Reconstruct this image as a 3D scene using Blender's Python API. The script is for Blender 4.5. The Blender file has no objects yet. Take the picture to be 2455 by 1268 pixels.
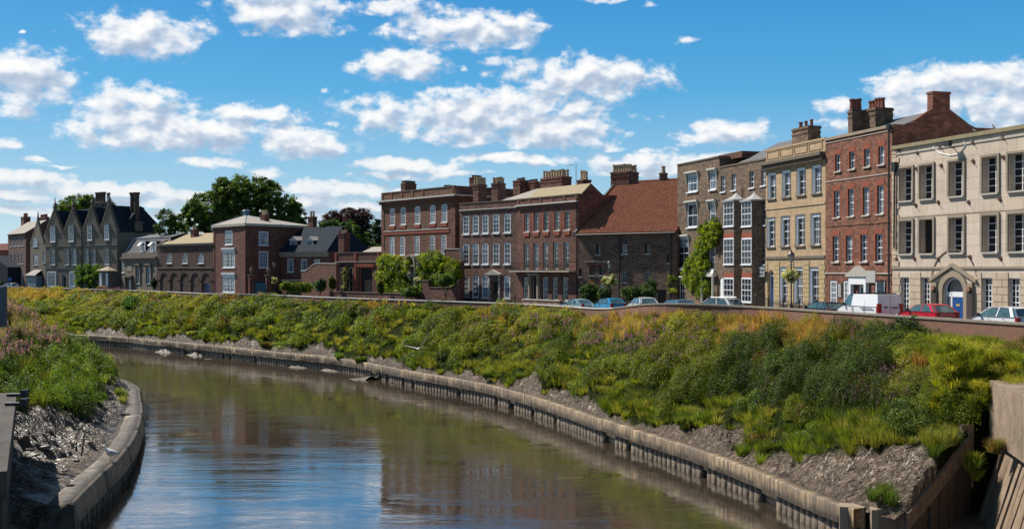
import bpy, math, random
import numpy as np
R = math.radians
random.seed(7)
rng = np.random.default_rng(7)
C = bpy.context.scene.collection
SC = bpy.context.scene
F, CX, CY, EYE = 2600.0, 1227.5, 648.0, 12.0      # focal length, image centre and eye height used to survey the place

# ------------------------------------------------------------------ helpers
def lerp(a, b, t): return a + (b - a) * t
def hexc(r, g, b):
    f = lambda c: (c / 255 / 12.92) if c / 255 <= 0.04045 else ((c / 255 + 0.055) / 1.055) ** 2.4
    return (f(r), f(g), f(b), 1)
def PS(px, s):                                   # survey point: image x and scale (px per metre) -> plan position
    return ((px - CX) / s, F / s)
def road_z(y):
    return float(np.interp(y, [60, 66, 76, 92, 108], [8.5, 8.5, 8.4, 8.2, 7.8]))
def tag(o, label=None, cat=None, group=None, kind=None):
    if label: o['label'] = label
    if cat: o['category'] = cat
    if group: o['group'] = group
    if kind: o['kind'] = kind
    return o
def empty(name, label, cat, loc=(0, 0, 0), rz=0.0, group=None, kind=None):
    o = bpy.data.objects.new(name, None); C.objects.link(o)
    o.location = loc; o.rotation_euler = (0, 0, rz); o.empty_display_size = .3
    return tag(o, label, cat, group, kind)
def copy_tree(o, parent=None):
    c = o.copy(); C.objects.link(c); c.parent = parent
    for ch in list(o.children): copy_tree(ch, c)
    return c

class MB:
    def __init__(s): s.v = []; s.f = []; s.uv = None
    def add(s, vs, fs):
        n = len(s.v); s.v += [tuple(p) for p in vs]; s.f += [tuple(i + n for i in f) for f in fs]; return s
    def box(s, x0, x1, y0, y1, z0, z1):
        return s.add([(x0,y0,z0),(x1,y0,z0),(x1,y1,z0),(x0,y1,z0),(x0,y0,z1),(x1,y0,z1),(x1,y1,z1),(x0,y1,z1)],
                     [(0,3,2,1),(4,5,6,7),(0,1,5,4),(1,2,6,5),(2,3,7,6),(3,0,4,7)])
    def taper(s, x0, x1, y0, y1, z0, z1, i):     # box whose top is inset by i
        return s.add([(x0,y0,z0),(x1,y0,z0),(x1,y1,z0),(x0,y1,z0),(x0+i,y0+i,z1),(x1-i,y0+i,z1),(x1-i,y1-i,z1),(x0+i,y1-i,z1)],
                     [(0,3,2,1),(4,5,6,7),(0,1,5,4),(1,2,6,5),(2,3,7,6),(3,0,4,7)])
    def prism_y(s, poly, y0, y1):                # poly in (x,z), extruded in y
        n = len(poly)
        vs = [(x, y0, z) for x, z in poly] + [(x, y1, z) for x, z in poly]
        fs = [tuple(range(n)), tuple(range(2*n-1, n-1, -1))] + [((i+1) % n, i, n+i, n+(i+1) % n) for i in range(n)]
        return s.add(vs, fs)
    def prism_x(s, poly, x0, x1):                # poly in (y,z), extruded in x
        n = len(poly)
        vs = [(x0, y, z) for y, z in poly] + [(x1, y, z) for y, z in poly]
        fs = [tuple(range(n)), tuple(range(2*n-1, n-1, -1))] + [((i+1) % n, i, n+i, n+(i+1) % n) for i in range(n)]
        return s.add(vs, fs)
    def prism_z(s, poly, z0, z1):
        n = len(poly)
        vs = [(x, y, z0) for x, y in poly] + [(x, y, z1) for x, y in poly]
        fs = [tuple(range(n-1, -1, -1)), tuple(range(n, 2*n))] + [(i, (i+1) % n, n+(i+1) % n, n+i) for i in range(n)]
        return s.add(vs, fs)
    def tube(s, p0, p1, r0, r1=None, n=8):
        r1 = r0 if r1 is None else r1
        a = np.array(p0, float); b = np.array(p1, float); d = b - a; L = np.linalg.norm(d); d = d / (L or 1)
        h = np.array([0, 0, 1.]) if abs(d[2]) < .9 else np.array([1., 0, 0])
        u = np.cross(d, h); u /= np.linalg.norm(u); w = np.cross(d, u)
        vs = []
        for c, r in ((a, r0), (b, r1)):
            for i in range(n):
                t = 2*math.pi*i/n; vs.append(tuple(c + r*(math.cos(t)*u + math.sin(t)*w)))
        fs = [(i, n+i, n+(i+1) % n, (i+1) % n) for i in range(n)] + [tuple(range(n)), tuple(range(2*n-1, n-1, -1))]
        return s.add(vs, fs)
    def lathe(s, prof, c=(0, 0, 0), n=12):       # prof of (r,z)
        vs = []; fs = []
        for r, z in prof:
            for i in range(n):
                t = 2*math.pi*i/n; vs.append((c[0]+r*math.cos(t), c[1]+r*math.sin(t), c[2]+z))
        for k in range(len(prof)-1):
            for i in range(n):
                j = (i+1) % n; fs.append((k*n+i, k*n+j, (k+1)*n+j, (k+1)*n+i))
        fs.append(tuple(range(n-1, -1, -1))); m = (len(prof)-1)*n; fs.append(tuple(range(m, m+n)))
        return s.add(vs, fs)
    def build(s, name, mat, parent=None, label=None, smooth=False):
        me = bpy.data.meshes.new(name); me.from_pydata(s.v, [], s.f); me.update()
        if mat: me.materials.append(mat)
        if smooth: me.polygons.foreach_set('use_smooth', [True]*len(me.polygons))
        o = bpy.data.objects.new(name, me); C.objects.link(o); o.parent = parent
        if label: o['label'] = label
        return o

def np_mesh(name, V, Fc, mat, parent=None, col=None, uv=None, smooth=False):
    """V (n,3), Fc (m,k) equal sized faces; col (n,3) point colours; uv (n,2)"""
    me = bpy.data.meshes.new(name); k = Fc.shape[1]
    me.vertices.add(len(V)); me.vertices.foreach_set('co', V.astype(np.float32).ravel())
    me.loops.add(Fc.size); me.loops.foreach_set('vertex_index', Fc.astype(np.int32).ravel())
    me.polygons.add(len(Fc)); me.polygons.foreach_set('loop_start', np.arange(0, Fc.size, k, dtype=np.int32))
    try: me.polygons.foreach_set('loop_total', np.full(len(Fc), k, dtype=np.int32))
    except Exception: pass
    me.update(calc_edges=True)
    if col is not None:
        a = me.color_attributes.new('Col', 'FLOAT_COLOR', 'POINT')
        a.data.foreach_set('color', np.c_[col, np.ones(len(col))].astype(np.float32).ravel())
    if uv is not None:
        l = me.uv_layers.new(name='UVMap'); l.data.foreach_set('uv', uv[Fc.ravel()].astype(np.float32).ravel())
    if smooth: me.polygons.foreach_set('use_smooth', np.ones(len(Fc), dtype=bool))
    if mat: me.materials.append(mat)
    o = bpy.data.objects.new(name, me); C.objects.link(o); o.parent = parent
    return o

# ------------------------------------------------------------------ materials
def newmat(name):
    m = bpy.data.materials.new(name); m.use_nodes = True; nt = m.node_tree
    for n in list(nt.nodes): nt.nodes.remove(n)
    out = nt.nodes.new('ShaderNodeOutputMaterial'); b = nt.nodes.new('ShaderNodeBsdfPrincipled')
    nt.links.new(b.outputs[0], out.inputs[0]); return m, nt, b
def N(nt, typ, **kw):
    n = nt.nodes.new(typ)
    for k, v in kw.items():
        if k.startswith('i_'): n.inputs[k[2:].replace('_', ' ')].default_value = v
        else: setattr(n, k, v)
    return n
def L(nt, a, b): nt.links.new(a, b)
def math_(nt, op, a, b=None, c=None, clamp=False):
    n = nt.nodes.new('ShaderNodeMath'); n.operation = op; n.use_clamp = clamp
    for i, v in enumerate((a, b, c)):
        if v is None: continue
        if isinstance(v, (int, float)): n.inputs[i].default_value = v
        else: nt.links.new(v, n.inputs[i])
    return n.outputs[0]
def mixc(nt, fac, a, b, mode='MIX'):
    n = nt.nodes.new('ShaderNodeMix'); n.data_type = 'RGBA'; n.blend_type = mode
    for idx, v in ((0, fac), (6, a), (7, b)):
        if isinstance(v, (int, float)): n.inputs[idx].default_value = v
        elif isinstance(v, (tuple, list)): n.inputs[idx].default_value = v if len(v) == 4 else (*v, 1)
        else: nt.links.new(v, n.inputs[idx])
    return n.outputs[2]
def ramp(nt, fac, stops):
    n = nt.nodes.new('ShaderNodeValToRGB'); e = n.color_ramp.elements
    while len(e) < len(stops): e.new(0.5)
    for i, (p, c) in enumerate(stops):
        e[i].position = p; e[i].color = c if len(c) == 4 else (*c, 1)
    nt.links.new(fac, n.inputs[0]); return n.outputs[0]
def noise(nt, vec, scale, detail=4, rough=.6, dist=0.0):
    n = N(nt, 'ShaderNodeTexNoise'); n.inputs['Scale'].default_value = scale; n.inputs['Detail'].default_value = detail
    n.inputs['Roughness'].default_value = rough; n.inputs['Distortion'].default_value = dist
    if vec is not None: nt.links.new(vec, n.inputs['Vector'])
    return n.outputs[0]
def objvec(nt, sc=(1, 1, 1), out='Object'):
    t = nt.nodes.new('ShaderNodeTexCoord'); m = nt.nodes.new('ShaderNodeMapping'); m.inputs['Scale'].default_value = sc
    nt.links.new(t.outputs[out], m.inputs[0]); return m.outputs[0]
def bump(nt, b, h, strength=.4, dist=.05):
    n = N(nt, 'ShaderNodeBump'); n.inputs['Strength'].default_value = strength; n.inputs['Distance'].default_value = dist
    nt.links.new(h, n.inputs['Height']); nt.links.new(n.outputs[0], b.inputs['Normal'])

def m_plain(name, col, rough=.6, var=.25, scale=1.5, metal=0.0, bmp=.0):
    m, nt, b = newmat(name); c = col[:3]
    v = objvec(nt); n1 = noise(nt, v, scale, 6)
    cc = mixc(nt, n1, tuple(x*(1-var) for x in c), tuple(min(1, x*(1+var)) for x in c))
    L(nt, cc, b.inputs['Base Color']); b.inputs['Roughness'].default_value = rough; b.inputs['Metallic'].default_value = metal
    if bmp: bump(nt, b, noise(nt, v, scale*6, 4), bmp, .03)
    return m
def m_brick(name, c1, c2, mortar=(.16, .13, .1), stain=.5, seed=0.0, pale=(.30, .20, .13)):
    m, nt, b = newmat(name)
    t = nt.nodes.new('ShaderNodeTexCoord'); sp = nt.nodes.new('ShaderNodeSeparateXYZ'); L(nt, t.outputs['Object'], sp.inputs[0])
    cb = nt.nodes.new('ShaderNodeCombineXYZ'); L(nt, math_(nt, 'ADD', sp.outputs[0], sp.outputs[1]), cb.inputs[0]); L(nt, sp.outputs[2], cb.inputs[1])
    cb.inputs[2].default_value = seed
    br = N(nt, 'ShaderNodeTexBrick'); L(nt, cb.outputs[0], br.inputs['Vector'])
    br.inputs['Scale'].default_value = 1; br.inputs['Brick Width'].default_value = .24; br.inputs['Row Height'].default_value = .08
    br.inputs['Mortar Size'].default_value = .008; br.inputs['Color1'].default_value = (*c1, 1); br.inputs['Color2'].default_value = (*c2, 1)
    br.inputs['Mortar'].default_value = (*mortar, 1)
    # coarser tonal groups of bricks so the wall keeps texture at a distance
    b2 = N(nt, 'ShaderNodeTexBrick'); L(nt, cb.outputs[0], b2.inputs['Vector']); b2.inputs['Scale'].default_value = 1
    b2.inputs['Brick Width'].default_value = .36; b2.inputs['Row Height'].default_value = .16; b2.inputs['Mortar Size'].default_value = .0
    b2.inputs['Color1'].default_value = (.38, .38, .40, 1); b2.inputs['Color2'].default_value = (1.75, 1.7, 1.6, 1)
    c = mixc(nt, .7, br.outputs[0], b2.outputs[0], 'MULTIPLY')
    big = noise(nt, cb.outputs[0], .35, 6, .65); fine = noise(nt, cb.outputs[0], 4.0, 5, .7)
    c = mixc(nt, ramp(nt, big, [(.38, (0,)*3), (.7, (stain,)*3)]), c, tuple(x*.35 for x in c1))
    c = mixc(nt, ramp(nt, fine, [(.6, (0,)*3), (.72, (.75,)*3)]), c, pale)
    L(nt, c, b.inputs['Base Color']); b.inputs['Roughness'].default_value = .9
    bump(nt, b, math_(nt, 'ADD', fine, br.outputs['Fac']), .35, .02)
    return m
def m_stucco(name, c, dirt=.5, block=None, crack=False, dcol=(.10, .08, .06)):
    m, nt, b = newmat(name)
    t = nt.nodes.new('ShaderNodeTexCoord'); sp = nt.nodes.new('ShaderNodeSeparateXYZ'); L(nt, t.outputs['Object'], sp.inputs[0])
    cb = nt.nodes.new('ShaderNodeCombineXYZ'); L(nt, math_(nt, 'ADD', sp.outputs[0], sp.outputs[1]), cb.inputs[0]); L(nt, sp.outputs[2], cb.inputs[1])
    n1 = noise(nt, cb.outputs[0], .5, 7, .7, .6); n2 = noise(nt, cb.outputs[0], 3.5, 6, .7)
    mp = nt.nodes.new('ShaderNodeMapping'); mp.inputs['Scale'].default_value = (2.2, .18, 1); L(nt, cb.outputs[0], mp.inputs[0])
    n3 = noise(nt, mp.outputs[0], 1.5, 5, .7)                          # rain streaks
    col = mixc(nt, ramp(nt, n1, [(.35, (0,)*3), (.7, (1,)*3)]), c, tuple(x*.78 for x in c))
    col = mixc(nt, ramp(nt, n3, [(.52, (0,)*3), (.75, (dirt,)*3)]), col, dcol)
    col = mixc(nt, ramp(nt, n2, [(.55, (0,)*3), (.8, (dirt,)*3)]), col, tuple(x*.5 for x in c))
    h = n2
    if block:
        br = N(nt, 'ShaderNodeTexBrick'); L(nt, cb.outputs[0], br.inputs['Vector']); br.inputs['Scale'].default_value = 1
        br.inputs['Brick Width'].default_value = block[0]; br.inputs['Row Height'].default_value = block[1]; br.inputs['Mortar Size'].default_value = .018
        br.inputs['Color1'].default_value = (1, 1, 1, 1); br.inputs['Color2'].default_value = (.86, .84, .8, 1); br.inputs['Mortar'].default_value = (.55, .5, .45, 1)
        col = mixc(nt, .8, col, br.outputs[0], 'MULTIPLY')
    L(nt, col, b.inputs['Base Color']); b.inputs['Roughness'].default_value = .9
    bump(nt, b, h, .35, .02)
    return m
def m_roof(name, c1, c2, w=.35, row=.22, pan=False, moss=.2, axis='x'):
    m, nt, b = newmat(name)
    t = nt.nodes.new('ShaderNodeTexCoord'); sp = nt.nodes.new('ShaderNodeSeparateXYZ'); L(nt, t.outputs['Object'], sp.inputs[0])
    cb = nt.nodes.new('ShaderNodeCombineXYZ'); L(nt, sp.outputs[0], cb.inputs[0]); L(nt, math_(nt, 'ADD', sp.outputs[1], sp.outputs[2]), cb.inputs[1])
    br = N(nt, 'ShaderNodeTexBrick'); L(nt, cb.outputs[0], br.inputs['Vector']); br.inputs['Scale'].default_value = 1
    br.inputs['Brick Width'].default_value = w; br.inputs['Row Height'].default_value = row; br.inputs['Mortar Size'].default_value = .02
    br.inputs['Color1'].default_value = (*c1, 1); br.inputs['Color2'].default_value = (*c2, 1); br.inputs['Mortar'].default_value = (*[x*.4 for x in c1], 1)
    n1 = noise(nt, cb.outputs[0], .9, 6, .7)
    c = mixc(nt, ramp(nt, n1, [(.45, (0,)*3), (.75, (moss,)*3)]), br.outputs[0], (.2, .19, .08))
    c = mixc(nt, noise(nt, cb.outputs[0], 5, 4), c, tuple(x*1.5 for x in c2)) if not pan else c
    L(nt, c, b.inputs['Base Color']); b.inputs['Roughness'].default_value = .9; b.inputs['Specular IOR Level'].default_value = .15
    bump(nt, b, br.outputs['Fac'], -.4, .03)
    return m

WHITE = m_plain('white_paint', (.78, .78, .78), .45, .06, 3)
CREAMP = m_plain('cream_paint', (.62, .58, .5), .5, .1, 3)
BLACKP = m_plain('black_paint', (.012, .012, .014), .35, .3)
IRON = m_plain('black_iron', (.018, .018, .02), .45, .3, 4)
RUST = m_plain('rusty_iron', (.10, .035, .02), .8, .5, 8)
LEAD = m_plain('lead_sheet', (.22, .26, .32), .5, .25, 2)
BLUED = m_plain('blue_door_paint', (.015, .07, .24), .3, .15, 2)
TEAL = m_plain('teal_paint', (.03, .10, .13), .45, .2, 2)
GREEND = m_plain('green_door_paint', (.01, .12, .10), .4, .15)
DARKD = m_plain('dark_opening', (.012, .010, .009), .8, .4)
POTB = m_plain('buff_chimney_pot', (.42, .31, .18), .8, .35, 5)
POTR = m_plain('red_chimney_pot', (.22, .07, .045), .8, .35, 5)
SANDS = m_stucco('weathered_stone', (.34, .27, .19), .5)
PALES = m_plain('pale_stone_trim', (.42, .38, .32), .85, .2, 3, 0, .2)
DENTST = m_plain('sooty_stone', (.15, .115, .085), .9, .4, 3, 0, .3)
B_RED = m_brick('orange_red_brick', (.24, .07, .035), (.14, .05, .03), (.2, .14, .1), .55, 1, (.36, .17, .09))
B_DARKRED = m_brick('dark_red_brick', (.21, .068, .042), (.125, .048, .034), (.10, .075, .06), .45, 2, (.17, .09, .06))
B_PECK = m_brick('brown_georgian_brick', (.20, .088, .046), (.125, .064, .036), (.11, .08, .06), .4, 3, (.18, .12, .075))
B_PLUM = m_brick('plum_brick', (.20, .084, .058), (.13, .064, .047), (.12, .09, .075), .35, 4, (.2, .12, .09))
B_BROWN = m_brick('brown_stock_brick', (.18, .11, .065), (.11, .07, .045), (.15, .12, .09), .4, 5, (.27, .2, .13))
B_BARN = m_brick('old_brown_brick', (.16, .088, .058), (.10, .060, .042), (.12, .09, .07), .4, 6, (.2, .12, .09))
B_RIVER = m_brick('river_wall_brick', (.28, .11, .07), (.20, .085, .055), (.3, .22, .16), .3, 7, (.34, .2, .13))
RUBBED = m_plain('rubbed_red_brick', (.27, .06, .03), .85, .3, 5)
GOTH = m_stucco('grey_cement_render', (.19, .155, .12), .35)
STUC = m_stucco('cream_stucco', (.66, .54, .43), .42, (1.5, .75), True, (.20, .16, .12))
STONE = m_stucco('tan_ashlar', (.52, .37, .22), .55, (1.1, .5), True, (.13, .10, .07))
RUSTIC = m_stucco('rusticated_ashlar', (.56, .43, .31), .4, None, False, (.16, .12, .09))
SLATE_P = m_roof('pale_stone_slate', (.36, .31, .26), (.28, .25, .22))
SLATE_Y = m_roof('lichened_slate', (.36, .28, .17), (.28, .23, .15), moss=.5)
SLATE_D = m_roof('dark_slate', (.018, .026, .040), (.012, .018, .028), moss=.05)
SLATE_G = m_roof('grey_slate', (.16, .15, .15), (.11, .11, .115))
PANT = m_roof('clay_pantile', (.36, .135, .075), (.20, .08, .05), w=.3, row=.33, pan=True, moss=.15)

def m_glass():
    m, nt, b = newmat('window_glass')
    oi = nt.nodes.new('ShaderNodeObjectInfo')
    t = nt.nodes.new('ShaderNodeTexCoord'); sp = nt.nodes.new('ShaderNodeSeparateXYZ'); L(nt, t.outputs['Generated'], sp.inputs[0])
    # net curtains hanging at the two sides of some windows, blinds let down in others
    side = math_(nt, 'ABSOLUTE', math_(nt, 'SUBTRACT', sp.outputs[0], .5))
    w = math_(nt, 'MULTIPLY', oi.outputs['Random'], .75)
    cur = math_(nt, 'GREATER_THAN', side, math_(nt, 'SUBTRACT', .52, math_(nt, 'MULTIPLY', w, .7)))
    r2 = math_(nt, 'FRACT', math_(nt, 'MULTIPLY', oi.outputs['Random'], 7.31))
    blind = math_(nt, 'GREATER_THAN', sp.outputs[2], math_(nt, 'SUBTRACT', 1.25, math_(nt, 'MULTIPLY', r2, .8)))
    f = math_(nt, 'MAXIMUM', cur, blind)
    mp = nt.nodes.new('ShaderNodeMapping'); mp.inputs['Scale'].default_value = (9, 9, .6); L(nt, t.outputs['Generated'], mp.inputs[0])
    fold = noise(nt, mp.outputs[0], 3, 3)
    cc = mixc(nt, fold, (.10, .12, .15), (.42, .45, .50))
    c = mixc(nt, math_(nt, 'MULTIPLY', f, .8), (.015, .02, .028), cc)
    L(nt, c, b.inputs['Base Color']); b.inputs['Roughness'].default_value = .06
    b.inputs['Specular IOR Level'].default_value = .9
    bump(nt, b, noise(nt, objvec(nt), 1.6, 3), .35, .06)
    return m
GLASS = m_glass()
def m_dglass():
    m, nt, b = newmat('dark_glass'); c = mixc(nt, noise(nt, objvec(nt), 1.2, 3), (.006, .007, .01), (.02, .026, .04))
    L(nt, c, b.inputs['Base Color']); b.inputs['Roughness'].default_value = .05
    bump(nt, b, noise(nt, objvec(nt), 1.1, 2), .1, .05); return m
DGLASS = m_dglass()

# ------------------------------------------------------------------ camera, sun
cam = bpy.data.cameras.new('camera'); cam.sensor_width = 36; cam.lens = 36*F/2455; cam.clip_end = 6000; cam.clip_start = .5
cam.shift_y = (CY - 634) / 2455
co = bpy.data.objects.new('camera', cam); C.objects.link(co); co.location = (0, 0, EYE); co.rotation_euler = (R(90), 0, 0); SC.camera = co
SUN_EL = R(48); sx, sy = -.86, .51
sun = bpy.data.lights.new('sun', 'SUN'); sun.energy = 5.0; sun.angle = R(.55); sun.color = (1, .95, .87)
so = bpy.data.objects.new('sun', sun); C.objects.link(so)
from mathutils import Vector
sd = Vector((sx*math.cos(SUN_EL), sy*math.cos(SUN_EL), math.sin(SUN_EL))).normalized()
so.rotation_euler = sd.to_track_quat('Z', 'Y').to_euler(); so.location = (0, 0, 60)
SC.view_settings.view_transform = 'Standard'; SC.view_settings.look = 'None'; SC.view_settings.exposure = .38; SC.view_settings.gamma = 1
SC.cycles.max_bounces = 6; SC.cycles.diffuse_bounces = 2; SC.cycles.glossy_bounces = 3; SC.cycles.transmission_bounces = 3; SC.cycles.transparent_max_bounces = 6
SC.cycles.use_denoising = True; SC.cycles.caustics_reflective = False; SC.cycles.caustics_refractive = False
SC.cycles.sample_clamp_indirect = 4; SC.cycles.use_adaptive_sampling = True; SC.cycles.adaptive_threshold = .02

# ------------------------------------------------------------------ world: clear sky
W = bpy.data.worlds.new('World'); SC.world = W; W.use_nodes = True
def sky_colour(nt, eln):
    sky = N(nt, 'ShaderNodeTexSky', sky_type='NISHITA'); sky.sun_disc = False; sky.sun_elevation = SUN_EL
    sky.sun_rotation = math.atan2(sx, sy); sky.altitude = 10; sky.air_density = 1.0; sky.dust_density = .3; sky.ozone_density = 4.0
    tint = ramp(nt, eln, [(0.0, (5.6, 7.2, 8.2)), (.06, (3.3, 5.7, 7.4)), (.16, (.55, 3.7, 6.9)), (.27, (.0, 2.4, 6.0)), (.4, (.6, 1.4, 2.6)), (1.0, (.6, 1.05, 1.8))])
    return mixc(nt, .80, sky.outputs[0], tint)
nt = W.node_tree
for n in list(nt.nodes): nt.nodes.remove(n)
tc = nt.nodes.new('ShaderNodeTexCoord'); sp = nt.nodes.new('ShaderNodeSeparateXYZ'); L(nt, tc.outputs['Generated'], sp.inputs[0])
bg = nt.nodes.new('ShaderNodeBackground'); bg.inputs['Strength'].default_value = .085
L(nt, sky_colour(nt, math_(nt, 'ARCSINE', sp.outputs[2])), bg.inputs['Color'])
wo = nt.nodes.new('ShaderNodeOutputWorld'); L(nt, bg.outputs[0], wo.inputs[0])
# ------------------------------------------------------------------ clouds, on a sector of sky dome 3 km out
CL = [(340,85,165,58),(440,120,60,24),(675,22,160,66),(70,182,118,66),(30,272,75,28),(330,262,170,62),(440,312,290,50),(580,276,150,26),(715,340,130,38),
 (515,388,85,15),(640,408,65,20),(960,152,120,40),(1130,72,165,52),(940,78,70,22),(1290,72,60,16),(1210,114,50,13),(945,15,100,24),
 (1400,185,195,52),(1570,192,75,22),(1150,272,320,62),(1330,312,170,42),(1090,325,90,24),(1215,152,75,18),(1100,166,22,9),
 (1725,316,115,36),(1822,330,34,22),(1540,388,140,28),(1700,384,110,18),(960,394,125,20),(1065,402,65,18),(1220,380,135,18),
 (2250,208,185,52),(2410,185,110,40),(2190,262,120,44),(2400,262,120,55),(1995,256,58,24),(2020,300,70,24),(1650,88,42,12),(1545,16,40,15),(1440,2,60,12),
 (60,432,140,24),(260,452,160,24),(430,474,110,16),(800,456,170,30),(905,462,90,22),(700,442,70,14),(20,346,50,16),(85,382,50,9),
 (800,292,34,11),(1530,318,26,12),(60,82,15,9),(600,520,400,16),(1580,410,160,14),(775,215,20,10),(150,505,220,16),(20,470,160,14),(330,485,180,14),(560,450,60,10),(1000,420,160,10),(1480,350,40,10),(1560,360,60,12),(2090,190,50,12),(2330,230,80,60),(720,490,190,16),(860,500,140,14),(120,395,60,7)]
g = bpy.data.node_groups.new('cloud_field', 'ShaderNodeTree')
g.interface.new_socket('Vector', in_out='INPUT', socket_type='NodeSocketVector')
g.interface.new_socket('Field', in_out='OUTPUT', socket_type='NodeSocketFloat')
gi = g.nodes.new('NodeGroupInput'); go = g.nodes.new('NodeGroupOutput')
acc = None
def vm(op, a, b):
    n = g.nodes.new('ShaderNodeVectorMath'); n.operation = op
    for i, v in enumerate((a, b)):
        if isinstance(v, tuple): n.inputs[i].default_value = v
        else: g.links.new(v, n.inputs[i])
    return n
# billowing offset of the cloud outline
wn = g.nodes.new('ShaderNodeTexNoise'); wn.inputs['Scale'].default_value = 14; wn.inputs['Detail'].default_value = 4; wn.inputs['Roughness'].default_value = .6
mpw = vm('MULTIPLY', gi.outputs[0], (1.0, 1.8, 1.0)); g.links.new(mpw.outputs[0], wn.inputs['Vector'])
wv = vm('SUBTRACT', wn.outputs['Color'], (.5, .5, .5)); wv2 = vm('MULTIPLY', wv.outputs[0], (.060, .026, 0)); pv = vm('ADD', gi.outputs[0], wv2.outputs[0])
for (x, y, w, h) in CL:
    az = math.atan((x - CX)/F); el = math.atan((CY - y)/math.hypot(F, x - CX)); k = math.cos(az)
    sb = vm('SUBTRACT', pv.outputs[0], (az, el, 0)); ml = vm('MULTIPLY', sb.outputs[0], (F/(w*k*k*1.12), F/(h*k*1.12), 0))
    dt = vm('DOT_PRODUCT', ml.outputs[0], ml.outputs[0])
    pen = .55 if w <= 45 else .35 if w <= 75 else .15 if w <= 95 else 0
    dv_ = math_(g, 'ADD', dt.outputs['Value'], pen) if pen else dt.outputs['Value']
    if acc is None: acc = dt.outputs['Value']
    else: acc = math_(g, 'SMOOTH_MIN', acc, dt.outputs['Value'], .35) if False else math_(g, 'MINIMUM', acc, dv_)
e = math_(g, 'MULTIPLY', math_(g, 'SUBTRACT', 1.08, math_(g, 'MINIMUM', acc, 3.0)), 1.25)
n1 = g.nodes.new('ShaderNodeTexNoise'); n1.inputs['Scale'].default_value = 46; n1.inputs['Detail'].default_value = 9; n1.inputs['Roughness'].default_value = .66; n1.inputs['Distortion'].default_value = .2
m1 = vm('MULTIPLY', gi.outputs[0], (1.0, 1.5, 1.0)); g.links.new(m1.outputs[0], n1.inputs['Vector'])
vo = g.nodes.new('ShaderNodeTexVoronoi'); vo.feature = 'SMOOTH_F1'; vo.inputs['Scale'].default_value = 55; vo.inputs['Smoothness'].default_value = .5; vo.inputs['Detail'].default_value = 2
g.links.new(m1.outputs[0], vo.inputs['Vector'])
d = math_(g, 'ADD', e, math_(g, 'MULTIPLY', math_(g, 'SUBTRACT', n1.outputs[0], .5), 3.0))
d = math_(g, 'ADD', d, math_(g, 'MULTIPLY', math_(g, 'SUBTRACT', .42, vo.outputs['Distance']), .9))
g.links.new(d, go.inputs[0])
g.interface.new_socket('Smooth', in_out='OUTPUT', socket_type='NodeSocketFloat')
n2 = g.nodes.new('ShaderNodeTexNoise'); n2.inputs['Scale'].default_value = 46; n2.inputs['Detail'].default_value = 2.2; n2.inputs['Roughness'].default_value = .5; g.links.new(m1.outputs[0], n2.inputs['Vector'])
ds = math_(g, 'ADD', e, math_(g, 'MULTIPLY', math_(g, 'SUBTRACT', n2.outputs[0], .5), 3.2))
g.links.new(ds, go.inputs[1])


M_CLOUD = bpy.data.materials.new('cloudy_sky'); M_CLOUD.use_nodes = True; nt = M_CLOUD.node_tree; M_CLOUD.cycles.emission_sampling = 'NONE'
for n in list(nt.nodes): nt.nodes.remove(n)
tc = nt.nodes.new('ShaderNodeTexCoord'); vn = nt.nodes.new('ShaderNodeVectorMath'); vn.operation = 'NORMALIZE'; L(nt, tc.outputs['Object'], vn.inputs[0])
sp = nt.nodes.new('ShaderNodeSeparateXYZ'); L(nt, vn.outputs[0], sp.inputs[0])
azn = math_(nt, 'ARCTAN2', sp.outputs[0], sp.outputs[1]); eln = math_(nt, 'ARCSINE', sp.outputs[2])
def field(dx, dy):
    cb = nt.nodes.new('ShaderNodeCombineXYZ'); L(nt, math_(nt, 'ADD', azn, dx), cb.inputs[0]); L(nt, math_(nt, 'ADD', eln, dy), cb.inputs[1])
    gn = nt.nodes.new('ShaderNodeGroup'); gn.node_tree = g; L(nt, cb.outputs[0], gn.inputs[0]); return gn.outputs
f0 = field(0, 0); f1 = field(-.005, .0085); d0, ds0, ds1 = f0[0], f0[1], f1[1]
al = ramp(nt, math_(nt, 'MULTIPLY', math_(nt, 'ADD', d0, .35), .8), [(.0, (0,)*3), (.25, (.22,)*3), (.6, (.8,)*3), (1.0, (1,)*3)])
lit = math_(nt, 'ADD', math_(nt, 'MULTIPLY', math_(nt, 'SUBTRACT', ds0, ds1), .55), .60)
lit = math_(nt, 'ADD', lit, math_(nt, 'MULTIPLY', math_(nt, 'SUBTRACT', d0, ds0), .10))
lit = math_(nt, 'SUBTRACT', lit, math_(nt, 'MULTIPLY', math_(nt, 'MAXIMUM', math_(nt, 'SUBTRACT', d0, .3), 0), .22), clamp=True)
clc = ramp(nt, lit, [(.10, (.42, .51, .66)), (.40, (.58, .66, .78)), (.62, (.84, .87, .92)), (.88, (.99, .985, .98))])
elf = ramp(nt, eln, [(0.0, (.45,)*3), (.12, (1,)*3)])
clc = mixc(nt, elf, (.50, .62, .70), clc)
em = nt.nodes.new('ShaderNodeEmission'); L(nt, clc, em.inputs[0]); em.inputs[1].default_value = .78
tr = nt.nodes.new('ShaderNodeBsdfTransparent'); mx = nt.nodes.new('ShaderNodeMixShader'); L(nt, al, mx.inputs[0]); L(nt, tr.outputs[0], mx.inputs[1]); L(nt, em.outputs[0], mx.inputs[2])
ou = nt.nodes.new('ShaderNodeOutputMaterial'); L(nt, mx.outputs[0], ou.inputs[0])
az = np.linspace(-R(42), R(42), 85); el = np.linspace(R(-.3), R(24), 25); Rd = 3000.
A_, E_ = np.meshgrid(az, el); V = np.stack([Rd*np.sin(A_)*np.cos(E_), Rd*np.cos(A_)*np.cos(E_), Rd*np.sin(E_)], -1).reshape(-1, 3)
nx = len(az); idx = np.arange(len(V)).reshape(len(el), nx)
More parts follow.
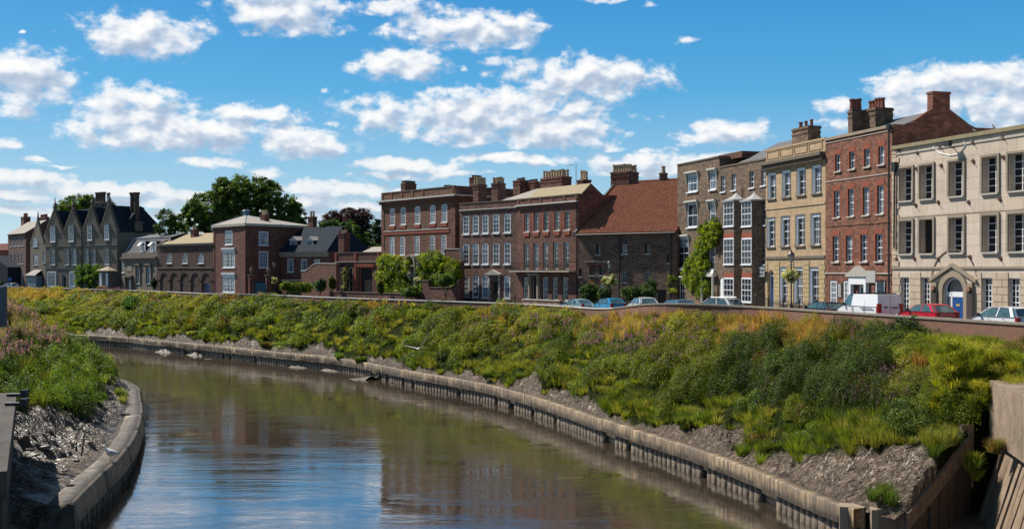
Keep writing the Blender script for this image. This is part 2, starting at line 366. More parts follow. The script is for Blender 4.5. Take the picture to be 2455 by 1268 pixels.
Fq = np.stack([idx[:-1, :-1], idx[:-1, 1:], idx[1:, 1:], idx[1:, :-1]], -1).reshape(-1, 4)
o = np_mesh('sky', V, Fq, M_CLOUD); o.location = (0, 0, EYE); tag(o, 'blue sky with scattered white cumulus clouds', 'sky', kind='structure')
# ------------------------------------------------------------------ the river, its banks and edges
def catmull(P, n=8):
    P = np.array(P, float); Q = np.vstack([2*P[0]-P[1], P, 2*P[-1]-P[-2]]); out = []
    for i in range(1, len(Q)-2):
        for t in np.linspace(0, 1, n, endpoint=False):
            a, b, c, d = Q[i-1], Q[i], Q[i+1], Q[i+2]
            out.append(.5*((2*b) + (c-a)*t + (2*a-5*b+4*c-d)*t*t + (3*b-a-3*c+d)*t**3))
    out.append(P[-1]); return np.array(out)
def arclen(P): return np.r_[0, np.cumsum(np.linalg.norm(np.diff(P[:, :2], axis=0), axis=1))]
def resample(P, step):
    s = arclen(P); n = max(2, int(s[-1]/step)); t = np.linspace(0, s[-1], n+1)
    return np.stack([np.interp(t, s, P[:, k]) for k in range(P.shape[1])], 1)
def normals2(P):                                  # unit normal to the right of travel
    d = np.gradient(P[:, :2], axis=0); d /= np.linalg.norm(d, axis=1)[:, None]; return np.stack([d[:, 1], -d[:, 0]], 1)
def vnoise(x, y, seed=0):                         # smooth value noise, vectorised
    x = np.asarray(x, float); y = np.asarray(y, float); xi = np.floor(x).astype(np.int64); yi = np.floor(y).astype(np.int64); fx = x-xi; fy = y-yi
    def h(a, b):
        n = (a*374761393 + b*668265263 + seed*982451653) & 0xffffffff
        n = ((n ^ (n >> 13))*1274126177) & 0xffffffff; return ((n ^ (n >> 16)) & 0xffff)/65535.
    fx = fx*fx*(3-2*fx); fy = fy*fy*(3-2*fy)
    return (h(xi, yi)*(1-fx)+h(xi+1, yi)*fx)*(1-fy) + (h(xi, yi+1)*(1-fx)+h(xi+1, yi+1)*fx)*fy
def fbm(x, y, seed=0, o=4):
    r = 0; a = .5; t = 0
    for k in range(o): r = r + a*vnoise(np.asarray(x)*2**k, np.asarray(y)*2**k, seed+k); t += a; a *= .5
    return r/t

# right (far) bank: toe edge <-> foot of the roadside wall, matched points; far to near
TOE = [(-310,310),(-140,215),(-100,189),(-65.5,172.2),(-54,161.9),(-40.3,148.6),(-30.4,138),(-19.9,127.2),(-10.1,110.8),(-2.5,98.7),(3,85.3),(6.1,75.8),(10.3,64.1),(12.7,55.75),(14.3,48.6),(15.7,45.6)]
WAL = [(-330,350),(-160,256),(-106,227),(-71,195.7),(-57.4,179.8),(-46.3,165.5),(-35.6,157.7),(-24.6,143),(-4.1,120.7),(3.1,111.5),(8.4,101),(11.8,87.7),(17.7,80.4),(21.0,70.0),(25.4,55.8),(27.4,49.2)]
WTOP = [8.5]*11 + [9.35]*5                        # top of the roadside wall
toe = catmull(TOE, 10); wal = catmull([(*p, z) for p, z in zip(WAL, WTOP)], 10)
toe_n = -normals2(toe)
wal_px = CX + F*wal[:, 0]/wal[:, 1]
def wall_s(px): return float(np.interp(px, wal_px, F/wal[:, 1]))
# bank surface, v = 0 at the toe, 1 at the wall
NV = 52
def bank_h(v): return v**1.02
def bank_pt(u, v):
    """u in 0..1 along the paths, v across; vectorised"""
    t = u*(len(toe)-1); i = np.arange(len(toe))
    tx = np.interp(t, i, toe[:, 0]); ty = np.interp(t, i, toe[:, 1]); wx = np.interp(t, i, wal[:, 0]); wy = np.interp(t, i, wal[:, 1]); wz = np.interp(t, i, wal[:, 2])
    v = np.asarray(v); q0 = .04+.96*v; x = tx + (wx-tx)*q0; y = ty + (wy-ty)*q0
    z0 = 1.50; z1 = wz - np.where(ty < 92, 1.1, .7)
    rg = 1-np.abs(2*fbm(x*.9+y*.3, y*.9-x*.3, 13, 4)-1); lump = (rg-.72)*.9*np.clip(v*14, 0, 1)*np.clip((.5-v)*5, 0, 1) + (fbm(x*.45, y*.45, 3) - .5)*1.3*np.clip(v*6, 0, 1)*np.clip((1-v)*6, 0, 1) + (fbm(x*1.7, y*1.7, 9) - .5)*.35*np.clip(v*12, 0, 1)
    z = z0 + (z1-z0)*(v**.92) + lump
    sd_ = (x-16.6)*(50.-46.) - (y-46.)*(21.-16.6)      # near side of the sloping beam
    z = np.where((sd_ > .6)*(x < 22.3), -1.0, z); return x, y, z
uu = np.linspace(0, 1, 1500); vv = np.r_[0, np.linspace(.02, 1, NV)]
# denser near the camera
uu = 1-(1-uu)**1.0
U_, V_ = np.meshgrid(uu, vv); bx_, by_, bz_ = bank_pt(U_, V_)

def m_mud():
    m, nt, b = newmat('wet_mud'); v = objvec(nt, (1, 1, 1))
    n1 = noise(nt, v, 1.1, 8, .7, .8); n2 = noise(nt, v, 7, 8, .75, .4)
    c = mixc(nt, ramp(nt, n1, [(.35, (0,)*3), (.65, (1,)*3)]), (.06, .045, .032), (.22, .165, .12))
    c = mixc(nt, ramp(nt, n2, [(.48, (0,)*3), (.7, (.8,)*3)]), c, (.30, .23, .18))
    L(nt, c, b.inputs['Base Color']); L(nt, ramp(nt, n1, [(.3, (.22,)*3), (.7, (.6,)*3)]), b.inputs['Roughness'])
    h = math_(nt, 'ADD', n1, math_(nt, 'MULTIPLY', n2, .5)); bump(nt, b, h, 1.0, .22); return m
MUD = m_mud()
def m_soil():
    m, nt, b = newmat('bank_soil'); v = objvec(nt)
    at = N(nt, 'ShaderNodeAttribute', attribute_name='Col')
    n1 = noise(nt, v, 1.1, 8, .7, .8); n2 = noise(nt, v, 3.2, 6, .68, .8)
    vo = N(nt, 'ShaderNodeTexVoronoi', feature='F1'); vo.inputs['Scale'].default_value = 1.9; vo.inputs['Detail'].default_value = 3; vo.inputs['Roughness'].default_value = .7
    mv = N(nt, 'ShaderNodeMapping'); mv.inputs['Rotation'].default_value = (0, 0, .5); mv.inputs['Scale'].default_value = (1.0, 2.4, 1.6); L(nt, v, mv.inputs[0]); L(nt, mv.outputs[0], vo.inputs['Vector'])
    mud = mixc(nt, ramp(nt, n1, [(.35, (0,)*3), (.65, (1,)*3)]), (.15, .10, .066), (.42, .30, .20))
    mud = mixc(nt, ramp(nt, vo.outputs['Distance'], [(.34, (0,)*3), (.66, (.6,)*3)]), mud, (.05, .036, .026))
    mud = mixc(nt, ramp(nt, n2, [(.48, (0,)*3), (.68, (.8,)*3)]), mud, (.56, .43, .31))
    soil = mixc(nt, n1, (.014, .024, .006), (.05, .065, .016))
    sp = nt.nodes.new('ShaderNodeSeparateColor'); L(nt, at.outputs['Color'], sp.inputs[0])
    L(nt, mixc(nt, sp.outputs[0], mud, soil), b.inputs['Base Color'])
    L(nt, mixc(nt, sp.outputs[0], mixc(nt, n1, (.16,)*3, (.5,)*3), (.9,)*3), b.inputs['Roughness'])
    rn = N(nt, 'ShaderNodeTexNoise', noise_type='RIDGED_MULTIFRACTAL'); rn.inputs['Scale'].default_value = 1.1; rn.inputs['Detail'].default_value = 7; rn.inputs['Roughness'].default_value = .62; rn.inputs['Distortion'].default_value = .6; L(nt, v, rn.inputs['Vector'])
    h = math_(nt, 'ADD', math_(nt, 'MULTIPLY', rn.outputs[0], .6), math_(nt, 'MULTIPLY', n2, .7)); h = math_(nt, 'SUBTRACT', h, math_(nt, 'MULTIPLY', vo.outputs['Distance'], 1.1)); bump(nt, b, h, 1.0, .22)
    L(nt, math_(nt, 'SUBTRACT', .55, math_(nt, 'MULTIPLY', sp.outputs[0], .5)), b.inputs['Specular IOR Level']); return m
SOIL = m_soil()
def grid_mesh(name, X, Y, Z, mat, mask=None, smooth=True):
    V = np.stack([X, Y, Z], -1).reshape(-1, 3); r, c = X.shape; idx = np.arange(r*c).reshape(r, c)
    Fq = np.stack([idx[:-1, :-1], idx[:-1, 1:], idx[1:, 1:], idx[1:, :-1]], -1).reshape(-1, 4)
    col = None if mask is None else np.repeat(mask.reshape(-1, 1), 3, 1)
    return np_mesh(name, V, Fq, mat, col=col, smooth=smooth)
def veg_edge(u):                                   # v below which the right bank is bare mud
    x, y, _ = bank_pt(u, np.full_like(u, .1))
    e = .05 + .15*np.clip(fbm(x*.16+3, y*.16, 21, 3)-.40, 0, 1)*2.4 + .10*(fbm(x*.6, y*.6, 5, 2)-.5)
    near = np.clip((58-y)/9, 0, 1)
    return e*(1-near) + near*(.27+.12*(fbm(x*.5, y*.5, 8, 2)-.5))
ve = veg_edge(uu)
msk = np.clip((V_-ve[None, :])/.04+.5, 0, 1)
o = grid_mesh('river_bank', bx_, by_, bz_, SOIL, msk); tag(o, 'muddy sloping river bank below the brick roadside wall', 'river bank', kind='structure')

# left bank
LC = [(-12.5,20),(-15.5,34),(-17.6,42),(-19.25,48.2),(-20.6,55.1),(-21.6,60.6),(-23.5,68.4),(-26.3,77.8),(-30.2,88.9),(-33.8,98.1),(-40,107),(-55,119),(-100,143),(-300,235)]
LT = [(-40,14),(-42,34),(-43,42),(-43,48),(-43.5,55),(-43.5,61),(-43,67),(-42.5,75),(-42.5,84),(-43.5,92),(-48,98),(-59,106),(-104,128),(-303,215)]
lc = catmull(LC, 10); lt = catmull(LT, 10)
def lbank_pt(u, v):
    t = u*(len(lc)-1); i = np.arange(len(lc))
    tx = np.interp(t, i, lc[:, 0]); ty = np.interp(t, i, lc[:, 1]); wx = np.interp(t, i, lt[:, 0]); wy = np.interp(t, i, lt[:, 1])
    x = tx + (wx-tx)*(.07+.93*v); y = ty + (wy-ty)*(.07+.93*v)
    flat = np.clip((66-ty)/12, 0, 1)               # a low mud shelf close to the bridge, a plain slope beyond
    vs = .34*flat
    q = np.clip((v-vs)/(1-vs), 0, 1)
    z = 1.30 + 1.6*np.clip(v/.34, 0, 1)*flat + (6.65-1.6*flat)*q**.8
    lump = (fbm(x*.45, y*.45, 31)-.5)*1.1*np.clip(v*7, 0, 1)*np.clip((1-v)*6, 0, 1) + (fbm(x*1.6, y*1.6, 39)-.5)*.55*np.clip(v*12, 0, 1)
    z = z-np.clip((49.5-ty)/2.0, 0, 1)*3.2*(1-np.clip((v-.05)/.25, 0, 1)); rg = 1-np.abs(2*fbm(x*1.1, y*1.1, 43, 4)-1); return x, y, z+lump+(rg-.80)*1.0*np.clip(v*9, 0, 1)*np.clip((.6-v)*4, 0, 1)
ul = np.linspace(0, 1, 1000); U2, V2 = np.meshgrid(ul, vv); lx, ly, lz = lbank_pt(U2, V2)
def lveg_edge(u):
    x, y, _ = lbank_pt(u, np.full_like(u, .1)); near = np.clip((70-y)/14, 0, 1)
    return (.13+.1*(fbm(x*.6, y*.6, 51, 2)-.5))*(1-near) + near*(.50+.12*(fbm(x*.5, y*.5, 58, 2)-.5))
mskl = np.clip((V2-lveg_edge(ul)[None, :])/.04+.5, 0, 1)
o = grid_mesh('river_bank', lx, ly, lz, SOIL, mskl); tag(o, 'curving mud bank under tall weeds on the inside of the bend', 'river bank', kind='structure')

# ground beyond the banks, reaching the horizon
MGR = m_plain('ground_earth', (.09, .10, .05), .9, .4, .2)
ASPH = m_plain('road_asphalt', (.06, .06, .062), .85, .25, 1.2, 0, .3)
wn_ = -normals2(wal[:, :2])
P0 = wal[:, :2] + wn_*.05; ring = [(x, y, road_z(y)-.25) for x, y in P0]
outr = [(-4500, 1500), (-3000, 4500), (0, 5000), (4000, 4500), (4500, 0), (300, -60)]
def fan_ground(name, inner, outer_fn, zfar, label):
    mb = MB(); n = len(inner)
    vs = list(inner) + [(*outer_fn(i/(n-1)), zfar) for i in range(n)]
    mb.add(vs, [(i, i+1, n+i+1, n+i) for i in range(n-1)]); o = mb.build(name, MGR); tag(o, label, 'ground', kind='structure'); return o
def o1(t):
    a = R(lerp(158, 5, t)); return (5000*math.cos(a), 5000*math.sin(a))
fan_ground('ground', ring + [(30, 30, 8.2), (34, -40, 8.2)], o1, 7.6, 'flat ground of the town behind the riverside road')
def o2(t):
    a = R(lerp(200, 160, t)); return (5000*math.cos(a), 5000*math.sin(a))
lring = [(x, y, 8.05) for x, y in lt[:, :2]]
fan_ground('ground', lring, o2, 7.6, 'ground behind the weedy inner bank')
# road strip along the wall
rd0 = wal[:, :2] + wn_*.35; rd1 = wal[:, :2] + wn_*9.0; mb = MB(); n = len(rd0)
mb.add([(x, y, road_z(y)) for x, y in rd0] + [(x, y, road_z(y)) for x, y in rd1], [(i, i+1, n+i+1, n+i) for i in range(n-1)])
tag(mb.build('road', ASPH), 'grey asphalt riverside road running behind the wall', 'road', kind='structure')
PAVE = m_plain('paving_slabs', (.26, .24, .21), .85, .25, 2)
rd2 = wal[:, :2] + wn_*13.0; mb = MB()
mb.add([(x, y, road_z(y)+.12) for x, y in rd1] + [(x, y, road_z(y)+.12) for x, y in rd2], [(i, i+1, n+i+1, n+i) for i in range(n-1)])
mb.add([(x, y, road_z(y)-.02) for x, y in rd1] + [(x, y, road_z(y)+.12) for x, y in rd1], [(i, i+1, n+i+1, n+i) for i in range(n-1)])
tag(mb.build('pavement', PAVE), 'raised stone pavement in front of the houses', 'pavement', kind='structure')

# water
def m_water():
    m, nt, b = newmat('river_water')
    v = objvec(nt, (.55, .8, 1)); n0 = noise(nt, objvec(nt, (.05, .09, 1)), 1.0, 4, .6)
    c = mixc(nt, n0, (.040, .032, .020), (.065, .047, .034)); L(nt, c, b.inputs['Base Color'])
    b.inputs['Roughness'].default_value = .03; b.inputs['IOR'].default_value = 6.0
    mp = objvec(nt, (.35, 1.1, 1)); r1 = noise(nt, mp, 1.3, 6, .62, .5)
    patch = ramp(nt, noise(nt, objvec(nt, (.05, .16, 1)), 1.2, 5, .6, 1.2), [(.42, (.10,)*3), (.62, (1,)*3)])
    h = math_(nt, 'MULTIPLY', r1, patch)
    h2 = math_(nt, 'ADD', h, math_(nt, 'MULTIPLY', noise(nt, objvec(nt, (.05, .07, 1)), 1, 3), .6))
    fine = noise(nt, objvec(nt, (1.1, 4.0, 1)), 1.6, 4, .65, .4); p2 = ramp(nt, noise(nt, objvec(nt, (.07, .30, 1)), 1.0, 5, .6, 1.5), [(.5, (0,)*3), (.62, (1,)*3)])
    h2 = math_(nt, 'ADD', h2, math_(nt, 'MULTIPLY', math_(nt, 'MULTIPLY', fine, p2), .55))
    bump(nt, b, h2, .10, .12)
    return m
WATER = m_water()
mb = MB(); mb.add([(-420, -60, 0), (60, -60, 0), (60, 420, 0), (-420, 420, 0)], [(0, 1, 2, 3)])
tag(mb.build('river_water', WATER), 'brown tidal river water reflecting sky and houses', 'water', kind='structure')

def m_rough(name, c, dark, pale, mo):
    m, nt, b = newmat(name); v = objvec(nt); st = objvec(nt, (1.6, 1.6, .22)); n1 = noise(nt, v, .9, 8, .72, .5); n2 = noise(nt, v, 9, 7, .75); n3 = noise(nt, st, 1.4, 6, .7, .3); n4 = noise(nt, objvec(nt, (1, 1, 1)), .35, 4, .6)
    q = mixc(nt, ramp(nt, n1, [(.42, (0,)*3), (.66, (1,)*3)]), c, pale); q = mixc(nt, ramp(nt, n3, [(.50, (0,)*3), (.68, (.85,)*3)]), q, dark); q = mixc(nt, ramp(nt, n2, [(.52, (0,)*3), (.72, (.75,)*3)]), q, dark); q = mixc(nt, ramp(nt, n4, [(.52, (0,)*3), (.7, (.6,)*3)]), q, mo)
    L(nt, q, b.inputs['Base Color']); b.inputs['Roughness'].default_value = .92; bump(nt, b, math_(nt, 'ADD', n1, n2), .8, .07); return m
# concrete toe walls -------------------------------------------------
def m_concrete(name, base, pale, dark, streak=2.0):
    m, nt, b = newmat(name); uvn = N(nt, 'ShaderNodeUVMap'); mp = nt.nodes.new('ShaderNodeMapping'); mp.inputs['Scale'].default_value = (streak, .22, 1); L(nt, uvn.outputs[0], mp.inputs[0])
    n1 = noise(nt, mp.outputs[0], 1.2, 5, .75, .2); n2 = noise(nt, objvec(nt), 2.5, 8, .7); n3 = noise(nt, objvec(nt), .35, 4, .6)
    c = mixc(nt, ramp(nt, n1, [(.46, (0,)*3), (.56, (1,)*3)]), base, pale)
    c = mixc(nt, ramp(nt, n2, [(.5, (0,)*3), (.8, (.8,)*3)]), c, dark)
    c = mixc(nt, ramp(nt, n3, [(.45, (0,)*3), (.65, (.8,)*3)]), c, base)
    L(nt, c, b.inputs['Base Color']); L(nt, ramp(nt, n2, [(.3, (.45,)*3), (.7, (.85,)*3)]), b.inputs['Roughness']); bump(nt, b, n2, .5, .05); return m
CONC = m_concrete('stained_concrete', (.115, .082, .052), (.36, .26, .15), (.05, .036, .025), 2.6)
PILE = m_concrete('wet_pile_concrete', (.085, .065, .045), (.17, .125, .08), (.025, .022, .018), 1.2)
CONCL = m_concrete('grey_edge_concrete', (.15, .12, .085), (.27, .21, .14), (.05, .04, .03), 1.0)
def sweep(name, P, prof, side, mat, closed=True, joint=None):
    """prof: (offset away from the water, z); side=+1 bank lies to the right of travel. joint: segment length with a narrow gap"""
    n = normals2(P)*side; s = arclen(P); K = len(prof); pl = np.r_[0, np.cumsum(np.hypot(*np.diff(np.array(prof + [prof[0]]), axis=0).T))][:K]
    V = []; UV = []
    for i in range(len(P)):
        for k, (o_, z_) in enumerate(prof):
            V.append((P[i, 0]+n[i, 0]*o_, P[i, 1]+n[i, 1]*o_, z_)); UV.append((s[i], pl[k]))
    Fq = [(i*K+k, (i+1)*K+k, (i+1)*K+(k+1) % K, i*K+(k+1) % K) for i in range(len(P)-1) for k in range(K)]
    o = np_mesh(name, np.array(V), np.array(Fq), mat, uv=np.array(UV)); return o
def cap_segments(name, P, prof, side, mat, seg=2.6):
    Q = resample(P, .65); k = int(round(seg/.65)); V = []; Fq = []; UV = []; s_ = arclen(Q); n = normals2(Q)*side; K = len(prof); pl = np.r_[0, np.cumsum(np.hypot(*np.diff(np.array(prof), axis=0).T))]
    for a in range(0, len(Q)-1, k):
        b = min(a+k, len(Q)-1); dz = random.uniform(-.02, .02); do = random.uniform(-.03, .03); base = len(V)
        for i in range(a, b+1):
            ex = (.012 if i == a else -.012 if i == b else 0); d = Q[min(i+1, len(Q)-1)]-Q[max(i-1, 0)]; d = d[:2]/np.linalg.norm(d[:2])
            for j, (o_, z_) in enumerate(prof):
                w_ = random.uniform(-.004, .004); V.append((Q[i, 0]+n[i, 0]*(o_+do+w_)+d[0]*ex, Q[i, 1]+n[i, 1]*(o_+do+w_)+d[1]*ex, z_+dz+w_)); UV.append((s_[i], pl[j]))
        m = b-a+1
        Fq += [(base+i*K+j, base+(i+1)*K+j, base+(i+1)*K+(j+1) % K, base+i*K+(j+1) % K) for i in range(m-1) for j in range(K)]
        if K == 7: 
            for e in (base, base+(m-1)*K): Fq += [(e, e+1, e+2, e+6), (e+2, e+3, e+5, e+6), (e+3, e+4, e+5, e+5)]
    return np_mesh(name, np.array(V), np.array(Fq), mat, uv=np.array(UV))
def piles(name, P, side, mat, pitch, ztop, off=.12, zb=-.6, w=.8, lean=.12):
    Q = resample(P, pitch); n = normals2(Q)*side; mb = MB(); uv = []
    for i in range(len(Q)-1):
        d = Q[i+1]-Q[i]; d = d[:2]/np.linalg.norm(d[:2]); nn = n[i]
        r_ = random.random(); ww = pitch*w*(.86+.2*random.random()); o0 = off+.07*random.random()
        if r_ < .09: o0 += .35
        q0 = Q[i, :2] + d*pitch*.06*random.random(); q1 = q0 + d*ww
        def p(q, o_, z): return (q[0]+nn[0]*o_, q[1]+nn[1]*o_, z)
        zt = ztop - .02
        mb.add([p(q0, o0-lean, zb), p(q1, o0-lean+.03, zb), p(q1, o0+.5, zb), p(q0, o0+.5, zb), p(q0, o0, zt), p(q1, o0+.03, zt), p(q1, o0+.5, zt), p(q0, o0+.5, zt)],
               [(0,3,2,1),(4,5,6,7),(0,1,5,4),(1,2,6,5),(2,3,7,6),(3,0,4,7)])
        uv += [(i*.9, 0), (i*.9+.6, 0), (i*.9+.6, .3), (i*.9, .3), (i*.9, .8), (i*.9+.6, .8), (i*.9+.6, 1.1), (i*.9, 1.1)]
    Fa = np.array(mb.f); return np_mesh(name, np.array(mb.v), Fa, mat, uv=np.array(uv))
tw = toe[10:-6]                                      # skip the hidden stretch
twr = resample(tw, .8)
jit = (fbm(arclen(twr)*.35, arclen(twr)*0, 77, 2)-.5)*.10
r_ = empty('embankment_edge', 'concrete capping beam on piles along the foot of the far bank', 'embankment edge', (0, 0, 0), kind=None)
cap = cap_segments('capping_beam', twr, [(0, .82), (-.02, 1.58), (.04, 1.64), (.62, 1.62), (.62, .5), (.35, .5), (.35, .82)], -1, CONC, 5.2); cap.parent = r_
pl_ = piles('pile', twr, -1, PILE, .62, .84, off=.2, w=.9, lean=.05); pl_.parent = r_; tag(pl_, kind='stuff')
bk = sweep('backing_wall', twr, [(.55, -.5), (.55, .9), (.9, .9), (.9, -.5)], -1, PILE); bk.parent = r_
lw = lc[30:]; lwr = resample(lw, .8)
r2 = empty('embankment_edge', 'curving grey concrete edge with a wet flat top on the inside of the bend', 'embankment edge', (0, 0, 0))
cap = cap_segments('capping_beam', lwr, [(0, .70), (.20, 1.56), (.26, 1.66), (1.35, 1.62), (1.35, .5), (.3, .5), (.3, .70)], -1, CONCL, 7.8); cap.parent = r2
pl_ = piles('pile', lwr, -1, PILE, .8, .72, off=.2, w=.85, lean=.15); pl_.parent = r2; tag(pl_, kind='stuff')
bk = sweep('backing_wall', lwr, [(.55, -.5), (.55, .9), (1.0, .9), (1.0, -.5)], -1, PILE); bk.parent = r2
WETC = m_rough('wet_concrete_top', (.14, .125, .11), (.06, .05, .042), (.22, .19, .155), (.08, .07, .06))
wt_ = sweep('wet_top', lwr, [(.40, 1.60), (.40, 1.668), (1.30, 1.632), (1.30, 1.5)], -1, WETC); wt_.parent = r2
q = lwr[0]; mb = MB(); mb.add([(q[0]+.28, q[1]-.75, -.5), (q[0]+.12, q[1]+.02, -.5), (q[0]-1.5, q[1]+.25, -.5), (q[0]-2.1, q[1]-.7, -.5), (q[0]-.22, q[1]-.12, 1.63), (q[0]-.22, q[1]+.02, 1.63), (q[0]-1.35, q[1]+.22, 1.61), (q[0]-1.4, q[1]+.0, 1.61)], [(0,3,2,1),(4,5,6,7),(0,1,5,4),(1,2,6,5),(2,3,7,6),(3,0,4,7)])
pass; mb.build('end_block', m_rough('end_block_concrete', (.14, .11, .085), (.05, .04, .03), (.2, .16, .12), (.07, .07, .04)), r2)

# roadside brick wall with stone coping ------------------------------
def road_wall(a, b, name, label, hwall, brick, copm):
    P = resample(wal[a:b], 1.5); n = -normals2(P); o = empty(name, label, 'wall', (0, 0, 0))
    def strip(nm, o0, o1, f0, f1, mat):
        mb = MB(); 
        vs = []
        for i in range(len(P)):
            x, y, z = P[i]
            vs += [(x+n[i,0]*o0, y+n[i,1]*o0, z+f0), (x+n[i,0]*o0, y+n[i,1]*o0, z+f1), (x+n[i,0]*o1, y+n[i,1]*o1, z+f1), (x+n[i,0]*o1, y+n[i,1]*o1, z+f0)]
        fs = [(i*4+k, (i+1)*4+k, (i+1)*4+(k+1) % 4, i*4+(k+1) % 4) for i in range(len(P)-1) for k in range(4)] + [(0, 1, 2, 3), (len(vs)-1, len(vs)-2, len(vs)-3, len(vs)-4)]
        s_ = arclen(P); uv = np.array([(s_[i], z) for i in range(len(P)) for z in (f0, f1, f1, f0)])
        mb.add(vs, fs); ob = mb.build(nm, mat, o)
        l = ob.data.uv_layers.new(name='UVMap')
        for lp in ob.data.loops: l.data[lp.index].uv = uv[lp.vertex_index]
        return ob
    strip('brickwork', 0, .34, -hwall, -.12, brick); strip('coping', -.07, .41, -.12, 0, copm)
    return o
def m_brick_uv(name, c1, c2, mortar, pale):
    m, nt, b = newmat(name); uvn = N(nt, 'ShaderNodeUVMap')
    br = N(nt, 'ShaderNodeTexBrick'); L(nt, uvn.outputs[0], br.inputs['Vector']); br.inputs['Scale'].default_value = 1
    br.inputs['Brick Width'].default_value = .34; br.inputs['Row Height'].default_value = .11; br.inputs['Mortar Size'].default_value = .014
    br.inputs['Color1'].default_value = (*c1, 1); br.inputs['Color2'].default_value = (*c2, 1); br.inputs['Mortar'].default_value = (*mortar, 1)
    n1 = noise(nt, uvn.outputs[0], 1.2, 6, .7); c = mixc(nt, ramp(nt, n1, [(.5, (0,)*3), (.75, (.6,)*3)]), br.outputs[0], pale)
    L(nt, c, b.inputs['Base Color']); b.inputs['Roughness'].default_value = .9; return m
BRW = m_brick_uv('river_wall_brick', (.22, .078, .045), (.15, .058, .036), (.22, .16, .12), (.2, .12, .08))
COPN = m_plain('weathered_coping', (.24, .20, .16), .7, .35, 3, 0, .3); COPF = m_plain('pale_coping', (.55, .52, .47), .6, .2, 2)
junc = 110
road_wall(0, 103, 'brick_wall', 'low dark brick wall with pale coping along the far road', 1.9, BRW, COPF)
road_wall(102, len(wal), 'brick_wall', 'taller red brick wall with weathered grey coping beside parked van', 2.2, BRW, COPN)

# bridge wing walls and abutment at either side -----------------------
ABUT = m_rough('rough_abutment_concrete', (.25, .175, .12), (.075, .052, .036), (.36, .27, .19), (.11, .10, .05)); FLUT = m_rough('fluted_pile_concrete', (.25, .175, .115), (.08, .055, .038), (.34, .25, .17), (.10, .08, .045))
ab = empty('bridge_abutment', 'concrete bridge abutment above fluted piles beside yellow bush', 'abutment', (0, 0, 0))
fl = np.array([22.0, 50.0]); nr = np.array([17.6, 30.0]); dr = (nr-fl)/np.linalg.norm(nr-fl); nrm = np.array([dr[1], -dr[0]]) 
if nrm[0] < 0: nrm = -nrm                          # away from the river
mb = MB(); a0, a1, a2, a3 = fl, nr, nr+nrm*6, fl+nrm*6+np.array([0, 1.5])
mb.prism_z([tuple(a0), tuple(a3), tuple(a2), tuple(a1)], 4.25, 6.95); mb.build('face_block', ABUT, ab)
mb = MB(); L_ = np.linalg.norm(nr-fl); k = 0.55; 
while k < L_:
    w_ = .44+.16*random.random(); q0 = fl+dr*k; q1 = fl+dr*(k+w_); t0 = .45+.14*random.random(); bt = -1.0+.12*random.random()
    vs = []
    for q in (q0, q1): vs += [tuple(q+nrm*t0)+(4.3,), tuple(q+nrm*(t0+.5))+(4.3,), tuple(q+nrm*bt+dr*.0)+(-.5,), tuple(q+nrm*(bt+.5))+(-.5,)]
    mb.add([vs[0], vs[4], vs[5], vs[1], vs[2], vs[6], vs[7], vs[3]], [(0,1,2,3),(7,6,5,4),(0,4,5,1),(1,5,6,2),(2,6,7,3),(3,7,4,0)])
    k += .66
fo = mb.build('fluted_pile', FLUT, ab); tag(fo, kind='stuff')
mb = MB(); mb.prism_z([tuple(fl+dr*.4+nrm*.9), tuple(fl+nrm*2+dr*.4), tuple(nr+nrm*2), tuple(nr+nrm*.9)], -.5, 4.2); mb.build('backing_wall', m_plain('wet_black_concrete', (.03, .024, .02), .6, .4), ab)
# sloping concrete beam with its post and corner blocks
def beam(name, p0, p1, w, h, mat, parent):
    p0 = np.array(p0, float); p1 = np.array(p1, float); d = p1-p0; e = np.array([d[1], -d[0], 0]); e /= np.linalg.norm(e); up = np.array([0, 0, 1.])
    vs = [p0-e*w/2, p1-e*w/2, p1+e*w/2, p0+e*w/2]; vs = vs + [v-up*h for v in vs]
    mb = MB(); mb.add([tuple(v) for v in vs], [(0,1,2,3),(7,6,5,4),(0,4,5,1),(1,5,6,2),(2,6,7,3),(3,7,4,0)]); return mb.build(name, mat, parent)
BEAMM = m_rough('brown_beam_concrete', (.21, .14, .095), (.06, .042, .03), (.29, .20, .14), (.08, .07, .04))
PILE2 = m_stucco('dark_sheeting', (.085, .06, .042), .6, None, True, (.03, .022, .016)); wb = empty('sloping_wall', 'sloping brown concrete beam climbing the bank beside abutment', 'wing wall', (0, 0, 0))  # shade of the void under the beam is put into the sheeting colour
beam('beam', (16.6, 46.0, 1.75), (21.0, 50.0, 4.45), .5, .75, BEAMM, wb)
mb = MB()
for i in range(7):
    t0 = (i+.08)/7; t1 = (i+.92)/7; A = np.array([16.75, 46.0]); B = np.array([21.15, 50.0]); q0 = lerp(A, B, t0); q1 = lerp(A, B, t1); z0 = lerp(1.75, 4.45, t0)-.7; z1 = lerp(1.75, 4.45, t1)-.7
    off = np.array([.14, -.14])*random.random()*1.2
    mb.add([(*(q0+off), -.5), (*(q1+off), -.5), (*(q1+off+[-.3, .3]), -.5), (*(q0+off+[-.3, .3]), -.5), (*(q0+off), z0), (*(q1+off), z1), (*(q1+off+[-.3, .3]), z1), (*(q0+off+[-.3, .3]), z0)],
           [(0,3,2,1),(4,5,6,7),(0,1,5,4),(1,2,6,5),(2,3,7,6),(3,0,4,7)])
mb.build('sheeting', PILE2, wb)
mb = MB(); mb.box(20.75, 21.25, 49.9, 50.4, 2, 4.9); mb.build('post', BEAMM, wb)
mb = MB(); mb.prism_z([(14.35, 47.5), (15.35, 47.3), (15.75, 48.1), (14.6, 48.4)], -.5, 1.66); mb.prism_z([(15.45, 46.6), (16.3, 46.5), (16.5, 47.2), (15.6, 47.35)], -.5, 1.72); mb.build('corner_block', CONCL2 if 'CONCL2' in globals() else m_plain('block_concrete', (.3, .23, .16), .8, .3, 2, 0, .4), wb)
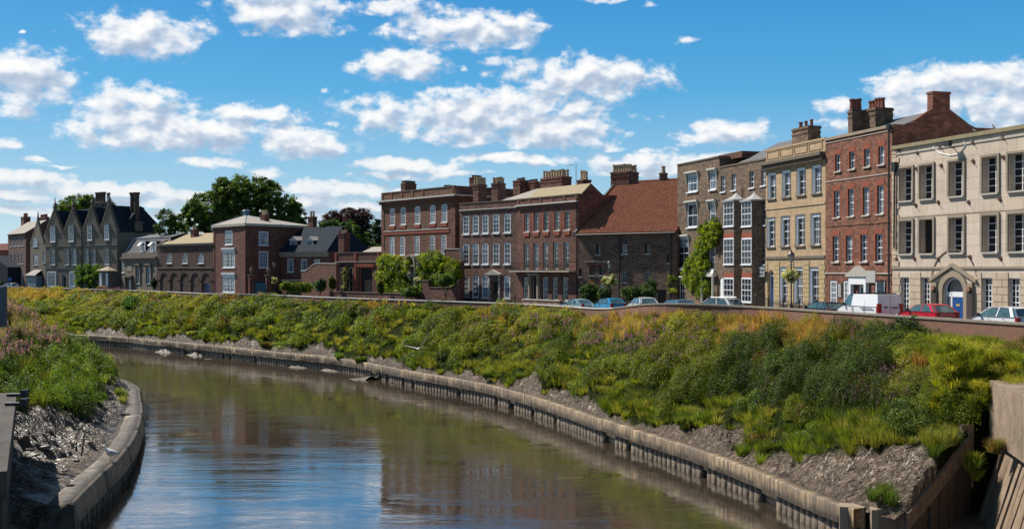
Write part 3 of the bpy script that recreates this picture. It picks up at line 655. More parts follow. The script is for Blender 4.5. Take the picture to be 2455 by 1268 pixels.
mb = MB(); mb.prism_z([(15.8, 46.4), (16.5, 46.2), (16.9, 46.9), (16.0, 47.2)], -.5, 1.5); mb.build('foot_block', BEAMM, wb)
# mud apron in the dark corner below the abutment
xs = np.linspace(14.5, 24, 30); ys = np.linspace(36, 51, 40); XX, YY = np.meshgrid(xs, ys); ZZ = -.6 + .17*(XX-14.5) + .02*(YY-36) + (fbm(XX*1.2, YY*1.2, 61)-.5)*.5
o = grid_mesh('mud', XX, YY, ZZ, MUD); tag(o, 'shaded wet mud in the corner under the abutment', 'mud', kind='structure')
# left wing wall
lwg = empty('wing_wall', 'dark fluted concrete wing wall at bottom left of the mud shelf', 'wing wall', (0, 0, 0))
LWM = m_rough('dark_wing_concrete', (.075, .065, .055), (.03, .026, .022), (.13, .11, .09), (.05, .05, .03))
A = np.array([-27.4, 60.0]); B = np.array([-17.0, 36.5]); d = (B-A)/np.linalg.norm(B-A); nn = np.array([-d[1], d[0]]); nn = nn if nn[0] < 0 else -nn
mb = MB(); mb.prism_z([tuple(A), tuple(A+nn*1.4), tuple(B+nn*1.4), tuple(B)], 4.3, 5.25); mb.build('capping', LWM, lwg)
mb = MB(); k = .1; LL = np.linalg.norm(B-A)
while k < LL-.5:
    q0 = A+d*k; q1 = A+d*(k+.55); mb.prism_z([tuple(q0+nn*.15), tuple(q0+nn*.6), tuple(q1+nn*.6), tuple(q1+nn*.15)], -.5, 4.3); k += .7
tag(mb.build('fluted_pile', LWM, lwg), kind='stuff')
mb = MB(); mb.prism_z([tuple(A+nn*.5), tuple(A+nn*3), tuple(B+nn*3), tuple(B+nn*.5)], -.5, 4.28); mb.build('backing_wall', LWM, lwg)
for k in (2.2, 6.5):
    q = A+d*k; mb = MB(); mb.tube((q[0]-.5, q[1], 5.35), (q[0]+.5, q[1]+.1, 5.35), .09, n=10); mb.box(q[0]+.3, q[0]+.62, q[1]-.2, q[1]+.2, 5.22, 5.62); mb.build('mooring_bracket', IRON, lwg)
# stone post of the bridge approach, top left
p = PS(2, 33); mb = MB(); mb.box(p[0]-.6, p[0]+.32, p[1]-.3, p[1]+.3, 7.9, 10.75); mb.taper(p[0]-.6, p[0]+.32, p[1]-.3, p[1]+.3, 10.75, 10.85, .06)
tag(mb.build('stone_post', m_plain('grey_granite', (.09, .10, .12), .7, .3, 4)), 'dark grey stone post at the left edge of the picture', 'post')
# ------------------------------------------------------------------ buildings
ALLB = {}
class Bld:
    """A building on its own plan: local x along the front, y into the block, z up. Read off by survey of the front's plane."""
    def __init__(s, name, label, xl, sl, xr, sr, mat, depth=9, cat='house', zb=None, group='houses along the riverside road'):
        a = np.array(PS(xl, sl)); b = np.array(PS(xr, sr)); s.a = a; s.d = (b-a)/np.linalg.norm(b-a); s.n = np.array([-s.d[1], s.d[0]]); s.Lf = float(np.linalg.norm(b-a))
        s.zb = (road_z(a[1])+road_z(b[1]))/2 if zb is None else zb
        s.rz = math.atan2(s.d[1], s.d[0]); s.mat = mat; s.dep = depth
        s.o = empty(name, label, cat, (a[0], a[1], s.zb), s.rz, group); s.ops = []; ALLB[name] = s
    def uv(s, px, py=CY, w=0.0):
        r = np.array([(px-CX)/F, 1.0]); t = ((s.a + s.n*w) @ s.n)/(r @ s.n); p = r*t
        return float((p-s.a) @ s.d), EYE + (CY-py)/F*t - s.zb
    def u(s, px, w=0.0): return s.uv(px, CY, w)[0]
    def z(s, px, py, w=0.0): return s.uv(px, py, w)[1]
    def w_at(s, px, u):                            # depth at which the line x=u is seen at image column px
        k = (px-CX)/F; p = s.a + s.d*u; return float((k*p[1]-p[0])/(s.n[0]-k*s.n[1]))
    def zm(s, l, r, w=0.0):                       # level line from a left and a right reading
        return (s.z(l[0], l[1], w)+s.z(r[0], r[1], w))/2
    # ---- wall with openings
    def walls(s, ztop, ops=None, u0=0.0, u1=None, side=True, name='wall', mat=None, y0=0.0, zlo=-.5, th=.36, ztopr=None):
        u1 = s.Lf if u1 is None else u1; mat = mat or s.mat; ops = s.ops if ops is None else ops; mb = MB()
        us = sorted({u0, u1, *[o[0] for o in ops], *[o[1] for o in ops]}); zs = sorted({zlo, ztop, *[o[2] for o in ops], *[o[3] for o in ops]})
        us = [x for x in us if u0 <= x <= u1]; zs = [z for z in zs if zlo <= z <= ztop]
        for i in range(len(us)-1):
            for j in range(len(zs)-1):
                cu = (us[i]+us[i+1])/2; cz = (zs[j]+zs[j+1])/2
                if any(o[0] < cu < o[1] and o[2] < cz < o[3] for o in ops): continue
                mb.add([(us[i], y0, zs[j]), (us[i+1], y0, zs[j]), (us[i+1], y0, zs[j+1]), (us[i], y0, zs[j+1])], [(0, 1, 2, 3)])
        for o in ops:
            a, b, c, d = o[:4]; q = y0+th
            mb.add([(a,y0,c),(b,y0,c),(b,y0,d),(a,y0,d),(a,q,c),(b,q,c),(b,q,d),(a,q,d)], [(0,4,5,1),(1,5,6,2),(2,6,7,3),(3,7,4,0),(4,7,6,5)])
            if len(o) > 4 and o[4]:               # arched head: fill the spandrels
                r = o[4]; N_ = 8; w = (b-a)/2; m = (a+b)/2
                arc = [(m + w*math.cos(t), d - r + r*math.sin(t)) for t in np.linspace(0, math.pi, 2*N_+1)]
                for k in range(N_):
                    mb.prism_y([(b, d), arc[k], arc[k+1]], y0+.0005, q); 
                    mb.prism_y([(a, d), arc[2*N_-k-1], arc[2*N_-k]], y0+.0005, q)
        D = s.dep
        if side: mb.add([(u0,y0,zlo),(u0,y0,ztop),(u0,D,ztop),(u0,D,zlo),(u1,y0,zlo),(u1,y0,ztop),(u1,D,ztop),(u1,D,zlo)], [(0,1,2,3),(7,6,5,4),(3,2,6,7),(1,5,6,2)])
        return mb.build(name, mat, s.o)
    # ---- a window: frame (part) > pane, sill
    def window(s, u0, u1, z0, z1, arch=0.0, cols=2, rows=4, fw=.09, bar=.035, y=.14, frame=None, glass=None, sill=True, hole=True, sillm=None, surround=None, sash=True, parent=None, silly=.10, name='window', bw=None):
        frame = frame or WHITE; mb = MB()
        if hole: s.ops.append((u0, u1, z0, z1, arch))
        a, b = u0+.003, u1-.003; m = (a+b)/2; w = (b-a)/2; zt = z1-arch if arch else z1
        def ring(g, o_, y0, y1):                   # outer contour inset o_, thickness g
            if not arch:
                A, B, Z0, Z1 = a+o_, b-o_, z0+o_, z1-o_-.003
                mb.box(A, A+g, y0, y1, Z0, Z1); mb.box(B-g, B, y0, y1, Z0, Z1); mb.box(A+g, B-g, y0, y1, Z0, Z0+g); mb.box(A+g, B-g, y0, y1, Z1-g, Z1)
            else:
                A, B, Z0 = a+o_, b-o_, z0+o_
                mb.box(A, A+g, y0, y1, Z0, zt); mb.box(B-g, B, y0, y1, Z0, zt); mb.box(A+g, B-g, y0, y1, Z0, Z0+g)
                ro = arch-o_-.003; ri = max(.005, ro-g); W0 = w-o_; W1 = W0-g; n_ = 10
                for k in range(n_):
                    t0 = math.pi*k/n_; t1 = math.pi*(k+1)/n_
                    mb.prism_y([(m+W0*math.cos(t0), zt+ro*math.sin(t0)), (m+W0*math.cos(t1), zt+ro*math.sin(t1)), (m+W1*math.cos(t1), zt+ri*math.sin(t1)), (m+W1*math.cos(t0), zt+ri*math.sin(t0))], y0, y1)
        ring(fw, 0, y, y+.1)
        A, B, Z0, Z1 = a+fw, b-fw, z0+fw, z1-fw
        bb = bar
        for i in range(1, cols): x = lerp(A, B, i/cols); mb.box(x-bb/2, x+bb/2, y+.03, y+.07, Z0, Z1 if not arch else zt+arch*.8)
        for j in range(1, rows):
            zz = lerp(Z0, Z1, j/rows); h = bb/2
            if sash and j == rows//2: h = .035; mb.box(A, B, y+.012, y+.07, zz-h, zz+h)
            else: mb.box(A, B, y+.034, y+.066, zz-h, zz+h)
        fr = mb.build(name, frame, parent or s.o)
        g = MB()
        if arch:
            n_ = 10; ro = arch-fw*.6; pts = [(a+fw*.6, z0+fw*.6), (b-fw*.6, z0+fw*.6)] + [(m+(w-fw*.6)*math.cos(t), zt+max(.01, ro)*math.sin(t)) for t in np.linspace(0, math.pi, n_+1)]
            g.prism_y(pts, y+.055, y+.075)
        else: g.box(a+fw*.6, b-fw*.6, y+.055, y+.075, z0+fw*.6, z1-fw*.6)
        g.build('pane', glass or GLASS, fr)
        if sill: q = MB(); q.box(u0-.09, u1+.09, -silly, y+.05, z0-.12, z0-.002); q.build('sill', sillm or PALES, fr)
        if surround: surround(fr, u0, u1, z0, z1)
        return fr
    def row(s, cols_px, L_, R_, **kw):             # cols_px list of (x0,x1); L_=(ytop,ybot) at first, R_ at last column
        c0 = sum(cols_px[0])/2; c1 = sum(cols_px[-1])/2
        z1 = s.zm((c0, L_[0]), (c1, R_[0])); z0 = s.zm((c0, L_[1]), (c1, R_[1])); out = []
        ws = [s.u(b)-s.u(a) for a, b in cols_px]; w = sum(ws)/len(ws)
        for a, b in cols_px:
            m = (s.u(a)+s.u(b))/2; out.append(s.window(m-w/2, m+w/2, z0, z1, **kw))
        return out
    def band(s, z, h, out=.08, name='string_course', mat=None, u0=0.0, u1=None, slope=False):
        mb = MB(); u1 = s.Lf if u1 is None else u1; mb.box(u0, u1, -out, .02, z-h/2, z+h/2); return mb.build(name, mat or PALES, s.o)
    def chimney(s, x0, x1, yt, yb, w, d, npots, pot, mat=None, potm=None, cap=True, potr=.13, rows=1, potd=None, u=None):
        mat = mat or s.mat; A = s.u(x0, w); B = s.u(x1, w+d)
        if B-A < .5: B = A+.6
        zt = s.z((x0+x1)/2, yt, w); zb_ = s.z((x0+x1)/2, yb, w)-.6; mb = MB()
        mb.box(A, B, w, w+d, zb_, zt-.22); mb.box(A-.07, B+.07, w-.07, w+d+.07, zt-.22, zt-.08); mb.box(A-.02, B+.02, w-.02, w+d+.02, zt-.08, zt); mb.box(A-.05, B+.05, w-.05, w+d+.05, zt-.62, zt-.52)
        c = mb.build('chimney', mat, s.o)
        hp = pot*(s.a[1]+s.n[1]*w + A*s.d[1])/F if pot > 3 else pot
        for r in range(rows):
            for k in range(npots):
                along = B-A > d*1.0
                t = (k+.5)/npots
                px_ = lerp(A, B, t) if along else (A+B)/2; py_ = w+d/2 if along else lerp(w, w+d, t)
                if rows > 1: 
                    if along: py_ = w+d*(r+.5)/rows
                    else: px_ = lerp(A, B, (r+.5)/rows)
                p = MB(); q = potr*(.9+.2*random.random()); h = hp*(.88+.2*random.random()) if npots > 2 else hp
                p.lathe([(q*1.1, 0), (q*.95, h*.15), (q*.8, h*.8), (q*1.08, h*.84), (q*1.08, h), (q*.8, h), (q*.75, h*.9)], (px_, py_, zt), 10)
                p.build('chimney_pot', potm or POTB, c)
        return c
    def gable_roof(s, z0, zr, mat, u0=None, u1=None, y0=-.25, y1=None, yr=None, over=.15, name='roof', hipl=0, hipr=0, wallm=None):
        u0 = -over if u0 is None else u0; u1 = s.Lf+over if u1 is None else u1; y1 = s.dep+.25 if y1 is None else y1; yr = (y0+y1)/2 if yr is None else yr
        mb = MB(); a, b = u0+hipl, u1-hipr; t = .14
        vs = [(u0,y0,z0),(u1,y0,z0),(b,yr,zr),(a,yr,zr),(u0,y1,z0),(u1,y1,z0)]
        mb.add(vs, [(0,1,2,3),(4,3,2,5),(0,3,4),(1,5,2),(0,4,5,1)])
        o_ = mb.build(name, mat, s.o)
        if wallm:
            for (uu_, nm) in ((u0, 1), (u1, 2)):
                q = MB(); e = .02 if nm == 2 else -.02
                q.prism_x([(y0+.2, z0-.05), (y1-.2, z0-.05), (yr, zr-.08)], min(uu_+e, uu_+e*3), max(uu_+e, uu_+e*3)); q.build('gable_wall', wallm, s.o)
        return o_
    def door(s, x0, x1, yt, yb=None, mat=None, frame=None, arch=0.0, y=.22, leaf=True, fw=.1, zb_=0.05):
        u0, u1 = s.u(x0), s.u(x1); z1 = s.z((x0+x1)/2, yt); z0 = zb_ if yb is None else s.z((x0+x1)/2, yb)
        s.ops.append((u0, u1, z0, z1, arch)); mb = MB(); f = frame or WHITE
        mb.box(u0+.003, u0+fw, y-.02, y+.08, z0, z1-arch); mb.box(u1-fw, u1-.003, y-.02, y+.08, z0, z1-arch); mb.box(u0+fw, u1-fw, y-.02, y+.08, z1-arch-fw*.6, z1-arch)
        if arch:
            m = (u0+u1)/2; w = (u1-u0)/2; 
            for k in range(8):
                t0 = math.pi*k/8; t1 = math.pi*(k+1)/8
                mb.prism_y([(m+w*.99*math.cos(t0), z1-arch+arch*.99*math.sin(t0)), (m+w*.99*math.cos(t1), z1-arch+arch*.99*math.sin(t1)), (m+(w-fw)*math.cos(t1), z1-arch+(arch-fw)*math.sin(t1)), (m+(w-fw)*math.cos(t0), z1-arch+(arch-fw)*math.sin(t0))], y-.02, y+.08)
        c = mb.build('door', f, s.o)
        mb = MB(); mb.box(u0+fw, u1-fw, y+.02, y+.07, z0, z1-arch-fw*.6); 
        for (p, q) in ((.08, .45), (.55, .92)):
            for (r, t) in ((.05, .42), (.5, .8)):
                mb.box(lerp(u0+fw, u1-fw, p), lerp(u0+fw, u1-fw, q), y+.005, y+.02, lerp(z0, z1-arch, r), lerp(z0, z1-arch, t))
        mb.build('door_leaf', mat or BLUED, c)
        mb = MB(); mb.lathe([(.03, 0), (.045, .03), (.03, .06)], (u1-fw-.12, y-.02, lerp(z0, z1, .48)), 8); mb.build('handle', m_plain('brass', (.5, .35, .12), .35, .1, 3, 1), c)
        if arch:
            g = MB(); m = (u0+u1)/2; w = (u1-u0)/2-fw*.8; g.prism_y([(m+w*math.cos(t), z1-arch+(arch-fw*.8)*math.sin(t)) for t in np.linspace(0, math.pi, 12)], y+.03, y+.05); g.build('fanlight', DGLASS, c)
        return c
def stone_surround(w=.18, out=.07, m=None, hood=.0):
    def f(fr, u0, u1, z0, z1):
        mb = MB(); mb.box(u0-w, u0, -out, .03, z0-.02, z1+w); mb.box(u1, u1+w, -out, .03, z0-.02, z1+w); mb.box(u0, u1, -out, .03, z1, z1+w)
        if hood: mb.box(u0-w-.1, u1+w+.1, -out-.2, .02, z1+w, z1+w+hood)
        mb.build('surround', m or PALES, fr)
    return f
def lintel(m, h=.35, out=.004, flare=.1, jamb=0):
    def f(fr, u0, u1, z0, z1):
        mb = MB(); mb.prism_y([(u0, z1+.003), (u1, z1+.003), (u1+flare, z1+h), (u0-flare, z1+h)], -out-.02, .01)
        if jamb: mb.box(u0-jamb, u0-.002, -.012, .01, z0-.02, z1); mb.box(u1+.002, u1+jamb, -.012, .01, z0-.02, z1)
        mb.build('lintel', m, fr)
    return f
def apron(m):
    def f(fr, u0, u1, z0, z1):
        mb = MB(); mb.box(u0-.02, u1+.02, -.09, .01, z0-.55, z0-.125); mb.box(u0+.06, u1-.06, -.05, .01, z0-.68, z0-.55); mb.box(u0-.24, u0-.004, -.012, .01, z0-.3, z1-.1); mb.box(u1+.004, u1+.24, -.012, .01, z0-.3, z1-.1); mb.build('apron', m, fr)
    return f
def reveal_white(w=.16):
    """white-painted splayed lining, head and dark outline of the ashlar house windows"""
    def f(fr, u0, u1, z0, z1):
        mb = MB(); mb.box(u0+.004, u0+.02, .0, .33, z0, z1); mb.box(u1-.02, u1-.004, .0, .33, z0, z1)
        mb.box(u0+.02, u1-.02, .10, .13, z1-.26, z1-.01); mb.box(u0+.02, u0+.15, .10, .13, z0, z1-.26)
        mb.build('lining', m_plain('bright_white_lining', (.90, .90, .90), .5, .03), fr)
        mb = MB(); t = .06; mb.box(u0-t, u0, -.025, .02, z0, z1+t); mb.box(u1, u1+t, -.025, .02, z0, z1+t); mb.box(u0, u1, -.025, .02, z1, z1+t); mb.build('architrave', DENTST, fr)
    return f

# ===== cream stucco building (nearest) =====
S = Bld('stucco_building', 'three storey cream stucco building with dark recessed windows and blue door', 2140, 32.6, 2475, 38.7, STUC, 14, 'building')
Lr = 5.2; S.Lf += Lr                                # it carries on past the picture's edge
zt = S.zm((2145, 350), (2455, 300))
sur = stone_surround(.16, .10, m_stucco('grey_stone_frame', (.33, .27, .20), .5))
t3 = [(2156,2190),(2206,2238),(2276,2311),(2357,2392),(2420,2456)]
def stw(x0, x1, yt, yb, **kw):
    u0, u1 = S.u(x0), S.u(x1); return (u0, u1, S.z((x0+x1)/2, yt), S.z((x0+x1)/2, yb))
rows_ = [((407,487),(372,452)), ((530,612),(512,602))]
zs3 = (S.zm((2173,403),(2438,367)), S.zm((2173,483),(2438,455))); zs2 = (S.zm((2173,528),(2438,514)), S.zm((2173,611),(2438,600)))
for (zhi, zlo_) in (zs3, zs2):
    for i, (x0, x1) in enumerate(t3):
        m = (S.u(x0)+S.u(x1))/2; w = 1.36
        S.window(m-w/2, m+w/2, zlo_, zhi, cols=2, rows=5, fw=.05, bar=.055, y=.42, glass=DGLASS, surround=sur, sash=False, silly=.16) if not (i == 1 and zhi == zs2[0]) else S.window(m-w/2, m+w/2, zlo_, zhi, cols=1, rows=1, fw=.05, y=.42, glass=DARKD, surround=sur, frame=DENTST, silly=.16)
    for k in (7.6, 10.3, 13.0): pass
gz1 = S.zm((2170,667),(2430,664)); gz0 = .35
for (x0, x1) in [(2159,2180),(2208,2230),(2354,2380),(2418,2446)]:
    u0, u1 = S.u(x0), S.u(x1); S.window(u0, u1, gz0, gz1, cols=3, rows=7, fw=.07, bar=.05, y=.22, glass=DGLASS, sill=False, sash=True)
# doorway
du0, du1 = S.u(2262), S.u(2312); dz = S.z(2290, 664)
S.ops.append((du0, du1, .05, dz, (du1-du0)/2))
S.walls(zt, th=.5)
dm = (du0+du1)/2; dw = (du1-du0)/2; zsp = dz-dw
mb = MB(); mb.box(du0+.02, du0+.1, .18, .26, .05, zsp); mb.box(du1-.1, du1-.02, .18, .26, .05, zsp); mb.box(du0+.55, du0+.65, .18, .26, .05, zsp); mb.box(du0+.1, du1-.1, .18, .26, zsp-.35, zsp)
for k in range(10):
    t0 = math.pi*k/10; t1 = math.pi*(k+1)/10; mb.prism_y([(dm+dw*.98*math.cos(t0), zsp+dw*.98*math.sin(t0)), (dm+dw*.98*math.cos(t1), zsp+dw*.98*math.sin(t1)), (dm+dw*.86*math.cos(t1), zsp+dw*.86*math.sin(t1)), (dm+dw*.86*math.cos(t0), zsp+dw*.86*math.sin(t0))], .16, .26)
dd = mb.build('door', WHITE, S.o)
mb = MB(); mb.box(du0+.65, du1-.1, .20, .24, .05, zsp-.35); mb.build('door_leaf', BLUED, dd)
mb = MB(); mb.box(lerp(du0,du1,.5), lerp(du0,du1,.68), .18, .2, 1.15, 1.3); mb.box(du1-.28, du1-.2, .18, .2, 1.2, 1.45); mb.build('letter_plate', m_plain('brass_plate', (.45, .34, .16), .4), dd)
mb = MB(); mb.box(du0+.1, du0+.55, .21, .24, .4, zsp-.4); mb.build('side_light', GLASS, dd)
mb = MB(); mb.prism_y([(dm+dw*.85*math.cos(t), zsp+dw*.85*math.sin(t)) for t in np.linspace(0, math.pi, 14)], .2, .24); mb.build('fanlight', DGLASS, dd)
# stone arch, triangular pediment, big blind arch above the door
mb = MB(); 
for k in range(14):
    t0 = math.pi*k/14; t1 = math.pi*(k+1)/14; r0, r1 = dw+.005, dw+.42
    mb.prism_y([(dm+r0*math.cos(t0), zsp+r0*math.sin(t0)), (dm+r1*math.cos(t0), zsp+r1*math.sin(t0)), (dm+r1*math.cos(t1), zsp+r1*math.sin(t1)), (dm+r0*math.cos(t1), zsp+r0*math.sin(t1))], -.12, .0)
mb.box(du0-.42, du0-.005, -.12, 0, 0, zsp); mb.box(du1+.005, du1+.42, -.12, 0, 0, zsp)
mb.build('door_arch', SANDS, S.o)
mb = MB(); pw = dw+1.25; pb = zsp+dw*.62; pt = zsp+dw+.95
mb.prism_y([(dm-pw, pb), (dm-pw, pb+.22), (dm, pt), (dm+pw, pb+.22), (dm+pw, pb), (dm, pt-.26)], -.22, -.002)
mb.box(du0-.95, du0-.5, -.22, -.002, 0, pb); mb.box(du1+.5, du1+.95, -.22, -.002, 0, pb)
mb.build('pediment', SANDS, S.o)
mb = MB(); ra = pw-.05
for k in range(16):
    t0 = R(12)+R(156)*k/16; t1 = R(12)+R(156)*(k+1)/16; r1 = ra+.06
    mb.prism_y([(dm+ra*math.cos(t0), pb-.1+ra*math.sin(t0)*1.05), (dm+r1*math.cos(t0), pb-.1+r1*math.sin(t0)*1.05), (dm+r1*math.cos(t1), pb-.1+r1*math.sin(t1)*1.05), (dm+ra*math.cos(t1), pb-.1+ra*math.sin(t1)*1.05)], -.05, -.001)
mb.build('blind_arch', DENTST, S.o)
for (q0, q1) in ((du0-.98, du0-.47), (du1+.47, du1+.98)): mb = MB(); mb.box(q0, q1, -.25, -.221, 0.1, pb-.5); mb.build('pilaster_panel', m_plain('dark_pilaster', (.05, .035, .03), .7), S.o)
for q in (du0-.72, du1+.72):
    mb = MB(); mb.box(q-.13, q+.13, -.36, -.24, pb-.55, pb-.25); mb.build('wall_lantern', m_plain('copper_lantern', (.3, .13, .09), .5), S.o)
S.band(zt-.12, .26, .16, 'cornice', m_stucco('lichen_cornice', (.30, .25, .14), .6)); S.band(zt-.62, .12, .06, 'cornice')
zst = S.zm((2150,643),(2455,640)); S.band(zst, .16, .09, 'string_course', SANDS)
zs_ = S.zm((2150, 517), (2455, 500)); S.band(zs_-.1, .05, .03, 'string_course', SANDS)
# rusticated ground floor blocks and quoins
mb = MB(); gops = [(o[0], o[1]) for o in S.ops if o[2] < 1.0] + [(du0-1.0, du1+1.0)]
zc = .1; k = 0
while zc < zst-.3:
    x = .0; k += 1; x = -.45*(k % 2)
    while x < S.Lf:
        a, b = max(0.02, x+.02), min(S.Lf, x+1.18)
        segs = [(a, b)]
        for (p, q) in gops:
            ns = []
            for (m_, n_) in segs:
                if q <= m_ or p >= n_: ns.append((m_, n_)); continue
                if p > m_: ns.append((m_, p-.02))
                if q < n_: ns.append((q+.02, n_))
            segs = ns
        for (m_, n_) in segs:
            if n_-m_ > .12: mb.box(m_, n_, -.045, .0, zc+.02, zc+.46)
        x += 1.2
    zc += .48
mb.build('rusticated_block', RUSTIC, S.o)['kind'] = 'stuff'
mb = MB(); zc = zst+.1; k = 0
while zc < zt-.8:
    k += 1; w = .75 if k % 2 else .45; mb.box(-.03, w, -.06, .0, zc+.02, zc+.40); mb.box(-.05, 0, -.06, w, zc+.02, zc+.40); zc += .42
mb.build('quoin', RUSTIC, S.o)['kind'] = 'stuff'
# iron tie plates with their pins
tie = [(2156,360),(2200,366),(2256,352),(2334,342),(2406,330),(2198,405),(2257,397),(2334,387),(2406,377),(2154,484),(2196,492),(2250,485),(2323,485),(2398,478),(2150,621),(2193,620),(2250,621),(2326,616),(2399,619)]
for (x, y) in tie:
    u, z = S.uv(x, y); mb = MB(); r = .13
    mb.prism_y([(u+r*math.cos(t), z+r*1.15*math.sin(t)) for t in np.linspace(0, 2*math.pi, 10, endpoint=False)], -.06, -.002); mb.tube((u, -.3, z), (u, 0, z), .025, n=6); mb.build('tie_plate', RUST, S.o)
u, z = S.uv(2286, 350); mb = MB(); mb.box(u-.1, u+.38, -.75, -.45, z-.06, z+.3); mb.tube((u+.1, -.5, z), (u+.1, 0, z-.2), .035, n=6); mb.build('floodlight', IRON, S.o)
mb = MB(); pts = [(u+1.0, -.03, z+.25), (u+1.15, -.03, z-.1), (u+.6, -.03, z-.62), (u-.3, -.03, z-.62), (u-1.3, -.03, z-.35), (u-2.0, -.03, z+.15)]
for a, b in zip(pts[:-1], pts[1:]): mb.tube(a, b, .03, n=6)
mb.build('cable', WHITE, S.o)
# roof: low dark flat roof behind the parapet
mb = MB(); mb.box(.3, S.Lf-.3, .35, S.dep-.3, zt-.5, zt-.42); mb.build('roof', SLATE_G, S.o)
# rain pipe at the joint with the brick house
mb = MB(); mb.tube((-.25, -.14, .2), (-.25, -.14, zt+1.3), .07, n=8); mb.box(-.42, -.08, -.28, -.02, zt+1.3, zt+1.65)
for k in range(6): mb.box(-.36, -.14, -.2, -.02, .9+k*1.9, .98+k*1.9)
mb.build('drainpipe', IRON, S.o)
mb = MB(); mb.tube((.35, -.16, 5.2), (.42, -.16, zt-1.9), .06, n=8); mb.box(.2, .6, -.3, -.05, zt-1.9, zt-1.2); mb.build('drainpipe', IRON, S.o)

# ===== red brick four storey house =====
Rb = Bld('brick_house', 'four storey orange red brick house with gabled stone slate roof and pedimented door', 1979, 29.4, 2142, 32.6, B_RED, 11)
zt = Rb.zm((1984, 330), (2138, 300))
lt_ = lintel(m_plain('orange_rubbed_brick', (.25, .062, .03), .9, .35, 6), .42, flare=.16, jamb=.2)
Rb.row([(2002,2016),(2036,2050),(2072,2086),(2106,2121)], (371,411), (350,394), cols=2, rows=2, fw=.08, surround=lt_, silly=.12)
Rb.row([(1999,2014),(2033,2048),(2069,2084),(2103,2119)], (458,522), (444,512), cols=2, rows=4, fw=.08, surround=lt_, silly=.12)
Rb.row([(1996,2012),(2028,2044),(2063,2080),(2099,2116)], (566,628), (561,626), cols=2, rows=4, fw=.08, surround=lt_, silly=.12)
zg1 = Rb.z(2000, 672)
for (x0, x1) in [(1989,2006),(2021,2040),(2097,2113)]: Rb.window(Rb.u(x0), Rb.u(x1), .9, zg1, cols=2, rows=4, fw=.16, bar=.05, y=.05, sill=True, sillm=WHITE)
Rb.door(2056, 2080, 685, mat=GREEND, y=.15, fw=.22)
Rb.walls(zt)
Rb.band(zt-.1, .22, .10, 'coping', SANDS); Rb.band(Rb.zm((1984,343),(2138,313)), .06, .05); Rb.band(Rb.zm((1984,436),(2138,415)), .07, .05); Rb.band(Rb.zm((1984,536),(2138,526)), .5, .05, 'string_course', B_RED); Rb.band(Rb.z(2010, 655), .10, .08)
u0, u1 = Rb.u(2036), Rb.u(2090); m = (u0+u1)/2; za = Rb.z(2060, 637); zb_ = Rb.z(2060, 663)
mb = MB(); mb.prism_y([(u0, zb_), (u1, zb_), (u1, zb_+.1), (m, za), (u0, zb_+.1)], -.40, -.002); mb.build('pediment', PALES, Rb.o)
mb = MB(); mb.box(u0+.35, u1-.35, -.3, -.002, zb_-.6, zb_-.002); mb.box(u0+.35, u0+.62, -.3, -.002, 0, zb_-.6); mb.box(u1-.62, u1-.35, -.3, -.002, 0, zb_-.6); mb.build('door_case', WHITE, Rb.o)
# slate roof with the big side gable and its stack
wa_ = Rb.w_at(2256, Rb.Lf); zr = Rb.z(2256, 262, wa_); q = 2*wa_-.4
Rb.gable_roof(zt-.2, zr, SLATE_G, u0=.2, u1=Rb.Lf-.1, y0=.4, y1=q, wallm=B_DARKRED)
mb = MB(); mb.prism_x([(.6, zt-.4), (q-.2, zt-.4), ((q+.4)/2+.6, zr+.12), ((q+.4)/2-.6, zr+.12)], Rb.Lf-.30, Rb.Lf+.02); mb.box(Rb.Lf-.6, Rb.Lf+.05, (q+.4)/2-.75, (q+.4)/2+.75, zr-.8, zr+1.15); mb.box(Rb.Lf-.66, Rb.Lf+.11, (q+.4)/2-.8, (q+.4)/2+.8, zr+1.15, zr+1.3); mb.build('gable_stack', B_RED, Rb.o)
Rb.chimney(2033, 2067, 262, 315, .9, 1.0, 3, 27, B_BROWN, POTR, potr=.2); Rb.chimney(2064, 2141, 256, 300, 1.9, 1.6, 5, 24, B_BROWN, POTR, potr=.2)
# name boards beside the door
BOARD = m_plain('black_board', (.012, .012, .014), .3, .1)
def signboard(b, x0, x1, yt, yb, m, lines=8, nm='sign_board', col=None, out=.06):
    u0, u1 = b.u(x0), b.u(x1); z1, z0 = b.z((x0+x1)/2, yt), b.z((x0+x1)/2, yb); mb = MB(); mb.box(u0, u1, -out, -out+.04, z0, z1); mb.box(u0-.03, u1+.03, -out+.01, -out+.045, z0-.03, z0); mb.box(u0-.03, u1+.03, -out+.01, -out+.045, z1, z1+.03); s_ = mb.build(nm, m, b.o)
    if lines:
        mb = MB(); 
        for k in range(lines):
            z = lerp(z1, z0, (k+.6)/lines); w = (u1-u0)*(.25+.17*random.random()); c = (u0+u1)/2; x = c-w
            while x < c+w: q = .03+.05*random.random(); mb.box(x, x+q, -out-.004, -out-.001, z-.022, z+.022); x += q+.02
        mb.build('lettering', WHITE, s_)
    return s_
signboard(Rb, 2009, 2019, 680, 712, BOARD, 14); signboard(Rb, 2114, 2124, 674, 700, BOARD, 10)
signboard(Rb, 2090, 2112, 650, 677, m_plain('grey_blank_sign', (.42, .40, .38), .6, .05), 0, 'sign_panel', out=.5)

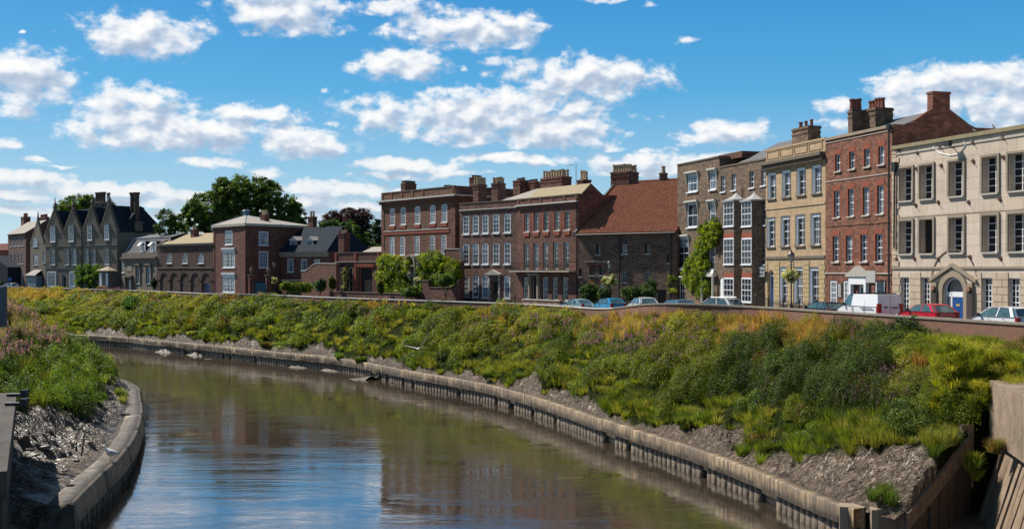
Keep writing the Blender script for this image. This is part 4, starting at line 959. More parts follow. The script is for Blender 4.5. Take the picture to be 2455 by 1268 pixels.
# ===== tan ashlar house =====
T = Bld('stone_house', 'tan ashlar stone house with heavy bracketed cornice and white painted window linings', 1836, 26.5, 1979, 29.35, STONE, 11)
zt = T.zm((1838, 360), (1980, 330))
cols = [(1841,1860),(1876,1895),(1911,1931),(1947,1969)]
T.row(cols, (415,478), (394,462), cols=2, rows=4, fw=.09, y=.22, surround=reveal_white(), silly=.14, sillm=DENTST)
T.row([(1839,1858),(1873,1893),(1908,1929),(1944,1967)], (523,592), (511,587), cols=2, rows=4, fw=.09, y=.22, surround=reveal_white(), silly=.14, sillm=DENTST)
for (x0, x1) in [(1870,1888),(1904,1925),(1941,1963)]: T.window(T.u(x0), T.u(x1), .9, T.z(x0, 641), cols=2, rows=4, fw=.09, y=.22, surround=reveal_white(), sillm=DENTST)
T.door(1842, 1855, 647, mat=BLUED, arch=T.u(1855)/2-T.u(1842)/2, frame=WHITE)
T.walls(zt)
zc = T.zm((1838, 400), (1980, 362)); 
mb = MB(); mb.box(-.35, T.Lf+.0, -.55, .0, zc-.12, zc+.16); mb.box(-.25, T.Lf, -.35, .0, zc-.5, zc-.36); c_ = mb.build('cornice', DENTST, T.o)
mb = MB(); k = 0.0
while k < T.Lf: mb.box(k, k+.14, -.42, -.0, zc-.36, zc-.13); k += .36
mb.build('bracket', DENTST, c_)['kind'] = 'stuff'
mb = MB(); mb.box(-.02, T.Lf, -.07, .0, zt-.14, zt+.02)
for i in range(4): a = lerp(.25, T.Lf-.2, i/4); b = a+T.Lf/4-.35; mb.box(a, b, -.05, 0, zt-.26, zt-.2); mb.box(a, b, -.05, 0, zc+.42, zc+.48); mb.box(a, a+.06, -.05, 0, zc+.48, zt-.26); mb.box(b-.06, b, -.05, 0, zc+.48, zt-.26)
mb.build('parapet_panel', STONE, T.o)
T.band(T.zm((1838,500),(1978,488)), .16, .07, 'string_course', STONE); T.band(T.zm((1838,620),(1978,614)), .22, .10, 'string_course', DENTST)
mb = MB(); zc2 = .1; k = 0; gops = [(o[0]-.05, o[1]+.05) for o in T.ops if o[2] < 1.5]; ztp = T.zm((1838,620),(1978,614))-.15
while zc2 < ztp-.2:
    k += 1; x = -.3*(k % 2)
    while x < T.Lf:
        segs = [(max(0.01, x+.015), min(T.Lf-.01, x+.68))]
        for (p, q) in gops:
            ns = []
            for (m_, n_) in segs:
                if q <= m_ or p >= n_: ns.append((m_, n_)); continue
                if p > m_: ns.append((m_, p-.01))
                if q < n_: ns.append((q+.01, n_))
            segs = ns
        for (m_, n_) in segs:
            if n_-m_ > .1: mb.box(m_, n_, -.05, .0, zc2+.015, zc2+.36)
        x += .7
    zc2 += .38
mb.build('rusticated_block', m_stucco('yellow_rustic_stone', (.48, .36, .19), .5, None, True, (.14, .10, .06)), T.o)['kind'] = 'stuff'
T.chimney(1899, 1967, 302, 345, 1.2, 1.2, 3, 17, B_BROWN, POTR, potr=.17)
T.gable_roof(zt-.5, zt+.9, SLATE_G, u0=.1, u1=T.Lf-.1, y0=.5)
# pharmacy sign beside the arched door
sg = signboard(T, 1822, 1841, 641, 663, m_plain('grey_sign_board', (.25, .27, .29), .5, .05), 0, 'sign_board', out=.35)
def text(b, body, x, y, size, mat, parent, out, al='CENTER'):
    cu = bpy.data.curves.new('lettering', 'FONT'); cu.body = body; cu.size = size; cu.extrude = .004; cu.align_x = al; cu.materials.append(mat)
    o = bpy.data.objects.new('lettering', cu); C.objects.link(o); o.parent = parent; u, z = b.uv(x, y); o.location = (u, -out, z); o.rotation_euler = (R(90), 0, 0); bpy.context.view_layer.update(); me = bpy.data.meshes.new_from_object(o); q = bpy.data.objects.new('lettering', me); C.objects.link(q); q.parent = parent; q.location = o.location; q.rotation_euler = o.rotation_euler; bpy.data.objects.remove(o); return q
BLK = m_plain('black_lettering', (.01, .01, .01), .5, .05)
text(T, 'North Brink', 1831.5, 650, .26, BLK, sg, .365); text(T, 'Pharmacy', 1831.5, 658, .26, BLK, sg, .365)

# ===== house with the two canted bays =====
U_b = Bld('bay_window_house', 'brown brick house with two tall white bays under curved lead caps', 1725, 24.4, 1836, 26.5, B_BROWN, 10)
zt = U_b.zm((1725, 400), (1836, 378))
U_b.row([(1728,1739),(1754,1765),(1797,1808)], (423,461), (408,449), cols=2, rows=3, fw=.07, silly=.12, sillm=WHITE)
U_b.window(U_b.u(1825), U_b.u(1835.5), U_b.z(1830, 445), U_b.z(1830, 405), cols=3, rows=3, fw=.07, sillm=WHITE)
for (a, b) in (((479),(540)), ((570),(634))): U_b.window(U_b.u(1823), U_b.u(1834.5), U_b.z(1829, b), U_b.z(1829, a), cols=3, rows=5, fw=.07, sillm=WHITE)
for x0, x1 in ((1720.8, 1733.5), (1814, 1828)): U_b.ops.append((max(.05, U_b.u(x0)), U_b.u(x1), .3, U_b.z(1727, 665), .35))
U_b.walls(zt)
for x0, x1 in ((1721.5, 1733.5), (1814, 1828)):
    a, b = max(.06, U_b.u(x0)), U_b.u(x1); m = (a+b)/2; z1 = U_b.z(1727, 665); r = (b-a)/2; mb = MB(); mb.prism_y([(a+.01, .3), (b-.01, .3)] + [(m+(r-.01)*math.cos(t), z1-.35+.34*math.sin(t)) for t in np.linspace(0, math.pi, 10)], .05, .12); mb.build('blind_niche', WHITE, U_b.o)
U_b.band(zt-.08, .14, .07, 'coping', DENTST)
ZBt = U_b.zm((1758, 480), (1812, 478)); 
for (x0, x1, yc) in ((1736, 1760, 460), (1779, 1803, 455)):
    u0, u1 = U_b.u(x0, -.8), U_b.u(x1, -.8); m = (u0+u1)/2; hw = (u1-u0)/2; pj = .8; sd_ = .55
    bay = MB(); zcap = U_b.z((x0+x1)/2, 484, -.8)
    outline = lambda g: [(m-hw-sd_-g, 0), (m-hw-g*.5, -pj-g), (m+hw+g*.5, -pj-g), (m+hw+sd_+g, 0)]
    bay.prism_z(outline(0), .0, zcap); bo = bay.build('bay', B_BROWN, U_b.o)
    lv = [(484, 541), (573, 632), (668, 722)]
    for j, (ya, yb) in enumerate(lv):
        z1, z0 = U_b.z((x0+x1)/2, ya, -.8), U_b.z((x0+x1)/2, yb, -.8)
        fr = MB(); y = -pj-.05; A, B = m-hw+.06, m+hw-.06
        fr.box(A-.06, B+.06, y, y+.045, z1-.02, z1+.1)
        for i in range(4): x = lerp(A, B, i/3); t = .045 if i in (0, 3) else .02; fr.box(x-t, x+t, y-.02, y+.04, z0, z1-.02)
        for i in range(5): zz = lerp(z0, z1-.02, i/4); t = .036 if i == 2 else .018; fr.box(A, B, y-.012, y+.036, zz-t, zz+t)
        w = fr.build('window', WHITE, bo); gl = MB(); gl.box(A, B, y+.03, y+.045, z0, z1-.02); gl.build('pane', DGLASS, w); sl = MB(); sl.box(A-.12, B+.12, y-.08, y+.05, z0-.16, z0-.03); sl.build('sill', WHITE, w)
        # canted sides: glazed strips
        for sgn in (-1,):
            e0 = np.array([m+sgn*(hw+.05), -pj+.02]); e1 = np.array([m+sgn*(hw+sd_-.02), -.03]); dv = e1-e0; nv = np.array([dv[1], -dv[0]]); nv = nv/np.linalg.norm(nv); nv = nv if nv[0]*sgn > 0 else -nv
            p = e0+dv*.12+nv*.02; q = e0+dv*.85+nv*.02
            g2 = MB(); g2.add([(*p, z0), (*q, z0), (*q, z1), (*p, z1)], [(0, 1, 2, 3)]); g2.build('pane', GLASS, w)
            g3 = MB()
            for t in (0, .5, 1):
                c_ = p+(q-p)*t+nv*.015; e_ = (q-p)/np.linalg.norm(q-p)*.045; g3.add([(*(c_-e_), z0), (*(c_+e_), z0), (*(c_+e_), z1), (*(c_-e_), z1)], [(0, 1, 2, 3)])
            for t in np.linspace(0, 1, 5):
                zz = lerp(z0, z1, t); g3.add([(*(p+nv*.012), zz-.03), (*(q+nv*.012), zz-.03), (*(q+nv*.012), zz+.03), (*(p+nv*.012), zz+.03)], [(0, 1, 2, 3)])
            g3.build('glazing_bar', WHITE, w)
        if j > 0: ar = MB(); z = z1+.12; ar.box(m-hw-.02, m+hw+.02, -pj-.03, -pj, z, z+.42); ar.build('lintel', RUBBED, bo)
    cp = MB(); N_ = 6; prev = None; zc0 = zcap+.12; hh = .95
    cp.prism_z(outline(.22), zcap+.02, zcap+.16)
    for k in range(N_):
        t0, t1 = k/N_, (k+1)/N_; f0, f1 = (1-t0)**2.1, (1-t1)**2.1
        def ring_(f, z): return [(m-(hw+sd_+.1)*f, 0, z), (m-(hw*.9+.1)*f, -(pj+.1)*f, z), (m+(hw*.9+.1)*f, -(pj+.1)*f, z), (m+(hw+sd_+.1)*f, 0, z)]
        A_ = ring_(f0, zc0+hh*t0+.04); B_ = ring_(f1, zc0+hh*t1+.04); cp.add(A_+B_, [(0, 1, 5, 4), (1, 2, 6, 5), (2, 3, 7, 6)])
    cp.build('bay_cap', m_plain('pale_painted_lead', (.34, .33, .32), .5, .15, 3), bo)
U_b.gable_roof(zt-.1, U_b.z(1815, 352, 5), SLATE_G, u0=2.1, u1=U_b.Lf, y0=.3, wallm=SLATE_D)
mb = MB(); mb.tube((U_b.Lf*.535, -.12, .3), (U_b.Lf*.535, -.12, zt-2.4), .05, n=6); mb.build('drainpipe', IRON, U_b.o)

# ===== creeper-clad brown house =====
V_b = Bld('creeper_house', 'four storey brown brick house with white hooded windows and green creeper', 1624, 22.6, 1725, 24.4, B_BROWN, 10)
zt = V_b.zm((1624, 392), (1724, 376))
def hood(fr, u0, u1, z0, z1):
    mb = MB(); mb.box(u0-.22, u1+.22, -.30, .0, z1+.16, z1+.30); mb.box(u0-.16, u1+.16, -.2, -.0, z1+.04, z1+.16); mb.prism_x([(-.3, z1+.16), (0, z1+.16), (0, z1-.8), (-.08, z1-.8), (-.16, z1-.3)], u0-.2, u0-.14); mb.prism_x([(-.3, z1+.16), (0, z1+.16), (0, z1-.8), (-.08, z1-.8), (-.16, z1-.3)], u1+.14, u1+.2); mb.build('hood', CREAMP, fr)
for (x0, x1, ya, yb) in [(1648,1673,418,460),(1701,1717,411,455),(1647,1672,488,545),(1701,1715,486,538),(1625,1651,570,644),(1700,1714,588,646)]:
    V_b.window(max(.1, V_b.u(x0)), V_b.u(x1), V_b.z((x0+x1)/2, yb), V_b.z((x0+x1)/2, ya), cols=2, rows=2, fw=.13, y=.06, surround=hood, sillm=WHITE, silly=.15)
V_b.window(.35, V_b.u(1642), .8, V_b.z(1633, 668), cols=2, rows=2, fw=.16, y=.06, surround=hood, sillm=WHITE)
V_b.door(1694, 1710, 672, mat=m_plain('grey_blue_door', (.16, .19, .26), .4), arch=.5, fw=.16)
V_b.walls(zt)
V_b.band(zt-.07, .14, .09, 'coping', DENTST); V_b.band(V_b.zm((1626,492),(1722,478)), .12, .05, 'string_course', B_BROWN)
mb = MB(); a, b = V_b.u(1688), V_b.u(1719); zd = V_b.z(1703, 663); mb.box(a, b, -.5, -.002, zd, zd+.35); mb.tube((a+.2, -.35, 0), (a+.2, -.35, zd), .14, .12, n=12); mb.tube((b-.2, -.35, 0), (b-.2, -.35, zd), .14, .12, n=12); mb.taper(a+.1, b-.1, -.4, 0, zd+.35, zd+.8, .25); mb.build('door_portico', CREAMP, V_b.o)
# side extension roof (dark gable behind) and low parapet step
mb = MB(); mb.box(.0, .3, .36, 9, zt-.1, zt+.1); mb.box(V_b.Lf*.62, V_b.Lf+2.2, 1.2, 5, zt-.3, zt+.3); mb.build('roof_box', B_DARKRED, V_b.o)
mb = MB(); mb.prism_y([(V_b.Lf-.2, zt-1), (V_b.Lf+4.6, zt-1), (V_b.Lf+3.3, V_b.z(1811, 352, 6)), (V_b.Lf+2.9, V_b.z(1811, 352, 6))], 7.0, 7.4); mb.build('rear_gable', SLATE_D, V_b.o)

# ===== old barn with the great pantile roof =====
Wb = Bld('pantile_barn', 'old brown brick building under a vast red pantile roof', 1387, 21.3, 1624, 22.75, B_BARN, 15, 'building')
zt = Wb.zm((1387, 566), (1623, 553))
for (x0, x1, ya, yb, c, r) in [(1429,1440,585,610,1,1),(1491.5,1504,586,609,2,3),(1546,1559.5,584,608,1,1),(1388.5,1395,644,663,1,1),(1600,1609,609,630,1,2)]:
    Wb.window(Wb.u(x0), Wb.u(x1), Wb.z((x0+x1)/2, yb), Wb.z((x0+x1)/2, ya), cols=c, rows=r, fw=.07, y=.16, glass=DGLASS, sillm=PALES, frame=WHITE if c > 1 else IRON)
for (x0, x1, ya, yb, c, r, ar) in [(1490,1503,646,677,2,4,.3),(1544.5,1560,646,677,2,4,.4)]:
    Wb.window(Wb.u(x0), Wb.u(x1), Wb.z((x0+x1)/2, yb), Wb.z((x0+x1)/2, ya), arch=ar, cols=c, rows=r, fw=.07, y=.16, glass=DGLASS, frame=m_plain('grey_window_paint', (.35, .36, .36), .5))
for (x0, x1) in ((1413,1427),(1436,1449)):
    Wb.window(Wb.u(x0), Wb.u(x1), Wb.z(x0, 660), Wb.z(x0, 636), cols=1, rows=1, fw=.05, y=.2, glass=B_BARN if x0 == 1413 else DGLASS, frame=DENTST, surround=lintel(RUBBED, .22), sillm=PALES)
Wb.window(Wb.u(1437), Wb.u(1448), Wb.z(1442, 694), Wb.z(1442, 680), cols=3, rows=2, fw=.06, surround=lintel(RUBBED, .3), sill=False)
Wb.door(1572, 1597, 693, mat=DARKD, frame=PALES)
Wb.walls(zt, side=True)
mb = MB(); mb.box(Wb.u(1402), Wb.u(1462), -.14, 0, Wb.z(1430, 627)-.06, Wb.z(1430, 627)+.06); mb.build('drip_course', SANDS, Wb.o)
mb = MB(); mb.box(Wb.u(1411), Wb.u(1427), -.005, .0, Wb.z(1420, 680), Wb.z(1420, 672)); mb.build('brick_patch', RUBBED, Wb.o)
# ridge recovered from its two readings
wr = 8.2; zr = (Wb.z(1523, 437, wr)+Wb.z(1620, 431, wr))/2
pm = MB(); u0, u1 = -.25, Wb.Lf-.02; y0 = -.35; z0 = zt+.02; nrm_ = math.hypot(wr-y0, zr-z0)
nc = int((u1-u0)/.08); VV = []; FF = []
for i in range(nc+1):
    t = i/nc; h = [0, .09, .13, .09][i % 4]; x = lerp(u0, u1, t)
    VV += [(x, y0, z0+h), (x, wr, zr+h)]
FF = [(2*i, 2*i+2, 2*i+3, 2*i+1) for i in range(nc)]
ro = MB(); ro.add(VV, FF); ro.add([(u0, y0, z0), (u1, y0, z0), (u1, wr, zr), (u0, wr, zr), (u0, 2*wr, z0), (u1, 2*wr, z0)], [(0, 3, 4), (1, 5, 2), (4, 3, 2, 5), (0, 4, 5, 1)]); ro.build('roof', PANT, Wb.o)
mb = MB(); mb.tube((u0, wr, zr+.05), (u1, wr, zr+.05), .14, n=8); mb.build('ridge_tile', PANT, Wb.o)
mb = MB(); mb.prism_x([(y0-.1, z0-.25), (y0-.1, z0+.22), (wr, zr+.25), (wr, zr-.3)], u0-.14, u0+.1); mb.build('verge_board', IRON, Wb.o)
mb = MB(); mb.tube((Wb.u(1486), -.14, .2), (Wb.u(1486), -.14, zt), .09, n=8); mb.build('drainpipe', IRON, Wb.o)
mb = MB(); mb.tube((Wb.u(1609), -.14, .2), (Wb.u(1609), -.14, zt), .09, n=8); mb.tube((u0+.1, -.42, z0-.06), (u1, -.42, z0-.06), .07, n=6); mb.build('drainpipe', IRON, Wb.o)
Wb.chimney(1464, 1531, 411, 462, 7.6, 2.2, 7, 18, B_DARKRED, POTB, potr=.22, rows=2)
Wb.chimney(1581, 1600, 414, 436, 8.0, .8, 1, 16, B_DARKRED, POTB, potr=.25)

# ===== dark red house with the balcony =====
B7 = Bld('balcony_house', 'dark red brick house with a long iron balcony and tall white windows', 1240, 19.7, 1386, 21.25, B_DARKRED, 9)
zt = B7.zm((1243, 478), (1384, 463))
B7.row([(1256.5,1269),(1280,1292),(1303,1316),(1329.5,1341.5),(1353,1367)], (513,556), (505,551), cols=2, rows=4, fw=.12, surround=apron(RUBBED), frame=CREAMP, sillm=CREAMP)
B7.row([(1256,1267.5),(1279,1291),(1301.5,1314),(1325.5,1339),(1351,1365)], (583,646), (579,646), cols=2, rows=5, fw=.14, frame=CREAMP, sill=False)
for (x0, x1) in [(1254,1267),(1300,1313),(1324,1337),(1348,1362)]: B7.window(B7.u(x0), B7.u(x1), .7, B7.z(x0, 665), cols=2, rows=4, fw=.13, frame=CREAMP, sillm=CREAMP)
B7.door(1275, 1291, 662, mat=DARKD, frame=PALES)
B7.walls(zt)
B7.band(B7.zm((1243,494.5),(1380,482)), .16, .32, 'cornice', COPF); B7.band(zt-.06, .13, .08, 'coping', DENTST)
mb = MB()
for i in range(6): x = lerp(.1, B7.Lf-.5, i/5); mb.box(x, x+.35, -.06, 0, B7.zm((1243,494.5),(1380,482))+.1, zt-.13)
mb.build('parapet_pier', B_DARKRED, B7.o)
bz = B7.zm((1235, 650), (1372, 650)); mb = MB(); mb.box(-.4, B7.Lf-.5, -.95, .0, bz-.1, bz+.05); bal = mb.build('balcony', PALES, B7.o)
mb = MB(); rt = bz+1.05; mb.box(-.4, B7.Lf-.5, -.95, -.91, rt-.03, rt+.02); mb.box(-.4, B7.Lf-.5, -.94, -.92, bz+.12, bz+.15); k = -.4
while k < B7.Lf-.5: mb.box(k, k+.03, -.945, -.915, bz+.05, rt-.03); k += .22
for x in (-.4, B7.Lf-.53): mb.box(x, x+.03, -.93, 0, rt-.03, rt+.02)
mb.build('railing', IRON, bal)
a, b = B7.u(1271), B7.u(1295); mb = MB(); mb.box(a, a+.3, -.35, 0, 0, B7.z(1280, 660)); mb.box(b-.3, b, -.35, 0, 0, B7.z(1280, 660)); mb.box(a-.1, b+.1, -.45, 0, B7.z(1280, 660), B7.z(1280, 655)); mb.build('door_case', SANDS, B7.o)
mb = MB(); mb.tube((B7.Lf-.18, -.1, .3), (B7.Lf-.18, -.1, zt-.6), .07, n=6); mb.build('drainpipe', IRON, B7.o)
wa_ = B7.w_at(1418, B7.Lf-.5); zr = B7.z(1410, 440, wa_); B7.gable_roof(zt-.35, zr, SLATE_Y, u0=1.0, u1=B7.Lf-.6, y0=.5, y1=2*wa_, wallm=B_DARKRED, yr=wa_)
B7.chimney(1296, 1370, 424, 452, 4.0, 1.5, 8, 18, B_DARKRED, POTB, potr=.17, rows=2); B7.chimney(1383, 1417, 430, 440, 4.5, 1.2, 4, 22, B_DARKRED, POTB, potr=.18)
B7.chimney(1230, 1268, 431, 455, 8, 1.5, 4, 6, B_DARKRED, DENTST, potr=.25); B7.chimney(1262, 1296, 435, 455, 9, 1.0, 4, 6, B_DARKRED, DENTST, potr=.2)
u, z = B7.uv(1381, 440, 5); mb = MB(); z2 = B7.z(1381, 393, 5); mb.tube((u, 5, z-.5), (u, 5, z2), .035, n=6); mb.tube((u-1.9, 4.6, z2-.1), (u+.1, 5, z2-.05), .02, n=5)
for k in range(6): mb.tube((u-.3-k*.28, 4.5, z2-.08), (u-.3-k*.28, 5.1, z2-.08), .012, n=4)
mb.build('aerial', IRON, B7.o)

# ===== plum brick house with pedimented door =====
B6 = Bld('plum_house', 'three storey plum brick house with segmental white windows and a small pedimented door', 1102, 18.6, 1240, 19.7, B_PLUM, 12)
zt = B6.zm((1103, 487), (1238, 478.5)); c6 = [(1109,1125),(1132,1148),(1155,1171),(1181,1197),(1208,1224)]
B6.row(c6, (518,562), (512,558), arch=.22, cols=2, rows=4, fw=.15, y=.03, sillm=WHITE); B6.row(c6, (585,634), (582,634), arch=.22, cols=2, rows=4, fw=.15, y=.03, sillm=WHITE)
for (x0, x1) in [c6[0], c6[1], c6[2], (1208,1223)]: B6.window(B6.u(x0), B6.u(x1), .75, B6.z(x0, 661.5), arch=.22, cols=2, rows=4, fw=.15, y=.03, sillm=WHITE)
B6.door(1180, 1194, 675, mat=DARKD, frame=DENTST); B6.walls(zt)
B6.band(B6.zm((1104,505),(1235,497)), .12, .15, 'cornice', COPF); B6.band(zt-.06, .12, .06, 'coping', DENTST)
a, b = B6.u(1168), B6.u(1204); m = (a+b)/2; za, zb_ = B6.z(1186, 647), B6.z(1186, 659); mb = MB(); mb.prism_y([(a, zb_), (a, zb_+.12), (m, za), (b, zb_+.12), (b, zb_)], -.5, -.002); mb.build('pediment', PALES, B6.o)
mb = MB(); k = .1
while k < zb_-.3: w = .32 if int(k/.4) % 2 else .2; mb.box(a+.35, a+.35+w, -.12, 0, k, k+.34); mb.box(b-.35-w, b-.35, -.12, 0, k, k+.34); k += .4
mb.build('door_case', PALES, B6.o)
B6.chimney(1134, 1167, 441, 482, 1.8, 1.5, 5, 17, B_PLUM, POTB, potr=.17, rows=2); B6.chimney(1178, 1212, 438, 480, 4.5, 1.4, 5, 14, B_PLUM, POTB, potr=.15, rows=2); B6.chimney(1125, 1161, 424, 450, 9, 1.5, 4, 5, B_DARKRED, DENTST, potr=.3)
zr = B6.z(1240, 456, 6.0); B6.gable_roof(zt-.3, zr, SLATE_P, u0=5.2, u1=B6.Lf+1.0, y0=.6, y1=B6.dep, hipl=2.5)

# ===== Georgian mansion =====
B5 = Bld('georgian_mansion', 'large brown and red brick Georgian house with panelled parapet above the creeper wall', 915, 16.4, 1092, 18.0, B_PECK, 15)
zt = B5.zm((916, 463), (1091, 445)); c5 = [(934,947),(960,973),(994,1007),(1030.5,1044),(1058,1072)]
kw = dict(arch=.3, cols=3, rows=6, fw=.15, bar=.04, y=.03, sillm=COPF, surround=apron(RUBBED))
B5.row(c5, (499,540), (490,534), **kw); B5.row([(933,946),(958,971),(993,1006),(1029.5,1043),(1056.5,1070)], (569,613), (563,609), **kw)
B5.row([(933,946),(958,971),(993,1006),(1029.5,1043),(1056.5,1070)], (650,690), (650,690), arch=.3, cols=3, rows=6, fw=.15, y=.03)
B5.walls(zt)
zc = B5.zm((916,486), (1091,469)); mb = MB(); mb.box(-.5, B5.Lf+.5, -.55, .0, zc-.0, zc+.2); mb.box(B5.Lf, B5.Lf+.5, 0, 9, zc, zc+.2); mb.build('cornice', COPF, B5.o)
mb = MB(); mb.box(-.3, B5.Lf+.25, -.28, .0, zc-.4, zc-.002); mb.box(B5.Lf, B5.Lf+.25, .0, 9, zc-.4, zc-.002)
for i in range(6): x = [0.0, 2.35, 5.0, 7.7, 10.3, B5.Lf-.8][i] if i < 5 else B5.Lf-.8; mb.box(min(x, B5.Lf-.8), min(x, B5.Lf-.8)+.5, -.07, 0, zc+.2, zt-.1)
mb.box(0, .7, -.06, 0, 0, zc-.4); mb.box(B5.Lf-1.0, B5.Lf, -.06, 0, 0, zc-.4); mb.build('red_dressing', m_brick('soft_red_brick', (.19, .06, .035), (.13, .045, .03), (.15, .09, .06), .4, 9, (.24, .1, .06)), B5.o)
B5.band(B5.zm((920,555),(1080,547.5)), .12, .12, 'string_course', COPF, .7, B5.Lf-1.4); B5.band(B5.zm((920,557),(1080,550))-.2, .4, .07, 'string_course', RUBBED, .7, B5.Lf-1.4); B5.band(zt-.05, .12, .08, 'coping', DENTST)
B5.chimney(961, 998, 438, 462, 4, 2, 3, 6, B_PECK, DENTST, potr=.35, rows=2); B5.chimney(1063, 1095, 447, 455, 6, 2, 4, 5, B_PECK, DENTST, potr=.3)
# ===== garden gate building with tall panelled parapet =====
G = Bld('lodge', 'low brick lodge with panelled parapet, tall stack and dark doorway', 803, 15.5, 915, 16.2, B_DARKRED, 8)
zt = G.zm((805, 605), (910, 604)); zc = G.zm((805, 628), (910, 627))
for (x0, x1) in ((814,822.5),(835,844.5)): G.window(G.u(x0), G.u(x1), .6, G.z(x0, 641), arch=.15, cols=1, rows=2, fw=.14, y=.1, sill=False)
G.door(860, 893, 640, mat=DARKD, frame=RUBBED, fw=.3)
G.walls(zt); G.band(zc, .12, .15, 'cornice', PALES); G.band(zt-.05, .12, .08, 'coping', DENTST)
for x in (803.5, 850, 905): u = G.u(x); mb = MB(); mb.box(u, u+.45, -.10, 0, .0, zt-.12); mb.build('pilaster', RUBBED, G.o)
mb = MB(); mb.box(G.u(856), G.u(897), -.12, 0, G.z(875, 640), G.z(875, 632)); mb.build('lintel', RUBBED, G.o)
G.chimney(811, 839, 558, 603, 2.5, 1.2, 3, 8, B_DARKRED, POTB, potr=.2); G.gable_roof(zt-.6, zt+.9, SLATE_P, u0=G.Lf*.35, u1=G.Lf*.75, y0=.5)

# ===== house with dormers =====
H = Bld('dormer_house', 'dark red house with blue-black slate roof and two white dormers', 669, 14.1, 789, 14.8, B_DARKRED, 8)
ze = H.zm((670, 604), (785, 604))
for (x0, x1, ya, yb, c, r) in [(688.5,704,620,652,4,4),(721,736.5,621,647,3,4),(752,767,622,650,3,4)]: H.window(H.u(x0), H.u(x1), H.z(x0, yb), H.z(x0, ya), cols=c, rows=r, fw=.14, y=.06, sillm=WHITE)
H.walls(ze)
mb = MB(); mb.prism_x([(-.5, ze), (-.06, ze), (-.02, H.z(720, 616)), (-.12, H.z(720, 616))], .1, H.Lf-.1); mb.build('eaves_cove', m_plain('cove_boards', (.34, .29, .25), .7, .2, 2), H.o)
zr = H.z(700, 547, 5.0); H.gable_roof(ze, zr, SLATE_D, u0=-.1, u1=H.Lf+.1, y0=-.6, y1=9.6, yr=5.0, hipr=2.6)
for (xa, xb) in ((695.5, 712), (734.5, 751)):
    w = 1.1; u0, u1 = H.u(xa, w), H.u(xb, w); m = (u0+u1)/2; z0 = H.z(xa, 593, w); z1 = H.z(xa, 575.5, w); za = H.z(xa, 568, w); mb = MB()
    mb.box(u0, u1, w, 4.2, z0-.3, z1); d = mb.build('dormer', m_plain('dormer_cheek', (.10, .09, .08), .8), H.o)
    H.window(u0+.04, u1-.04, z0, z1-.03, cols=3, rows=3, fw=.13, y=w-.08, hole=False, sill=False, parent=d, sash=False)
    mb = MB(); mb.prism_y([(u0-.2, z1-.02), (m, za), (u1+.2, z1-.02)], w-.1, w-.03); mb.build('gable', WHITE, d)
    mb = MB(); mb.add([(u0-.3, w-.25, z1-.1), (m, w-.25, za+.08), (m, 4.6, za+.08), (u0-.3, 4.6, z1-.1), (u1+.3, w-.25, z1-.1), (u1+.3, 4.6, z1-.1)], [(0, 3, 2, 1), (1, 2, 5, 4)]); mb.build('dormer_roof', SLATE_P, d)
H.chimney(738, 760, 519, 552, 5.0, .9, 2, 13, B_RED, POTB, potr=.2); 

# ===== tower house with hipped roof, three faces =====
Tw = Bld('hipped_house', 'three storey dark red house with pale hipped slate roof and cupola', 512, 13.85, 589, 14.55, B_DARKRED, 11)
TwR = Bld('side_wing', 'x', 589, 14.55, 669, 14.15, B_DARKRED, 10)
zt = Tw.zm((512, 543.5), (586, 541)); 
Tw.window(Tw.u(539), Tw.u(557), Tw.z(548, 587), Tw.z(548, 553), cols=3, rows=4, fw=.2, y=.04, sillm=WHITE)
for (ya, yb) in ((602, 642), (662, 701)):
    f = Tw.window(Tw.u(533.5), Tw.u(563), Tw.z(548, yb), Tw.z(548, ya), cols=3, rows=4, fw=.2, y=.04, sillm=WHITE)
    a, b = Tw.u(533.5), Tw.u(563); mb = MB(); z1 = Tw.z(548, ya); mb.box(a-.15, b+.2, -.25, 0, z1+.35, z1+.55); mb.box(a-.05, b+.05, -.08, 0, z1+.0, z1+.35); x = lerp(a, b, .62); mb.box(x-.1, x+.1, .0, .1, Tw.z(548, yb), z1); mb.build('surround', WHITE, f)
Tw.walls(zt, side=False)
for q in (0, Tw.Lf-.5): mb = MB(); mb.box(q, q+.5, -.08, 0, 0, zt-.3); mb.build('pilaster', m_plain('red_pilaster_brick', (.17, .055, .035), .9, .3, 6), Tw.o)
for (ya, yb) in ((555, 588), (602, 642)): TwR.window(TwR.u(620.5), TwR.u(643.5), TwR.z(632, yb), TwR.z(632, ya), cols=4, rows=4, fw=.16, y=.05, sillm=WHITE)
TwR.door(612, 637, 673, mat=TEAL, frame=TEAL)
wR = TwR.walls(zt, side=False)
# join the second front to the same house
bpy.context.view_layer.update()
for ch in list(TwR.o.children):
    ch.parent = Tw.o; ch.matrix_parent_inverse = Tw.o.matrix_world.inverted() @ TwR.o.matrix_world
bpy.data.objects.remove(TwR.o)
def tolocal(b, P): 
    v = np.array(P)-b.a; return float(v @ b.d), float(v @ b.n)
c0 = (0.0, 0.0); c1 = (Tw.Lf, 0.0); c2 = tolocal(Tw, TwR.a+TwR.d*TwR.Lf); bk2 = (c2[0]-2.5, c2[1]+8); bk0 = (0.0, 11.0)
ap = tolocal(Tw, PS(590, 13.2)); za = EYE+(CY-516)/13.2-Tw.zb
def off(p, k=.45, cc=(5.5, 5.0)): v = np.array(p)-np.array(cc); l = np.linalg.norm(v); return tuple(np.array(p)+v/l*k)
ring = [off(p) for p in (c0, c1, c2, bk2, bk0)]
mb = MB(); mb.add([(*p, zt+.28) for p in ring]+[(ap[0], ap[1], za)], [(i, (i+1) % 5, 5) for i in range(5)]); mb.build('roof', SLATE_P, Tw.o)
mb = MB(); mb.prism_z(ring, zt-.12, zt+.26); mb.build('cornice', PALES, Tw.o)
